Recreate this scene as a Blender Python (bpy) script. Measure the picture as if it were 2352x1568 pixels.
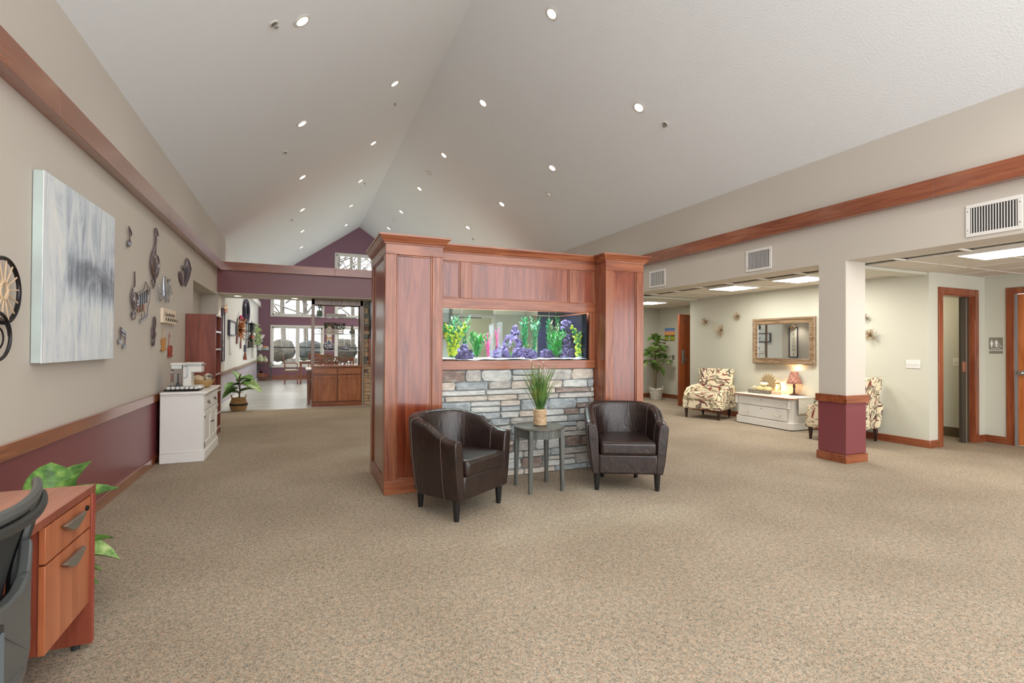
import bpy, bmesh, math, random
from math import sin, cos, pi, radians, sqrt, atan2
from mathutils import Vector, Matrix, noise
random.seed(7)
for _o in list(bpy.data.objects): bpy.data.objects.remove(_o, do_unlink=True)
scene = bpy.context.scene
COL = scene.collection

# ------------------------------------------------------------------ camera
FPX, CU, CV, CAMH = 1151.9, 1176.0, 784.0, 1.30
YAW, PITCH, ROLL = .3983, .00947, .00553
_F = Vector((sin(YAW)*cos(PITCH), cos(YAW)*cos(PITCH), sin(PITCH)))
_R = Vector((cos(YAW), -sin(YAW), 0)); _U = _R.cross(_F)
_R, _U = _R*cos(ROLL)+_U*sin(ROLL), _U*cos(ROLL)-_R*sin(ROLL)
EYE = Vector((0, 0, CAMH))
cam = bpy.data.cameras.new('camera'); camo = bpy.data.objects.new('camera', cam); COL.objects.link(camo)
cam.sensor_width = 36; cam.lens = FPX/2352*36; cam.clip_start = .05; cam.clip_end = 200
camo.matrix_world = Matrix(((_R.x, _U.x, -_F.x, 0), (_R.y, _U.y, -_F.y, 0), (_R.z, _U.z, -_F.z, CAMH), (0, 0, 0, 1)))
scene.camera = camo

# ------------------------------------------------------------------ world, exposure
w = bpy.data.worlds.new('overcast_sky'); scene.world = w; w.use_nodes = True
w.node_tree.nodes['Background'].inputs[0].default_value = (.97, .98, 1.0, 1)
w.node_tree.nodes['Background'].inputs[1].default_value = 2.8
scene.view_settings.view_transform = 'Standard'; scene.view_settings.look = 'None'
scene.view_settings.gamma = 1; scene.view_settings.use_curve_mapping = False
scene.view_settings.exposure = 0.6
try:
    scene.cycles.max_bounces = 6; scene.cycles.transparent_max_bounces = 12; scene.cycles.diffuse_bounces = 3; scene.cycles.glossy_bounces = 3; scene.cycles.caustics_reflective = False; scene.cycles.caustics_refractive = False; scene.cycles.use_adaptive_sampling = True; scene.cycles.adaptive_threshold = .035; scene.cycles.adaptive_min_samples = 16
except Exception: pass
POW_DOWN, POW_PANEL = 42.0, 22.0

# ------------------------------------------------------------------ pixel -> place (on a known plane)
def ray(u, v): return _F + _R*((u-CU)/FPX) + _U*((CV-v)/FPX)
def FL(u, v, z=0.0): d = ray(u, v); return EYE + d*((z-CAMH)/d.z)
def PX(u, v, x): d = ray(u, v); return EYE + d*(x/d.x)
def PY(u, v, y): d = ray(u, v); return EYE + d*(y/d.y)
def PN(u, v, p, n): d = ray(u, v); p, n = Vector(p), Vector(n); return EYE + d*((p-EYE).dot(n)/d.dot(n))
def crop(x0, y0, s): return lambda x, y: (x0+x/s, y0+y/s)

# ------------------------------------------------------------------ materials
def lin(c):
    return tuple(((x/255)/12.92 if x/255 <= .04045 else ((x/255+.055)/1.055)**2.4) for x in c)+(1,)
MATS = {}
def nt(name):
    m = bpy.data.materials.new(name); m.use_nodes = True; t = m.node_tree
    b = t.nodes['Principled BSDF']; MATS[name] = m
    return m, t, b
def N(t, typ, **kw):
    n = t.nodes.new(typ)
    for k, v in kw.items():
        if k.startswith('i_'):
            key = k[2:]; key = int(key) if key.isdigit() else key.replace('_', ' ')
            n.inputs[key].default_value = v
        else: setattr(n, k, v)
    return n
def coords(t, scale=(1, 1, 1), rot=(0, 0, 0)):
    c = N(t, 'ShaderNodeTexCoord'); m = N(t, 'ShaderNodeMapping')
    m.inputs['Scale'].default_value = scale; m.inputs['Rotation'].default_value = rot
    t.links.new(c.outputs['Object'], m.inputs['Vector']); return m.outputs['Vector']
def ramp(t, fac, stops, interp='LINEAR'):
    r = N(t, 'ShaderNodeValToRGB'); r.color_ramp.interpolation = interp
    e = r.color_ramp.elements
    while len(e) < len(stops): e.new(.5)
    for i, (p, c) in enumerate(stops): e[i].position = p; e[i].color = lin(c) if len(c) == 3 else c
    t.links.new(fac, r.inputs['Fac']); return r.outputs['Color']
def bumpn(t, b, h, strength, dist=.01):
    n = N(t, 'ShaderNodeBump'); n.inputs['Strength'].default_value = strength; n.inputs['Distance'].default_value = dist
    t.links.new(h, n.inputs['Height']); t.links.new(n.outputs['Normal'], b.inputs['Normal'])
def P(name, col, rough=.5, metal=0, spec=.5, coat=0, var=None, bump=None, emit=None):
    """plain paint-like material: col (0..255), var=(scale, col2, detail), bump=(scale, strength)"""
    if name in MATS: return MATS[name]
    m, t, b = nt(name)
    b.inputs['Base Color'].default_value = lin(col); b.inputs['Roughness'].default_value = rough
    b.inputs['Metallic'].default_value = metal; b.inputs['Specular IOR Level'].default_value = spec
    b.inputs['Coat Weight'].default_value = coat; b.inputs['Coat Roughness'].default_value = .12
    if var:
        n = N(t, 'ShaderNodeTexNoise', i_Scale=var[0], i_Detail=4.0); t.links.new(coords(t), n.inputs['Vector'])
        t.links.new(ramp(t, n.outputs['Fac'], [(.35, col), (.65, var[1])]), b.inputs['Base Color'])
    if bump:
        n = N(t, 'ShaderNodeTexNoise', i_Scale=bump[0], i_Detail=3.0); t.links.new(coords(t), n.inputs['Vector'])
        bumpn(t, b, n.outputs['Fac'], bump[1])
    if emit:
        b.inputs['Emission Color'].default_value = lin(emit[0]); b.inputs['Emission Strength'].default_value = emit[1]
    return m
def wood(name, dark, mid, light, axis='z', rough=.28, coat=.35, fine=1.0):
    if name in MATS: return MATS[name]
    m, t, b = nt(name); k = {'x': 0, 'y': 1, 'z': 2}[axis]
    s = [14*fine]*3; s[k] = 1.1*fine
    n = N(t, 'ShaderNodeTexNoise', i_Scale=1.0, i_Detail=7.0, i_Roughness=.62, i_Distortion=1.2)
    t.links.new(coords(t, s), n.inputs['Vector'])
    s2 = [90*fine]*3; s2[k] = 3*fine
    n2 = N(t, 'ShaderNodeTexNoise', i_Scale=1.0, i_Detail=2.0); t.links.new(coords(t, s2), n2.inputs['Vector'])
    mx = N(t, 'ShaderNodeMath', operation='MULTIPLY_ADD'); mx.inputs[1].default_value = .28
    t.links.new(n2.outputs['Fac'], mx.inputs[0]); t.links.new(n.outputs['Fac'], mx.inputs[2])
    t.links.new(ramp(t, mx.outputs[0], [(.46, dark), (.62, mid), (.82, light)]), b.inputs['Base Color'])
    b.inputs['Roughness'].default_value = rough; b.inputs['Coat Weight'].default_value = coat; b.inputs['Coat Roughness'].default_value = .15
    bumpn(t, b, n2.outputs['Fac'], .06, .002)
    return m
CH = ((106, 50, 28), (138, 76, 46), (162, 100, 66))
for ax in 'xyz': wood('cherry_'+ax, *CH, axis=ax)
CHX, CHY, CHZ = MATS['cherry_x'], MATS['cherry_y'], MATS['cherry_z']
PANEL_W = wood('cherry_panel', (96, 40, 22), (124, 56, 32), (144, 78, 50), 'z', .2, .6)
TRIMX = wood('trim_wood_x', (110, 52, 28), (138, 72, 42), (158, 92, 58), 'x', .25, .6)
TRIMY = wood('trim_wood_y', (110, 52, 28), (138, 72, 42), (158, 92, 58), 'y', .2, 1.0)
TRIMZ = wood('trim_wood_z', (110, 52, 28), (138, 72, 42), (158, 92, 58), 'z', .3, .3)
HUTX = wood('maple_x', (140, 78, 42), (168, 100, 58), (190, 124, 78), 'x', .35, .2)
HUTZ = wood('maple_z', (140, 78, 42), (168, 100, 58), (190, 124, 78), 'z', .35, .2)
LAMZ = wood('laminate_cherry_z', (98, 44, 32), (128, 60, 42), (148, 78, 58), 'z', .3, .15, .7)
LAMY = wood('laminate_cherry_y', (146, 84, 62), (166, 102, 78), (184, 122, 98), 'y', .3, .15, .7)
DESKZ = wood('desk_cherry_z', (146, 78, 48), (168, 96, 60), (184, 112, 76), 'z', .32, .1, .6)
GREYW = wood('grey_stained_wood', (62, 60, 54), (84, 82, 74), (106, 102, 92), 'y', .42, 0)
GREYZ = wood('grey_stained_wood_z', (54, 56, 54), (78, 80, 76), (104, 104, 98), 'z', .42, 0)
ESPR = P('espresso_wood', (48, 26, 18), .35)
LEGBLK = P('black_leg', (22, 22, 22), .38)
WALL = P('wall_paint_greige', (200, 192, 180), .6)
WALLG = P('wall_paint_sage', (206, 205, 190), .6)
WALLD = P('wall_paint_dining', (230, 230, 224), .6)
MAROON = P('maroon_paint', (124, 64, 69), .3)
PLUM = P('plum_paint', (138, 100, 116), .5)
LILAC = P('dining_wainscot', (186, 180, 190), .4)
CEILM = P('ceiling_texture', (234, 238, 240), .8, bump=(55, .25))
TILE = P('acoustic_tile', (216, 210, 198), .9)
GRIDM = P('ceiling_grid_metal', (224, 220, 210), .5)
WHITE = P('white_paint', (232, 230, 224), .4)
WHITEM = P('white_metal', (226, 222, 216), .35)
IVORY = P('ivory_paint', (236, 230, 214), .42, var=(6, (224, 216, 200)))
BLACK = P('black_metal', (26, 24, 26), .35, .3)
DARKP = P('black_plastic', (44, 46, 44), .42)
DARKG = P('dark_grey_plastic', (78, 80, 78), .4)
CHROME = P('brushed_nickel', (176, 178, 176), .28, .9)
BRASS = P('antique_brass', (150, 118, 74), .35, .8)
GALV = P('dark_steel_art', (122, 110, 114), .3, .7)
SILVER = P('silver_wire', (176, 182, 190), .25, .85)
GREENL = None
def carpet():
    m, t, b = nt('speckled_carpet')
    v = N(t, 'ShaderNodeTexVoronoi', i_Scale=210.0); t.links.new(coords(t), v.inputs['Vector'])
    sep = N(t, 'ShaderNodeSeparateColor'); t.links.new(v.outputs['Color'], sep.inputs[0])
    c1 = ramp(t, sep.outputs[0], [(0, (92, 88, 78)), (.16, (130, 128, 114)), (.34, (174, 157, 136)), (.56, (190, 172, 150)), (.74, (174, 134, 106)), (.88, (148, 148, 138))], 'CONSTANT')
    n = N(t, 'ShaderNodeTexNoise', i_Scale=42.0, i_Detail=1.0); t.links.new(coords(t), n.inputs['Vector'])
    c2 = ramp(t, n.outputs['Fac'], [(.3, (124, 120, 108)), (.7, (180, 163, 142))])
    n3 = N(t, 'ShaderNodeTexNoise', i_Scale=1.3, i_Detail=1.0); t.links.new(coords(t), n3.inputs['Vector'])
    mx = N(t, 'ShaderNodeMix', data_type='RGBA'); mx.inputs['Factor'].default_value = .4
    t.links.new(c1, mx.inputs['A']); t.links.new(c2, mx.inputs['B'])
    m2 = N(t, 'ShaderNodeMix', data_type='RGBA', blend_type='MULTIPLY'); m2.inputs['Factor'].default_value = .5
    t.links.new(mx.outputs['Result'], m2.inputs['A']); t.links.new(ramp(t, n3.outputs['Fac'], [(.35, (226, 224, 220)), (.65, (255, 255, 255))]), m2.inputs['B'])
    t.links.new(m2.outputs['Result'], b.inputs['Base Color']); b.inputs['Roughness'].default_value = .95; b.inputs['Specular IOR Level'].default_value = .1
    return m
CARPET = carpet()
def vinyl():
    m, t, b = nt('vinyl_plank')
    br = N(t, 'ShaderNodeTexBrick', i_Scale=1.0); br.inputs['Brick Width'].default_value = 1.1; br.inputs['Row Height'].default_value = .16
    br.inputs['Mortar Size'].default_value = .002; br.inputs['Color1'].default_value = lin((196, 196, 190)); br.inputs['Color2'].default_value = lin((176, 177, 172)); br.inputs['Mortar'].default_value = lin((140, 140, 136))
    t.links.new(coords(t), br.inputs['Vector'])
    n = N(t, 'ShaderNodeTexNoise', i_Scale=1.0, i_Detail=5.0); t.links.new(coords(t, (2.2, 26, 1)), n.inputs['Vector'])
    mx = N(t, 'ShaderNodeMix', data_type='RGBA', blend_type='MULTIPLY'); mx.inputs['Factor'].default_value = .8
    t.links.new(br.outputs['Color'], mx.inputs['A']); t.links.new(ramp(t, n.outputs['Fac'], [(.3, (196, 198, 196)), (.7, (255, 255, 255))]), mx.inputs['B'])
    t.links.new(mx.outputs['Result'], b.inputs['Base Color']); b.inputs['Roughness'].default_value = .3; return m
VINYL = vinyl()
def leather():
    m, t, b = nt('brown_leather')
    n = N(t, 'ShaderNodeTexNoise', i_Scale=9.0, i_Detail=4.0); t.links.new(coords(t), n.inputs['Vector'])
    t.links.new(ramp(t, n.outputs['Fac'], [(.3, (30, 19, 16)), (.7, (44, 29, 24))]), b.inputs['Base Color'])
    b.inputs['Roughness'].default_value = .33; b.inputs['Specular IOR Level'].default_value = .6
    v = N(t, 'ShaderNodeTexVoronoi', i_Scale=260.0); t.links.new(coords(t), v.inputs['Vector'])
    n2 = N(t, 'ShaderNodeTexNoise', i_Scale=14.0, i_Detail=2.0, i_Distortion=1.5); t.links.new(coords(t, (1.6, 1.6, .5)), n2.inputs['Vector'])
    a = N(t, 'ShaderNodeMath', operation='MULTIPLY_ADD'); a.inputs[1].default_value = .06
    t.links.new(v.outputs['Distance'], a.inputs[0]); t.links.new(n2.outputs['Fac'], a.inputs[2])
    bumpn(t, b, a.outputs[0], .35, .012); return m
LEATHER = leather()
SEAM = P('leather_seam', (92, 74, 66), .45)
def leafprint():
    m, t, b = nt('leaf_print_fabric'); last = lin((232, 218, 186)); src = None
    co = coords(t)
    for i, (sc, off, cols) in enumerate(((7.5, (0, 0, 0), [(0, (126, 48, 44)), (.35, (150, 140, 112)), (.65, (96, 66, 60)), (.85, (176, 168, 138))]),
                                         (8.2, (3.3, 1.7, 9.1), [(0, (104, 92, 88)), (.4, (142, 60, 50)), (.7, (168, 158, 128))]),
                                         (7.8, (7.3, 5.1, 2.1), [(0, (150, 142, 110)), (.35, (92, 70, 70)), (.7, (136, 56, 50))]),
                                         (9.0, (1.1, 8.1, 4.4), [(0, (128, 118, 92)), (.4, (112, 60, 56)), (.75, (168, 158, 128))]), (8.6, (5.9, 2.2, 6.6), [(0, (106, 84, 78)), (.5, (156, 148, 118))]))):
        mp = N(t, 'ShaderNodeMapping'); mp.inputs['Location'].default_value = off; mp.inputs['Scale'].default_value = (sc, sc, sc); t.links.new(co, mp.inputs['Vector'])
        v = N(t, 'ShaderNodeTexVoronoi', i_Scale=1.0); t.links.new(mp.outputs['Vector'], v.inputs['Vector'])
        sub = N(t, 'ShaderNodeVectorMath', operation='SUBTRACT'); t.links.new(mp.outputs['Vector'], sub.inputs[0]); t.links.new(v.outputs['Position'], sub.inputs[1])
        ang = N(t, 'ShaderNodeVectorMath', operation='SCALE'); ang.inputs['Scale'].default_value = 12.0; t.links.new(v.outputs['Color'], ang.inputs[0])
        rt = N(t, 'ShaderNodeVectorRotate', rotation_type='EULER_XYZ'); t.links.new(sub.outputs[0], rt.inputs['Vector']); t.links.new(ang.outputs[0], rt.inputs['Rotation'])
        el = N(t, 'ShaderNodeVectorMath', operation='MULTIPLY'); el.inputs[1].default_value = (1.0, 7.0, 1.0); t.links.new(rt.outputs[0], el.inputs[0])
        ln = N(t, 'ShaderNodeVectorMath', operation='LENGTH'); t.links.new(el.outputs[0], ln.inputs[0])
        lt = N(t, 'ShaderNodeMath', operation='LESS_THAN'); lt.inputs[1].default_value = .58; t.links.new(ln.outputs['Value'], lt.inputs[0])
        sp = N(t, 'ShaderNodeSeparateColor'); t.links.new(v.outputs['Color'], sp.inputs[0])
        cc = ramp(t, sp.outputs[2], cols, 'CONSTANT')
        mx = N(t, 'ShaderNodeMix', data_type='RGBA'); t.links.new(lt.outputs[0], mx.inputs['Factor']); t.links.new(cc, mx.inputs['B'])
        if src: t.links.new(src, mx.inputs['A'])
        else: mx.inputs['A'].default_value = last
        src = mx.outputs['Result']
    t.links.new(src, b.inputs['Base Color']); b.inputs['Roughness'].default_value = .9; return m
LEAFFAB = leafprint()
def glassm(name, tint=(255, 255, 255), gl=.08, rough=0.0):
    m, t, b = nt(name); t.nodes.remove(b)
    tr = N(t, 'ShaderNodeBsdfTransparent'); tr.inputs[0].default_value = lin(tint)
    g = N(t, 'ShaderNodeBsdfGlossy'); g.inputs['Roughness'].default_value = rough
    fr = N(t, 'ShaderNodeFresnel'); fr.inputs[0].default_value = 1.3
    ad = N(t, 'ShaderNodeMath', operation='MULTIPLY'); ad.inputs[1].default_value = gl/.04*.5; t.links.new(fr.outputs[0], ad.inputs[0])
    mx = N(t, 'ShaderNodeMixShader'); t.links.new(ad.outputs[0], mx.inputs[0]); t.links.new(tr.outputs[0], mx.inputs[1]); t.links.new(g.outputs[0], mx.inputs[2])
    t.links.new(mx.outputs[0], t.nodes['Material Output'].inputs['Surface']); return m
GLASS = glassm('window_glass', (248, 250, 250), .05)
TANKG = glassm('tank_glass', (250, 254, 252), .03)
ACRYL = glassm('clear_acrylic', (244, 246, 250), .06)
WATER = glassm('tank_water', (240, 250, 248), .08)
for _n in WATER.node_tree.nodes:
    if _n.type == 'FRESNEL': _n.inputs[0].default_value = 1.33
JARG = glassm('jar_glass', (236, 228, 214), .15)
MIRROR = P('mirror_silver', (236, 238, 236), .02, 1.0)
def stonem(name, cols, sc=9):
    m, t, b = nt(name)
    n = N(t, 'ShaderNodeTexNoise', i_Scale=float(sc), i_Detail=8.0, i_Roughness=.65); t.links.new(coords(t, (1, 1, 2.2)), n.inputs['Vector'])
    t.links.new(ramp(t, n.outputs['Fac'], [(.32, cols[0]), (.5, cols[1]), (.68, cols[2])]), b.inputs['Base Color'])
    b.inputs['Roughness'].default_value = .85
    n2 = N(t, 'ShaderNodeTexNoise', i_Scale=24.0, i_Detail=6.0); t.links.new(coords(t, (1, 1, 2.5)), n2.inputs['Vector'])
    bumpn(t, b, n2.outputs['Fac'], .7, .012); return m
ST = [stonem('ledge_stone_pale', ((164, 168, 166), (198, 200, 196), (214, 214, 208))),
      stonem('ledge_stone_grey', ((128, 136, 140), (164, 172, 174), (192, 196, 194))),
      stonem('ledge_stone_warm', ((162, 154, 144), (198, 188, 174), (212, 208, 198))),
      stonem('ledge_stone_brown', ((108, 94, 88), (144, 126, 116), (172, 162, 154))),
      stonem('ledge_stone_mixed', ((142, 138, 134), (180, 178, 172), (204, 200, 190)))]
STB = [stonem('column_stone_tan', ((150, 120, 92), (196, 164, 130), (214, 190, 160))), stonem('column_stone_grey', ((84, 86, 80), (120, 124, 116), (150, 150, 142))), stonem('column_stone_brown', ((80, 58, 48), (118, 90, 74), (150, 120, 100)))]
GROUT = P('stone_mortar', (142, 148, 148), .9, bump=(60, .4))
LEAFM = {}
def leafmat(name, c1, c2, c3):
    m, t, b = nt(name)
    n = N(t, 'ShaderNodeTexNoise', i_Scale=7.0, i_Detail=3.0); t.links.new(coords(t), n.inputs['Vector'])
    t.links.new(ramp(t, n.outputs['Fac'], [(.3, c1), (.5, c2), (.7, c3)]), b.inputs['Base Color'])
    b.inputs['Roughness'].default_value = .38; return m
FIDDLE = leafmat('fiddle_leaf_green', (52, 84, 34), (84, 126, 52), (126, 160, 76))
FIDDLE2 = leafmat('pale_leaf_green', (92, 128, 66), (140, 168, 96), (176, 190, 132))
GRASSM = leafmat('ornamental_grass', (58, 96, 52), (104, 140, 70), (150, 150, 70))
BUSH = leafmat('boxwood_green', (24, 58, 34), (50, 92, 48), (110, 140, 70))
def tankleaf(name, lo, hi, e):
    """gradient by height inside one plant (tips are a different plastic colour)"""
    m, t, b = nt(name)
    a = N(t, 'ShaderNodeAttribute', attribute_name='tip')
    t.links.new(ramp(t, a.outputs['Fac'], [(.0, lo), (.45, lo), (1.0, hi)]), b.inputs['Base Color'])
    b.inputs['Roughness'].default_value = .4; return m
TK = {'yellow': tankleaf('tank_plant_lime', (34, 140, 62), (214, 222, 40), 0), 'bright': tankleaf('tank_plant_green', (0, 140, 40), (60, 214, 60), 0),
      'dark': tankleaf('tank_plant_deep', (26, 128, 78), (70, 196, 116), 0), 'pink': tankleaf('tank_plant_pink', (190, 40, 110), (220, 90, 190), 0),
      'red': tankleaf('tank_plant_red', (60, 130, 60), (190, 60, 90), 0), 'orange': tankleaf('tank_plant_orange', (90, 150, 80), (226, 160, 60), 0)}
PURP = stonem('purple_lava_rock', ((30, 22, 46), (80, 64, 112), (144, 126, 176)), 34)
SAND = P('white_sand', (232, 226, 240), .9, bump=(180, .3))
WICKER = wood('white_wicker', (170, 164, 152), (206, 200, 188), (226, 222, 212), 'x', .7, 0, 2.5)
SEAGRASS = wood('seagrass_weave', (150, 112, 66), (182, 144, 92), (206, 172, 120), 'x', .75, 0, 2.5)
ROPE = wood('rope', (150, 122, 92), (188, 160, 126), (210, 186, 154), 'x', .85, 0, 4)
SOIL = P('potting_soil', (78, 66, 50), .95, bump=(80, .6))
TRUNK = P('plant_stem', (116, 96, 66), .8, var=(30, (86, 70, 48)))

# ------------------------------------------------------------------ mesh helpers
class MB:
    def __init__(s): s.v = []; s.f = []; s.tip = None
    def add(s, vs, fs):
        o = len(s.v); s.v += [Vector(p) for p in vs]; s.f += [tuple(i+o for i in q) for q in fs]; return s
    def box(s, x0, x1, y0, y1, z0, z1):
        return s.add([(x, y, z) for z in (z0, z1) for y in (y0, y1) for x in (x0, x1)],
                     [(0, 2, 3, 1), (4, 5, 7, 6), (0, 1, 5, 4), (2, 6, 7, 3), (0, 4, 6, 2), (1, 3, 7, 5)])
    def hexa(s, b, t):   # two quads (same winding seen from above): bottom, top
        return s.add(list(b)+list(t), [(3, 2, 1, 0), (4, 5, 6, 7), (0, 1, 5, 4), (1, 2, 6, 5), (2, 3, 7, 6), (3, 0, 4, 7)])
    def lathe(s, prof, c=(0, 0, 0), n=20, cap=True, rx=1, ry=1):
        vs = [(c[0]+r*cos(2*pi*i/n)*rx, c[1]+r*sin(2*pi*i/n)*ry, c[2]+z) for r, z in prof for i in range(n)]
        fs = [(j*n+i, j*n+(i+1) % n, (j+1)*n+(i+1) % n, (j+1)*n+i) for j in range(len(prof)-1) for i in range(n)]
        if cap: fs += [tuple(range(n))[::-1], tuple(range((len(prof)-1)*n, len(prof)*n))]
        return s.add(vs, fs)
    def tube(s, pts, r, n=6, closed=False):
        pts = [Vector(p) for p in pts]; m = len(pts)
        if m < 2: return s
        rr = r if isinstance(r, (list, tuple)) else [r]*m
        vs = []; up = None
        for i, p in enumerate(pts):
            a = pts[(i-1) % m] if (closed or i > 0) else p; b = pts[(i+1) % m] if (closed or i < m-1) else p
            d = (b-a)
            d = d.normalized() if d.length > 1e-9 else Vector((0, 0, 1))
            if up is None: up = d.orthogonal().normalized()
            up = (up-d*up.dot(d)); up = up.normalized() if up.length > 1e-6 else d.orthogonal().normalized()
            sd = d.cross(up)
            vs += [p+(up*cos(2*pi*k/n)+sd*sin(2*pi*k/n))*rr[i] for k in range(n)]
        L = m if closed else m-1
        fs = [(i*n+k, i*n+(k+1) % n, ((i+1) % m)*n+(k+1) % n, ((i+1) % m)*n+k) for i in range(L) for k in range(n)]
        if not closed: fs += [tuple(range(n))[::-1], tuple(range((m-1)*n, m*n))]
        return s.add(vs, fs)
    def ell(s, c, rx, ry=None, rz=None, nu=14, nv=9):
        ry = rx if ry is None else ry; rz = rx if rz is None else rz
        vs = [(c[0], c[1], c[2]-rz)]
        for j in range(1, nv):
            a = -pi/2+pi*j/nv
            vs += [(c[0]+rx*cos(a)*cos(2*pi*i/nu), c[1]+ry*cos(a)*sin(2*pi*i/nu), c[2]+rz*sin(a)) for i in range(nu)]
        vs.append((c[0], c[1], c[2]+rz)); e = len(vs)-1
        fs = [(0, 1+(i+1) % nu, 1+i) for i in range(nu)]
        for j in range(nv-2): fs += [(1+j*nu+i, 1+j*nu+(i+1) % nu, 1+(j+1)*nu+(i+1) % nu, 1+(j+1)*nu+i) for i in range(nu)]
        fs += [(1+(nv-2)*nu+i, 1+(nv-2)*nu+(i+1) % nu, e) for i in range(nu)]
        return s.add(vs, fs)
    def prism(s, poly, off):   # closed polygon of 3-D points, extruded by the vector off
        n = len(poly); off = Vector(off); vs = [Vector(p) for p in poly]; vs += [p+off for p in vs]
        return s.add(vs, [tuple(range(n))[::-1], tuple(range(n, 2*n))]+[(i, (i+1) % n, n+(i+1) % n, n+i) for i in range(n)])
    def grid(s, fn, nu, nv, closeu=False):
        vs = [fn(i/(nu if closeu else nu-1), j/(nv-1)) for j in range(nv) for i in range(nu)]
        L = nu if closeu else nu-1
        return s.add(vs, [(j*nu+i, j*nu+(i+1) % nu, (j+1)*nu+(i+1) % nu, (j+1)*nu+i) for j in range(nv-1) for i in range(L)])
    def xf(s, M):
        s.v = [M @ p for p in s.v]; return s
    def mesh(s, name, smooth=True, ang=35):
        me = bpy.data.meshes.new(name); me.from_pydata([tuple(p) for p in s.v], [], s.f); me.update()
        bm = bmesh.new(); bm.from_mesh(me); bmesh.ops.recalc_face_normals(bm, faces=bm.faces[:]); bm.to_mesh(me); bm.free()
        if s.tip is not None:
            at = me.attributes.new('tip', 'FLOAT', 'POINT'); at.data.foreach_set('value', s.tip)
        if smooth:
            me.polygons.foreach_set('use_smooth', [True]*len(me.polygons)); me.set_sharp_from_angle(angle=radians(ang))
        return me
def bx(*a): return MB().box(*a)
def obj(name, mb, mat, parent=None, bev=0, solid=0, sub=0, smooth=True, ang=35, loc=None, rot=None, seg=2, world=False):
    """one mesh object; world=True: the mesh is in world coordinates and the parent is an unrotated Empty"""
    if world and parent is not None:
        off = parent.location.copy() if parent.parent is None else parent.parent.location.copy()
        mb.v = [p-off for p in mb.v]
    me = mb.mesh(name, smooth, ang) if isinstance(mb, MB) else mb
    if mat is not None and not me.materials: me.materials.append(mat)
    o = bpy.data.objects.new(name, me); COL.objects.link(o)
    if parent: o.parent = parent
    if loc is not None: o.location = loc
    if rot is not None: o.rotation_euler = rot
    if solid:
        md = o.modifiers.new('thick', 'SOLIDIFY'); md.thickness = solid; md.offset = 0
    if bev:
        md = o.modifiers.new('bevel', 'BEVEL'); md.width = bev; md.segments = seg; md.limit_method = 'ANGLE'; md.angle_limit = radians(40)
    if sub:
        md = o.modifiers.new('sub', 'SUBSURF'); md.levels = sub; md.render_levels = sub
    return o
def tag(o, label, cat, group=None, kind=None):
    o['label'] = label
    if cat: o['category'] = cat
    if group: o['group'] = group
    if kind: o['kind'] = kind
    return o
def thing(name, label, cat, loc=(0, 0, 0), rz=0, group=None):
    o = bpy.data.objects.new(name, None); COL.objects.link(o); o.location = loc; o.rotation_euler = (0, 0, rz); o.empty_display_size = .1
    return tag(o, label, cat, group)
def struct(name, mb, mat, label, parent=None, bev=0, **kw):
    o = obj(name, mb, mat, parent, bev=bev, **kw)
    if parent is None: tag(o, label, None, kind='structure')
    return o
def sempty(name, label, loc=(0, 0, 0)):
    o = bpy.data.objects.new(name, None); COL.objects.link(o); o.location = loc; o['label'] = label; o['kind'] = 'structure'; return o
def dup(root, loc, rz=None, label=None, group=None):
    def cp(o, par):
        c = o.copy(); COL.objects.link(c); c.parent = par
        for ch in list(o.children): cp(ch, c)
        return c
    r = cp(root, None); r.location = loc
    if rz is not None: r.rotation_euler = (0, 0, rz)
    if label: r['label'] = label
    if group: r['group'] = group
    return r
def arc(c, r, a0, a1, n=10, ry=None):
    ry = r if ry is None else ry
    return [(c[0]+r*cos(radians(a0+(a1-a0)*i/n)), c[1]+ry*sin(radians(a0+(a1-a0)*i/n))) for i in range(n+1)]
def smoothpath(pts, k=4):
    """Catmull-Rom through 2-D or 3-D points"""
    P_ = [Vector(p) for p in pts]; out = []
    for i in range(len(P_)-1):
        a = P_[max(i-1, 0)]; b = P_[i]; c = P_[i+1]; d = P_[min(i+2, len(P_)-1)]
        for j in range(k):
            t = j/k; out.append(.5*((2*b)+(c-a)*t+(2*a-5*b+4*c-d)*t*t+(3*b-a-3*c+d)*t**3))
    out.append(P_[-1]); return out
def text(name, body, size, mat, parent, M, depth=.002, shear=0, align='CENTER', bold=0, sx=1.0):
    cu = bpy.data.curves.new(name, 'FONT'); cu.body = body; cu.size = size; cu.extrude = depth/2; cu.align_x = align; cu.align_y = 'CENTER'; cu.shear = shear; cu.offset = bold; cu.resolution_u = 3
    to = bpy.data.objects.new(name+'_tmp', cu); COL.objects.link(to)
    dg = bpy.context.evaluated_depsgraph_get(); me = bpy.data.meshes.new_from_object(to.evaluated_get(dg))
    bpy.data.objects.remove(to); me.name = name
    me.transform(M @ Matrix.Diagonal((sx, 1, 1, 1))); me.materials.clear(); me.materials.append(mat)
    o = bpy.data.objects.new(name, me); COL.objects.link(o); o.parent = parent; return o
def frame_matrix(o, xa, ya):   # text plane: origin, x direction, y direction
    xa, ya = Vector(xa).normalized(), Vector(ya).normalized(); za = xa.cross(ya); o = Vector(o)
    return Matrix(((xa.x, ya.x, za.x, o.x), (xa.y, ya.y, za.y, o.y), (xa.z, ya.z, za.z, o.z), (0, 0, 0, 1)))

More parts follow.
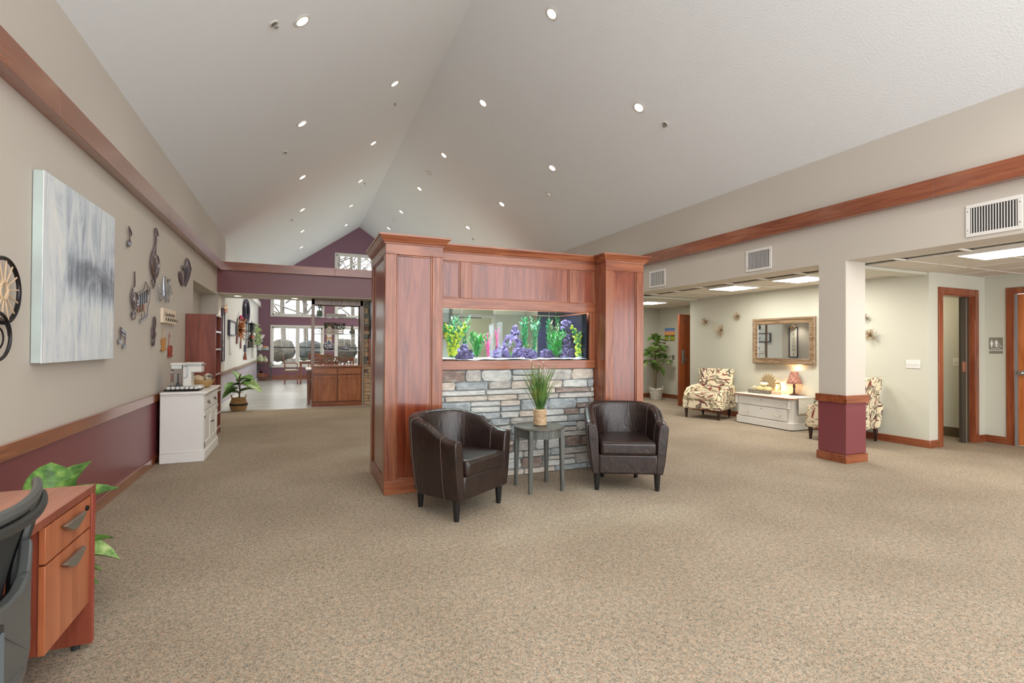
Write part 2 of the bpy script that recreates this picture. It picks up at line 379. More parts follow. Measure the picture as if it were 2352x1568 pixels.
# ------------------------------------------------------------------ the building
XL, XR, RX = -1.458, 5.666, 2.104
EL, ER, RZ = 3.488, 3.538, 5.995
YF, YN = 20.69, -1.9
YB0, YB1, ZB = 10.83, 11.89, 2.284
ZH, ZC = 2.289, 2.303
XA, YA0, YA1 = 7.571, 3.93, 8.30
XE = PY(2262, 820, YA0).x; XHALL = 8.70
T = .15
struct('floor', bx(-2.2, 10.6, YN, 11.17, -.1, 0), CARPET, 'beige, olive and rust speckled carpet of the lobby')
struct('floor_dining', bx(-2.2, 10.6, 11.17, 21.2, -.1, 0), VINYL, 'pale grey wood-look plank floor of the dining room')
# left wall with niche, its wainscot, rails
NY0, NY1, NZ = 8.557, 10.887, 2.243
wl = MB().box(XL-T, XL, YN, NY0, 0, EL+.05).box(XL-T, XL, NY0, NY1, NZ, EL+.05).box(XL-T, XL, NY1, YB1, 0, EL+.05)
struct('wall_left', wl, WALL, 'greige left wall above the maroon wainscot')
NXB = PY(462, 674, NY1).x
struct('wall_niche', MB().box(NXB-.1, NXB, NY0-.1, NY1+.1, 0, NZ+.1).box(NXB, XL-T, NY1, NY1+.1, 0, NZ+.1).box(NXB, XL-T, NY0-.1, NY0, 0, NZ+.1).box(NXB, XL-T, NY0, NY1, NZ, NZ+.1), WALL, 'shadowed recess in the left wall behind the bookcase')
struct('trim_1', bx(XL, XL+.006, YN, NY0, .09, .68), MAROON, 'maroon painted wainscot under the chair rail of the left wall')
struct('trim_2', bx(XL, XL+.026, YN, NY0, .677, .765), TRIMY, 'brown wooden chair rail along the left wall', bev=.004)
struct('baseboard_left', bx(XL, XL+.02, YN, NY0, 0, .092), TRIMY, 'brown wooden baseboard along the left wall', bev=.003)
def beam(name, pts_lo, pts_hi, mat, label): pass
JT = [-1.9, 1.6, 3.9, 6.7, 9.3, YB0-.09]   # joints between beam boards
tl = sempty('trim_3', 'long wooden trim beam high on the left wall', (XL, 0, 2.7))
for a, b in zip(JT[:-1], JT[1:]): obj('board', bx(XL, XL+.086, a+.0012, b-.0012, 2.69, 2.863), TRIMY, tl, bev=.002, world=True)
struct('wall_dining_left', bx(XL-T, XL, YB1, YF, 0, EL+.05), WALLD, 'daylit off-white left wall of the dining room')
struct('trim_4', bx(XL, XL+.005, YB1-.55, YF, .1, .68), LILAC, 'pale lilac wainscot of the dining room wall')
struct('trim_5', bx(XL, XL+.026, YB1-.55, YF, .677, .765), wood('greyed_rail', (120, 92, 70), (150, 128, 108), (180, 166, 150), 'y', .3, .2), 'weathered wooden chair rail of the dining room wall', bev=.004)
struct('baseboard_dining', bx(XL, XL+.02, YB1-.55, YF, 0, .1), WHITE, 'white baseboard of the dining room wall')
struct('trim_6', bx(XL, XL+.09, YB1, YF, 2.69, 2.863), WHITE, 'pale trim beam along the dining room wall')
# vaulted ceiling
cm = MB().add([(XL-T, YN, EL-.1), (XL-T, YF, EL-.1), (RX, YF, RZ), (RX, YN, RZ), (XR+.34, YN, ER-.22), (XR+.34, YF, ER-.22)], [])
sl = (RZ-EL)/(RX-XL); sr = (RZ-ER)/(XR-RX)
def slab(x0, z0, x1, z1): return [(x0, YN, z0), (x1, YN, z1), (x1, YF+.15, z1), (x0, YF+.15, z0)]
a, b = slab(XL-T, EL-sl*T, RX, RZ), slab(RX, RZ, XR+.34, ER-sr*.34)
cm = MB().hexa(a, [(p[0], p[1], p[2]+.12) for p in a]).hexa(b, [(p[0], p[1], p[2]+.12) for p in b])
struct('ceiling', cm, CEILM, 'vaulted pale grey textured ceiling with a central ridge', smooth=False)
# cross beam between lobby and dining room
struct('wall_bridge', bx(XL, XR, YB0, YB1, ZB, 2.70), MAROON, 'maroon bridge wall across the lobby under the wooden beam')
struct('trim_7', bx(XL, XR, YB0+.002, YB1, ZB-.012, ZB), WALL, 'pale underside of the maroon bridge wall')
tb = sempty('trim_8', 'wooden beam running across the lobby above the maroon bridge wall', (RX, YB0, 2.7))
XJ = [XL, .62, 3.1, XR-.09]
for a, b in zip(XJ[:-1], XJ[1:]): obj('board', bx(a+.0012, b-.0012, YB0-.09, YB1+.03, 2.70, 2.858), TRIMX, tb, bev=.002, world=True)
# far gable wall with windows
WIN_LO = [(-1.007, .769), (1.254, 3.03), (3.45, 5.22)]
def holes_wall(name, y0, y1, x0, x1, holes, top, mat, label):
    """wall in the xz plane built of blocks around rectangular holes; top(x) gives the height"""
    xs = sorted({x0, x1, RX} | {h[0] for h in holes} | {h[1] for h in holes}); m = MB()
    for a, b in zip(xs[:-1], xs[1:]):
        hs = sorted([h for h in holes if h[0] <= a+1e-6 and h[1] >= b-1e-6], key=lambda h: h[2]); z = 0
        for h in hs: m.box(a, b, y0, y1, z, h[2]); z = h[3]
        m.hexa([(a, y0, z), (b, y0, z), (b, y1, z), (a, y1, z)], [(a, y0, top(a)), (b, y0, top(b)), (b, y1, top(b)), (a, y1, top(a))])
    return struct(name, m, mat, label, smooth=False)
HOLES = []
for x0, x1 in WIN_LO: HOLES += [(x0, x1, .505, 1.996), (x0, x1, 2.41, 3.15)]
GW = (1.238, 2.97, 4.235, 4.862); HOLES.append(GW)
holes_wall('wall_gable', YF, YF+.15, XL-T, XR+.15, HOLES, lambda x: EL+(x-XL)*sl if x < RX else ER+(XR-x)*sr, PLUM, 'plum painted gable wall at the far end of the dining room')
struct('baseboard_gable', bx(XL, XR, YF-.02, YF, 0, .17), TRIMX, 'brown wooden baseboard under the far windows')
def window(n, h, label, ny, meet):
    x0, x1, z0, z1 = h; root = sempty('window_%d' % n, label, ((x0+x1)/2, YF, z0)); y0, y1 = YF-.03, YF+.08; fw = .07
    f = MB().box(x0-.05, x1+.05, y0, YF, z0-.05, z0+.02).box(x0-.05, x1+.05, y0, YF, z1-.02, z1+.05).box(x0-.05, x0+.02, y0, YF, z0, z1).box(x1-.02, x1+.05, y0, YF, z0, z1)
    f.box(x0, x1, YF, y1, z0, z0+fw).box(x0, x1, YF, y1, z1-fw, z1).box(x0, x0+fw, YF, y1, z0, z1).box(x1-fw, x1, YF, y1, z0, z1)
    obj('window_frame', f, WHITE, root, bev=.004, world=True)
    xm = (x0+x1)/2; obj('mullion', bx(xm-.07, xm+.07, YF-.02, y1, z0, z1), WHITE, root, world=True)
    for a, b in ((x0+fw, xm-.07), (xm+.07, x1-fw)):
        zs = [z0+fw, z1-fw]
        if meet:
            zm = z0+(z1-z0)*.47; obj('meeting_rail', bx(a, b, YF+.01, y1, zm-.025, zm+.025), DARKG, root, world=True)
            obj('pane', bx(a, b, YF+.055, YF+.06, zs[0], zm-.025), GLASS, root, world=True); zs[0] = zm+.025
        nx = 3
        for i in range(1, nx): obj('muntin', bx(a+(b-a)*i/nx-.009, a+(b-a)*i/nx+.009, YF+.045, YF+.07, zs[0], zs[1]), WHITE, root, world=True)
        for j in range(1, ny): obj('muntin', bx(a, b, YF+.046, YF+.069, zs[0]+(zs[1]-zs[0])*j/ny-.009, zs[0]+(zs[1]-zs[0])*j/ny+.009), WHITE, root, world=True)
        for i in range(nx):
            for j in range(ny): obj('pane', bx(a+(b-a)*i/nx+.009, a+(b-a)*(i+1)/nx-.009, YF+.055, YF+.06, zs[0]+(zs[1]-zs[0])*j/ny+.009*(j > 0), zs[0]+(zs[1]-zs[0])*(j+1)/ny-.009*(j < ny-1)), GLASS, root, world=True)
for i, (x0, x1) in enumerate(WIN_LO):
    window(2*i+1, (x0, x1, .505, 1.996), 'tall white-framed double sash window of the dining room', 2, True)
    window(2*i+2, (x0, x1, 2.41, 3.15), 'white-framed transom window above a tall dining room window', 2, False)
window(7, GW, 'small white grid window high in the plum gable', 2, False)
# right side: header, column, alcove
struct('wall_right', MB().box(XR, XR+.34, YN, 9.7, ZH, ER+.02).box(XR, XR+.34, 9.7, 15.7, 0, ER+.02).box(XR, XR+.34, 15.7, 20.2, 0, .5).box(XR, XR+.34, 15.7, 20.2, 3.1, ER+.02).box(XR, XR+.34, 17.9, 18.05, .5, 3.1).box(XR, XR+.34, 20.2, YF, 0, ER+.02), WALL, 'greige header wall along the right side above the openings')
tr = sempty('trim_9', 'long wooden trim beam high on the right wall', (XR, 0, 2.75))
for a, b in zip([-1.9, -.4, 2.85, 6.1, 9.2], [-.4, 2.85, 6.1, 9.2, YB0-.09]): obj('board', bx(XR-.086, XR, a+.0012, b-.0012, 2.757, 2.934), TRIMY, tr, bev=.002, world=True)
CX0, CX1, CY0, CY1 = XR, XR+.34, 3.755, 4.075
col = sempty('wall_column', 'square column between the two openings with maroon base and wooden bands', ((CX0+CX1)/2, (CY0+CY1)/2, 0))
obj('shaft', bx(CX0, CX1, CY0, CY1, .7, ZH), WALL, col, world=True)
obj('wainscot', bx(CX0-.004, CX1+.004, CY0-.004, CY1+.004, .1, .70), MAROON, col, world=True)
obj('rail_band', bx(CX0-.026, CX1+.026, CY0-.026, CY1+.026, .677, .765), TRIMX, col, bev=.003, world=True)
obj('base_band', bx(CX0-.018, CX1+.018, CY0-.018, CY1+.018, 0, .096), TRIMX, col, bev=.003, world=True)
struct('wall_alcove', bx(XA, XA+.12, YA0+.12, YA1, 0, ZC+.1), WALLG, 'pale sage wall of the alcove behind the mirror')
struct('baseboard_alcove', bx(XA-.018, XA, YA0-.018, YA1, 0, .1), TRIMY, 'brown wooden baseboard of the alcove wall', bev=.003)
DX0, DX1, DZ = PY(2154, 820, YA0).x+.088, PY(2245, 820, YA0).x-.088, 2.03     # cased opening in the wall that faces the camera
DW = MB().box(XA, DX0, YA0, YA0+.12, 0, ZC+.1).box(DX1, XE+.12, YA0, YA0+.12, 0, ZC+.1).box(DX0, DX1, YA0, YA0+.12, DZ, ZC+.1)
struct('wall_corridor', DW, WALLG, 'pale corridor wall with the pocket door opening')
struct('baseboard_corridor', MB().box(XA, DX0-.09, YA0-.018, YA0, 0, .1).box(DX1+.09, XE, YA0-.018, YA0, 0, .1), TRIMX, 'brown wooden baseboard beside the pocket door', bev=.003)
d1 = sempty('door_1', 'wooden cased pocket door opening with the dark sliding leaf half open', ((DX0+DX1)/2, YA0, 0))
obj('casing', MB().box(DX0-.088, DX0, YA0-.02, YA0, 0, DZ+.088).box(DX1, DX1+.088, YA0-.02, YA0, 0, DZ+.088).box(DX0, DX1, YA0-.02, YA0, DZ, DZ+.088), TRIMZ, d1, bev=.004, world=True)
obj('jamb', MB().box(DX0-.002, DX0+.015, YA0-.004, YA0+.13, 0, DZ).box(DX1-.015, DX1+.002, YA0-.004, YA0+.13, 0, DZ).box(DX0+.015, DX1-.015, YA0-.004, YA0+.13, DZ-.015, DZ), TRIMZ, d1, world=True)
dx = PY(2209, 800, YA0+.05).x
obj('pocket_leaf', bx(dx, DX1-.02, YA0+.045, YA0+.085, .01, DZ-.02), P('dark_bronze', (66, 58, 48), .45), d1, bev=.003, world=True)
obj('leaf_stile', bx(dx+.085, dx+.097, YA0+.036, YA0+.045, .01, DZ-.02), P('bronze_line', (150, 146, 130), .4, .4), d1, world=True)
obj('leaf_stile', bx(dx+.19, dx+.2, YA0+.036, YA0+.045, .01, DZ-.02), MATS['bronze_line'], d1, world=True)
obj('latch_plate', bx(dx-.004, dx+.07, YA0+.03, YA0+.05, .98, 1.12), P('copper_plate', (172, 118, 96), .35, .6), d1, bev=.003, world=True)
IX = FL(2163, 999).x; IY = YA0+1.9
struct('wall_restroom', MB().box(IX, IX+.1, YA0+.12, IY, 0, ZC+.1).box(XA+.12, IX+.1, IY, IY+.1, 0, ZC+.1), WALLG, 'pale wall seen through the pocket door opening')
struct('baseboard_restroom', bx(IX-.01, IX, YA0+.13, IY, 0, .14), P('granite_base', (64, 54, 40), .5, var=(60, (120, 100, 70))), 'dark speckled base under the wall seen through the pocket door')
# far right wall with second door
D2 = PX(2312, 800, XE).y; D2b = D2-.088-.92
struct('wall_east', MB().box(XE, XE+.12, YN, D2b-.1, 0, ZC+.1).box(XE, XE+.12, D2-.07, YA0, 0, ZC+.1).box(XE, XE+.12, D2b-.1, D2-.07, DZ+.02, ZC+.1), WALLG, 'pale wall with the restroom sign')
struct('baseboard_east', bx(XE-.018, XE, D2, YA0, 0, .1), TRIMY, 'brown wooden baseboard under the restroom sign', bev=.003)
d2 = sempty('door_2', 'orange-brown wooden door in a wooden casing beside the restroom sign', (XE, D2-.5, 0))
obj('casing', MB().box(XE-.02, XE, D2-.088, D2, 0, DZ+.1).box(XE-.02, XE, D2b-.1, D2b-.012, 0, DZ+.1).box(XE-.02, XE, D2b-.012, D2-.088, DZ+.012, DZ+.1), TRIMZ, d2, bev=.004, world=True)
obj('metal_jamb', MB().box(XE-.012, XE+.1, D2-.105, D2-.088, 0, DZ+.012).box(XE-.012, XE+.1, D2b-.012, D2b+.01, 0, DZ+.012), P('grey_jamb', (130, 134, 134), .4), d2, world=True)
dl = obj('door_leaf', bx(XE+.03, XE+.07, D2b+.01, D2-.108, .01, DZ+.01), wood('door_veneer', (160, 82, 34), (188, 106, 52), (204, 124, 70), 'z', .35, .1), d2, world=True)
obj('handle', MB().lathe([(.034, 0), (.034, .012), (.014, .016), (.012, .05), (.026, .06), (.03, .075), (.016, .088)], n=16).xf(Matrix.Translation((XE+.03, D2-.16, .98)) @ Matrix.Rotation(-pi/2, 4, 'Y')), CHROME, dl, world=True)
# hallway behind the alcove wall
YH = PX(1513, 800, XHALL).y
struct('wall_hall_side', bx(XHALL, XHALL+.12, YA1+.0, YH+.12, 0, ZC+.1), WALLG, 'sage wall of the back hallway beside the landscape picture')
struct('wall_hall_end', bx(XR+.34, XHALL, YH, YH+.12, 0, ZC+.1), WALLG, 'sage end wall of the back hallway behind the potted tree')
struct('wall_alcove_end', bx(XA+.12, XHALL+.12, YA1-.12, YA1, 0, ZC+.1), WALLG, 'short return wall at the end of the alcove')
struct('baseboard_hall', MB().box(XHALL-.018, XHALL, YA1, YH, 0, .1).box(XR+.34, XHALL-.018, YH-.018, YH, 0, .1), TRIMY, 'brown wooden baseboard of the back hallway', bev=.003)
hd = PY(1561, 933, 8.73)
d3 = sempty('door_3', 'brown wooden door standing open in the back hallway', (hd.x, 8.73, 0))
dl = obj('door_leaf', bx(hd.x, XHALL-.03, 8.73, 8.775, .012, 2.02), wood('hall_door_veneer', (130, 62, 26), (156, 80, 38), (176, 100, 54), 'z', .3, .3), d3, world=True)
obj('edge_strip', bx(hd.x-.012, hd.x, 8.728, 8.777, .012, 2.02), TRIMZ, d3, world=True)
obj('lock_plate', bx(hd.x+.06, hd.x+.125, 8.715, 8.73, .93, 1.24), CHROME, dl, bev=.004, world=True)
obj('lever', MB().tube([(hd.x+.09, 8.715, 1.02), (hd.x+.09, 8.68, 1.02), (hd.x+.2, 8.675, 1.02)], .009, 8), CHROME, dl, world=True)
obj('viewer', MB().lathe([(.012, 0), (.012, .006)], (0, 0, 0), 10).xf(Matrix.Translation((hd.x+.15, 8.73, 1.93)) @ Matrix.Rotation(pi/2, 4, 'X')), CHROME, dl, world=True)
# suspended tile ceiling over alcove, corridor and hallway
cs = sempty('ceiling_alcove', 'suspended acoustic tile ceiling over the alcove and corridor', (7, 4, ZC))
obj('backing', bx(XR+.34, XE+.12, YN, YH+.12, ZC+.03, ZC+.06), TILE, cs, world=True)
LIGHTC = [((7.02+7.61)/2*.9155, 3.06*.9155), (7.28*.9155, 5.52*.9155), (7.26*.9155, 6.86*.9155), (7.88*.9155, 10.05*.9155)]
TS = .61; gx = [XR+.36]
while gx[-1] < XE: gx.append(gx[-1]+TS)
X0G, Y0G = LIGHTC[1][0]-TS*1.5, LIGHTC[1][1]-TS/2-TS*14
tile_me = bx(-TS/2+.012, TS/2-.012, -TS/2+.012, TS/2-.012, 0, .02).mesh('tile', False); tile_me.materials.append(TILE)
gridm = MB(); cells = []
xs = [X0G+TS*i for i in range(-1, 8)]; ys = [Y0G+TS*i for i in range(0, 32)]
xs = [x for x in xs if XR+.3 < x < XE+.3]; ys = [y for y in ys if YN < y < YH]
for x in xs: gridm.box(x-.012, x+.012, YN, YH, ZC-.004, ZC+.012)
for y in ys: gridm.box(XR+.34, XE, y-.012, y+.012, ZC-.003, ZC+.012)
obj('grid_bars', gridm, GRIDM, cs, world=True)
ntile = 0
for x in xs:
    for y in ys:
        cx, cy = x+TS/2, y+TS/2
        if cx+TS/2 > XE+.02 or y < .5 or ntile > 290: continue
        o = obj('tile', tile_me, TILE, cs); o.location = Vector((cx, cy, ZC+.004))-cs.location; ntile += 1
struct('trim_10', bx(XR+.34, XA, 3.95, 4.2, ZC-.035, ZC), WALLG, 'flat painted soffit strip from the column to the alcove wall corner')
struct('trim_11', bx(XR+.34, XA+.12, YA1-.22, YA1, ZC-.035, ZC), WALLG, 'flat painted soffit strip at the mouth of the back hallway')
# fluorescent panels, set a little below the tiles
PANELE = P('panel_diffuser', (255, 252, 244), .5, emit=((255, 251, 242), POW_PANEL))
for i, (lx, ly) in enumerate(LIGHTC):
    t = thing('ceiling_light_panel', ['square lit fluorescent panel in the corridor ceiling near the pocket door', 'square lit fluorescent panel in the alcove ceiling close to the column', 'square lit fluorescent panel in the alcove ceiling between mirror and patterned chair', 'square lit fluorescent panel in the back hallway ceiling'][i], 'light', (lx, ly, ZC-.018), 0, 'fluorescent ceiling panels')
    s = TS/2-.012
    obj('frame', MB().box(-s, s, -s, -s+.025, -.004, .022).box(-s, s, s-.025, s, -.004, .022).box(-s, -s+.025, -s+.025, s-.025, -.004, .022).box(s-.025, s, -s+.025, s-.025, -.004, .022), GRIDM, t)
    obj('diffuser', MB().add([(-s+.025, -s+.025, 0), (-s+.025, s-.025, 0), (s-.025, s-.025, 0), (s-.025, -s+.025, 0)], [(0, 1, 2, 3)]), PANELE, t)
# room behind the fish tank: fireplace mass and office wall
struct('wall_office', MB().box(3.05, 3.9, 12.6, 12.72, 0, ZB).box(4.75, XR, 12.6, 12.72, 0, ZB).box(3.9, 4.75, 12.6, 12.72, 2.05, ZB), P('office_wall_paint', (214, 218, 202), .6), 'pale green office wall seen through the fish tank')

# ------------------------------------------------------------------ aquarium cabinet
IX0, IX1, IX2, IX3 = .671, 1.185, 2.925, 3.406
IY0, IYC, IY1 = 4.437, 4.642, 5.371
isl = thing('aquarium_cabinet', 'large cherry wood room divider cabinet holding a fish tank above ledge stone', 'cabinet', ((IX0+IX3)/2, IY0, 0))
def sweep_plan(m, pts, prof, closed=False):
    """sweep a (out, z) profile along plan points; outward is to the right of the travel direction"""
    n = len(pts); rings = []
    for i, p in enumerate(pts):
        p = Vector(p)
        def nrm(a, b): d = (Vector(b)-Vector(a)).normalized(); return Vector((d.y, -d.x))
        ns = []
        if i > 0 or closed: ns.append(nrm(pts[i-1], pts[i]))
        if i < n-1 or closed: ns.append(nrm(pts[i], pts[(i+1) % n]))
        if len(ns) == 2:
            b = ns[0]+ns[1]; b = b/max(b.dot(ns[0]), .2)
        else: b = ns[0]
        rings.append([(p.x+b.x*o, p.y+b.y*o, z) for o, z in prof])
    k = len(prof); vs = [q for r_ in rings for q in r_]
    L = n if closed else n-1
    fs = [(i*k+j, i*k+(j+1) % k, ((i+1) % n)*k+(j+1) % k, ((i+1) % n)*k+j) for i in range(L) for j in range(k)]
    if not closed: fs += [tuple(range(k)), tuple(range((n-1)*k, n*k))[::-1]]
    m.add(vs, fs); return m
def framed(parent, o, xd, wd, z0, z1, st=(.085, .085), ra=(.12, .10), pan=PANEL_W, th=.02, name=''):
    """frame-and-panel face: o = plan corner, xd = plan direction along the face; outward = right of xd"""
    xd = Vector(xd); nd = Vector((xd.y, -xd.x)); o = Vector(o)
    def bb(a, b, za, zb, d0, d1, mat, nm, bev=.003):
        q = [o+xd*a+nd*d0, o+xd*b+nd*d0, o+xd*b+nd*d1, o+xd*a+nd*d1]
        return obj(nm, MB().hexa([(p.x, p.y, za) for p in q], [(p.x, p.y, zb) for p in q]), mat, parent, bev=bev, world=True)
    HM = CHX if abs(xd.x) > .5 else CHY
    bb(0, st[0], z0+ra[0], z1-ra[1], 0, th, CHZ, 'stile'); bb(wd-st[1], wd, z0+ra[0], z1-ra[1], 0, th, CHZ, 'stile')
    bb(0, wd, z0, z0+ra[0], 0, th, HM, 'rail'); bb(0, wd, z1-ra[1], z1, 0, th, HM, 'rail')
    pn = bb(st[0], wd-st[1], z0+ra[0], z1-ra[1], 0, .004, pan, 'panel', 0)
    a, b, c, d = st[0], wd-st[1], z0+ra[0], z1-ra[1]; q = .014
    for (u0, u1, w0, w1) in ((a, a+q, c, d), (b-q, b, c, d), (a+q, b-q, c, c+q), (a+q, b-q, d-q, d)):
        bb(u0, u1, w0, w1, .004, .012, CHZ if u1-u0 < .02 else HM, 'bead', .003)
    return pn
th = .02
core = MB().box(IX0+th, IX1-.001, IY0+th, IY1, 0, 2.2)
obj('pier_core', core, CHZ, isl, world=True); obj('pier_core', bx(IX2+.001, IX3-th, IY0+th, IY1, 0, 2.2), CHZ, isl, world=True)
ZT = 2.195
framed(isl, (IX0, IY0+th), (1, 0), IX1-IX0, 0, ZT, (.098, .098), (.122, .095))
framed(isl, (IX0+th, IY1), (0, -1), IY1-IY0-th, 0, ZT, (.098, .098), (.122, .095))
framed(isl, (IX2, IY0+th), (1, 0), IX3-IX2, 0, ZT, (.09, .09), (.122, .095))
framed(isl, (IX3-th, IY0+th), (0, 1), IY1-IY0-th, 0, ZT, (.098, .098), (.122, .095))
# centre above the tank
ZO0, ZO1 = 1.157, 1.663
obj('canopy_core', bx(IX1, IX2, IYC+th, IY1, ZO1+.17, ZT), CHX, isl, world=True)
def cbox(nm, x0, x1, z0, z1, d0, d1, mat, bev=.003): return obj(nm, bx(x0, x1, d0, d1, z0, z1), mat, isl, bev=bev, world=True)
cbox('rail', IX1, IX2, ZO1, 1.762, IYC-.004, IYC+th+.01, CHX); cbox('rail', IX1, IX2, 2.113, ZT, IYC, IYC+th, CHX)
px = [IX1, 1.41, 1.52, 2.609, 2.71, IX2]
cbox('stile', 1.41, 1.52, 1.762, 2.113, IYC, IYC+th, CHZ); cbox('stile', 2.609, 2.71, 1.762, 2.113, IYC, IYC+th, CHZ); cbox('stile', IX2-.025, IX2, 1.762, 2.113, IYC, IYC+th, CHZ)
for a, b in ((IX1, 1.41), (1.52, 2.609), (2.71, IX2-.025)):
    cbox('panel', a, b, 1.762, 2.113, IYC+.014, IYC+th+.004, PANEL_W, 0)
    for (u0, u1, z0, z1) in ((a, a+.013, 1.762, 2.113), (b-.013, b, 1.762, 2.113), (a+.013, b-.013, 1.762, 1.775), (a+.013, b-.013, 2.1, 2.113)): cbox('bead', u0, u1, z0, z1, IYC+.006, IYC+.016, CHZ if u1-u0 < .02 else CHX, .002)
cbox('sill_rail', IX1, IX2, 1.07, ZO0, IYC-.006, IYC+.03, CHX); cbox('tank_stile', 2.912-.05, IX2, ZO0, ZO1, IYC, IYC+.03, CHZ)
obj('back_rail', MB().box(IX1, IX2, IY1-.03, IY1, 1.07, ZO0).box(IX1, IX2, IY1-.03, IY1, ZO1, ZT).box(IX1, IX2, IY1-.02, IY1, 0, 1.07), CHX, isl, world=True)
obj('tank_floor', bx(IX1, IX2, IYC+.03, IY1-.03, 1.09, 1.12), CHX, isl, world=True)
CROWN = [(0, 2.19), (.01, 2.19), (.014, 2.204), (.024, 2.208), (.03, 2.225), (.048, 2.244), (.052, 2.252), (.06, 2.254), (.06, 2.27), (0, 2.27)]
path = [(IX0, IY1), (IX0, IY0), (IX1, IY0), (IX1, IYC), (IX2, IYC), (IX2, IY0), (IX3, IY0), (IX3, IY1)]
obj('crown_moulding', sweep_plan(MB(), path, CROWN), CHX, isl, world=True, ang=25)
obj('top_board', MB().box(IX0+.01, IX1-.01, IY0+.01, IY1, 2.2, 2.262).box(IX1-.01, IX2+.01, IYC+.01, IY1, 2.2, 2.262).box(IX2+.01, IX3-.01, IY0+.01, IY1, 2.2, 2.262), CHX, isl, world=True)
obj('cabinet_latch', bx(IX3, IX3+.012, IY0+.03, IY0+.08, PY(1477, 868, IY0).z, PY(1477, 858, IY0).z), BRASS, isl, world=True)
# ledge stone
sf = obj('stone_face', bx(IX1, IX2, IYC+.035, IYC+.075, 0, 1.07), GROUT, isl, world=True)
def stone_mesh(wd, h, dp, rnd, nm='stone'):
    c = min(wd, h)*.22; o = []
    for (x, z) in ((c, 0), (wd-c, 0), (wd, c), (wd, h-c), (wd-c, h), (wd*.5, h), (c, h), (0, h-c), (0, c), (wd*.45, 0)):
        o.append((x+rnd.uniform(-.4, .4)*c, z+rnd.uniform(-.28, .28)*c))
    o = [o[8], o[0], o[9], o[1], o[2], o[3], o[4], o[5], o[6], o[7]]; n = len(o)
    cx, cz = wd/2, h/2; ins = min(wd, h)*.13
    def shrink(p, k):
        return (p[0]-math.copysign(min(k, abs(p[0]-cx)*.6), p[0]-cx), p[1]-math.copysign(min(k, abs(p[1]-cz)*.6), p[1]-cz))
    vs = [(p[0], 0, p[1]) for p in o]+[(p[0], -dp*.72+rnd.uniform(-.1, .1)*dp, p[1]) for p in o]+[(q[0], -dp+rnd.uniform(-.12, .12)*dp, q[1]) for q in (shrink(p, ins) for p in o)]
    vs.append((cx+rnd.uniform(-.2, .2)*wd, -dp*rnd.uniform(1.0, 1.18), cz)); e = len(vs)-1
    fs = [(i, (i+1) % n, n+(i+1) % n, n+i) for i in range(n)]+[(n+i, n+(i+1) % n, 2*n+(i+1) % n, 2*n+i) for i in range(n)]+[(2*n+i, 2*n+(i+1) % n, e) for i in range(n)]
    return MB().add(vs, fs).mesh(nm, True, 28)
rs = random.Random(21)
def lay_stones(parent, x0, x1, z0, z1, y, rows, wr, mats, wts, dp=.03, plocal=None):
    z = z0; off = plocal
    while z < z1-.02:
        h = rs.uniform(*rows); h = min(h, z1-z)
        if z1-(z+h) < .035: h = z1-z
        x = x0-rs.uniform(0, .12)
        while x < x1-.01:
            wd = rs.uniform(*wr)*(1.35 if h < .06 else 1.0); a, b = max(x, x0), min(x+wd, x1)
            if x1-b < .05: b = x1
            parts = [(z, h)]
            if h > .085 and rs.random() < .38: k = rs.uniform(.42, .58); parts = [(z, h*k), (z+h*k, h*(1-k))]
            for (pz, ph) in parts:
                me = stone_mesh(b-a-.009, ph-.009, dp*rs.uniform(.7, 1.15), rs); me.materials.append(rs.choices(mats, wts)[0])
                o = bpy.data.objects.new('stone', me); COL.objects.link(o); o.parent = parent; o.location = Vector((a+.0045, y, pz+.0045))-off
            x = b
            if b >= x1: break
        z += h
lay_stones(sf, IX1, IX2, .0, 1.07, IYC+.037, (.05, .112), (.13, .40), ST, (5, 4, 3, 2, 3), .034, isl.location)
# ------------------------------------------------------------------ the tank
tk = thing('fish_tank', 'long clear glass fish tank set in the cherry cabinet', 'fish tank', ((IX1+IX2)/2, 4.98, 1.12))
TX0, TX1, TY0, TY1 = IX1+.004, 2.86, IYC+.034, IY1-.034
obj('front_glass', bx(TX0, TX1, TY0, TY0+.006, 1.121, ZO1+.018), TANKG, tk, world=True)
obj('rear_glass', bx(TX0, TX1, TY1-.006, TY1, 1.121, ZO1+.018), TANKG, tk, world=True)
ws = obj('water_surface', MB().add([(TX0+.007, TY0+.008, 1.661), (TX1-.007, TY0+.008, 1.661), (TX1-.007, TY1-.008, 1.661), (TX0+.007, TY1-.008, 1.661)], [(0, 1, 2, 3)]), WATER, tk, world=True)
if ws.data.polygons[0].normal.z < 0: ws.data.flip_normals()
sand = MB().grid(lambda a, b: Vector((TX0+.008+a*(TX1-TX0-.016), TY0+.008+b*(TY1-TY0-.016), 1.168+.012*noise.noise(Vector((a*7, b*3, 0)))+.008*noise.noise(Vector((a*19, b*5, 3))))), 60, 14)
tag(obj('sand_bed', sand, SAND, solid=.004), 'white sand covering the bottom of the fish tank', 'sand', kind='stuff')
ov = thing('overflow_box', 'black corner overflow box inside the fish tank', 'tank fitting', (2.62, 5.1, 1.175))
obj('box_panel', MB().box(2.56, 2.852, 5.30, 5.315, 1.15, 1.655), P('black_acrylic', (34, 32, 58), .25), ov, world=True)
obj('side_panel', MB().box(2.836, 2.852, 4.69, 5.30, 1.15, 1.655), MATS['black_acrylic'], ov, world=True)
for x in (2.69, 2.75, 2.81): obj('slot_rib', bx(x-.004, x+.004, 5.292, 5.30, 1.3, 1.655), MATS['black_acrylic'], ov, world=True)
obj('nozzle', MB().tube([(2.66, 5.22, 1.655), (2.66, 5.2, 1.6), (2.66, 5.14, 1.585)], .011, 8), BLACK, ov, world=True)
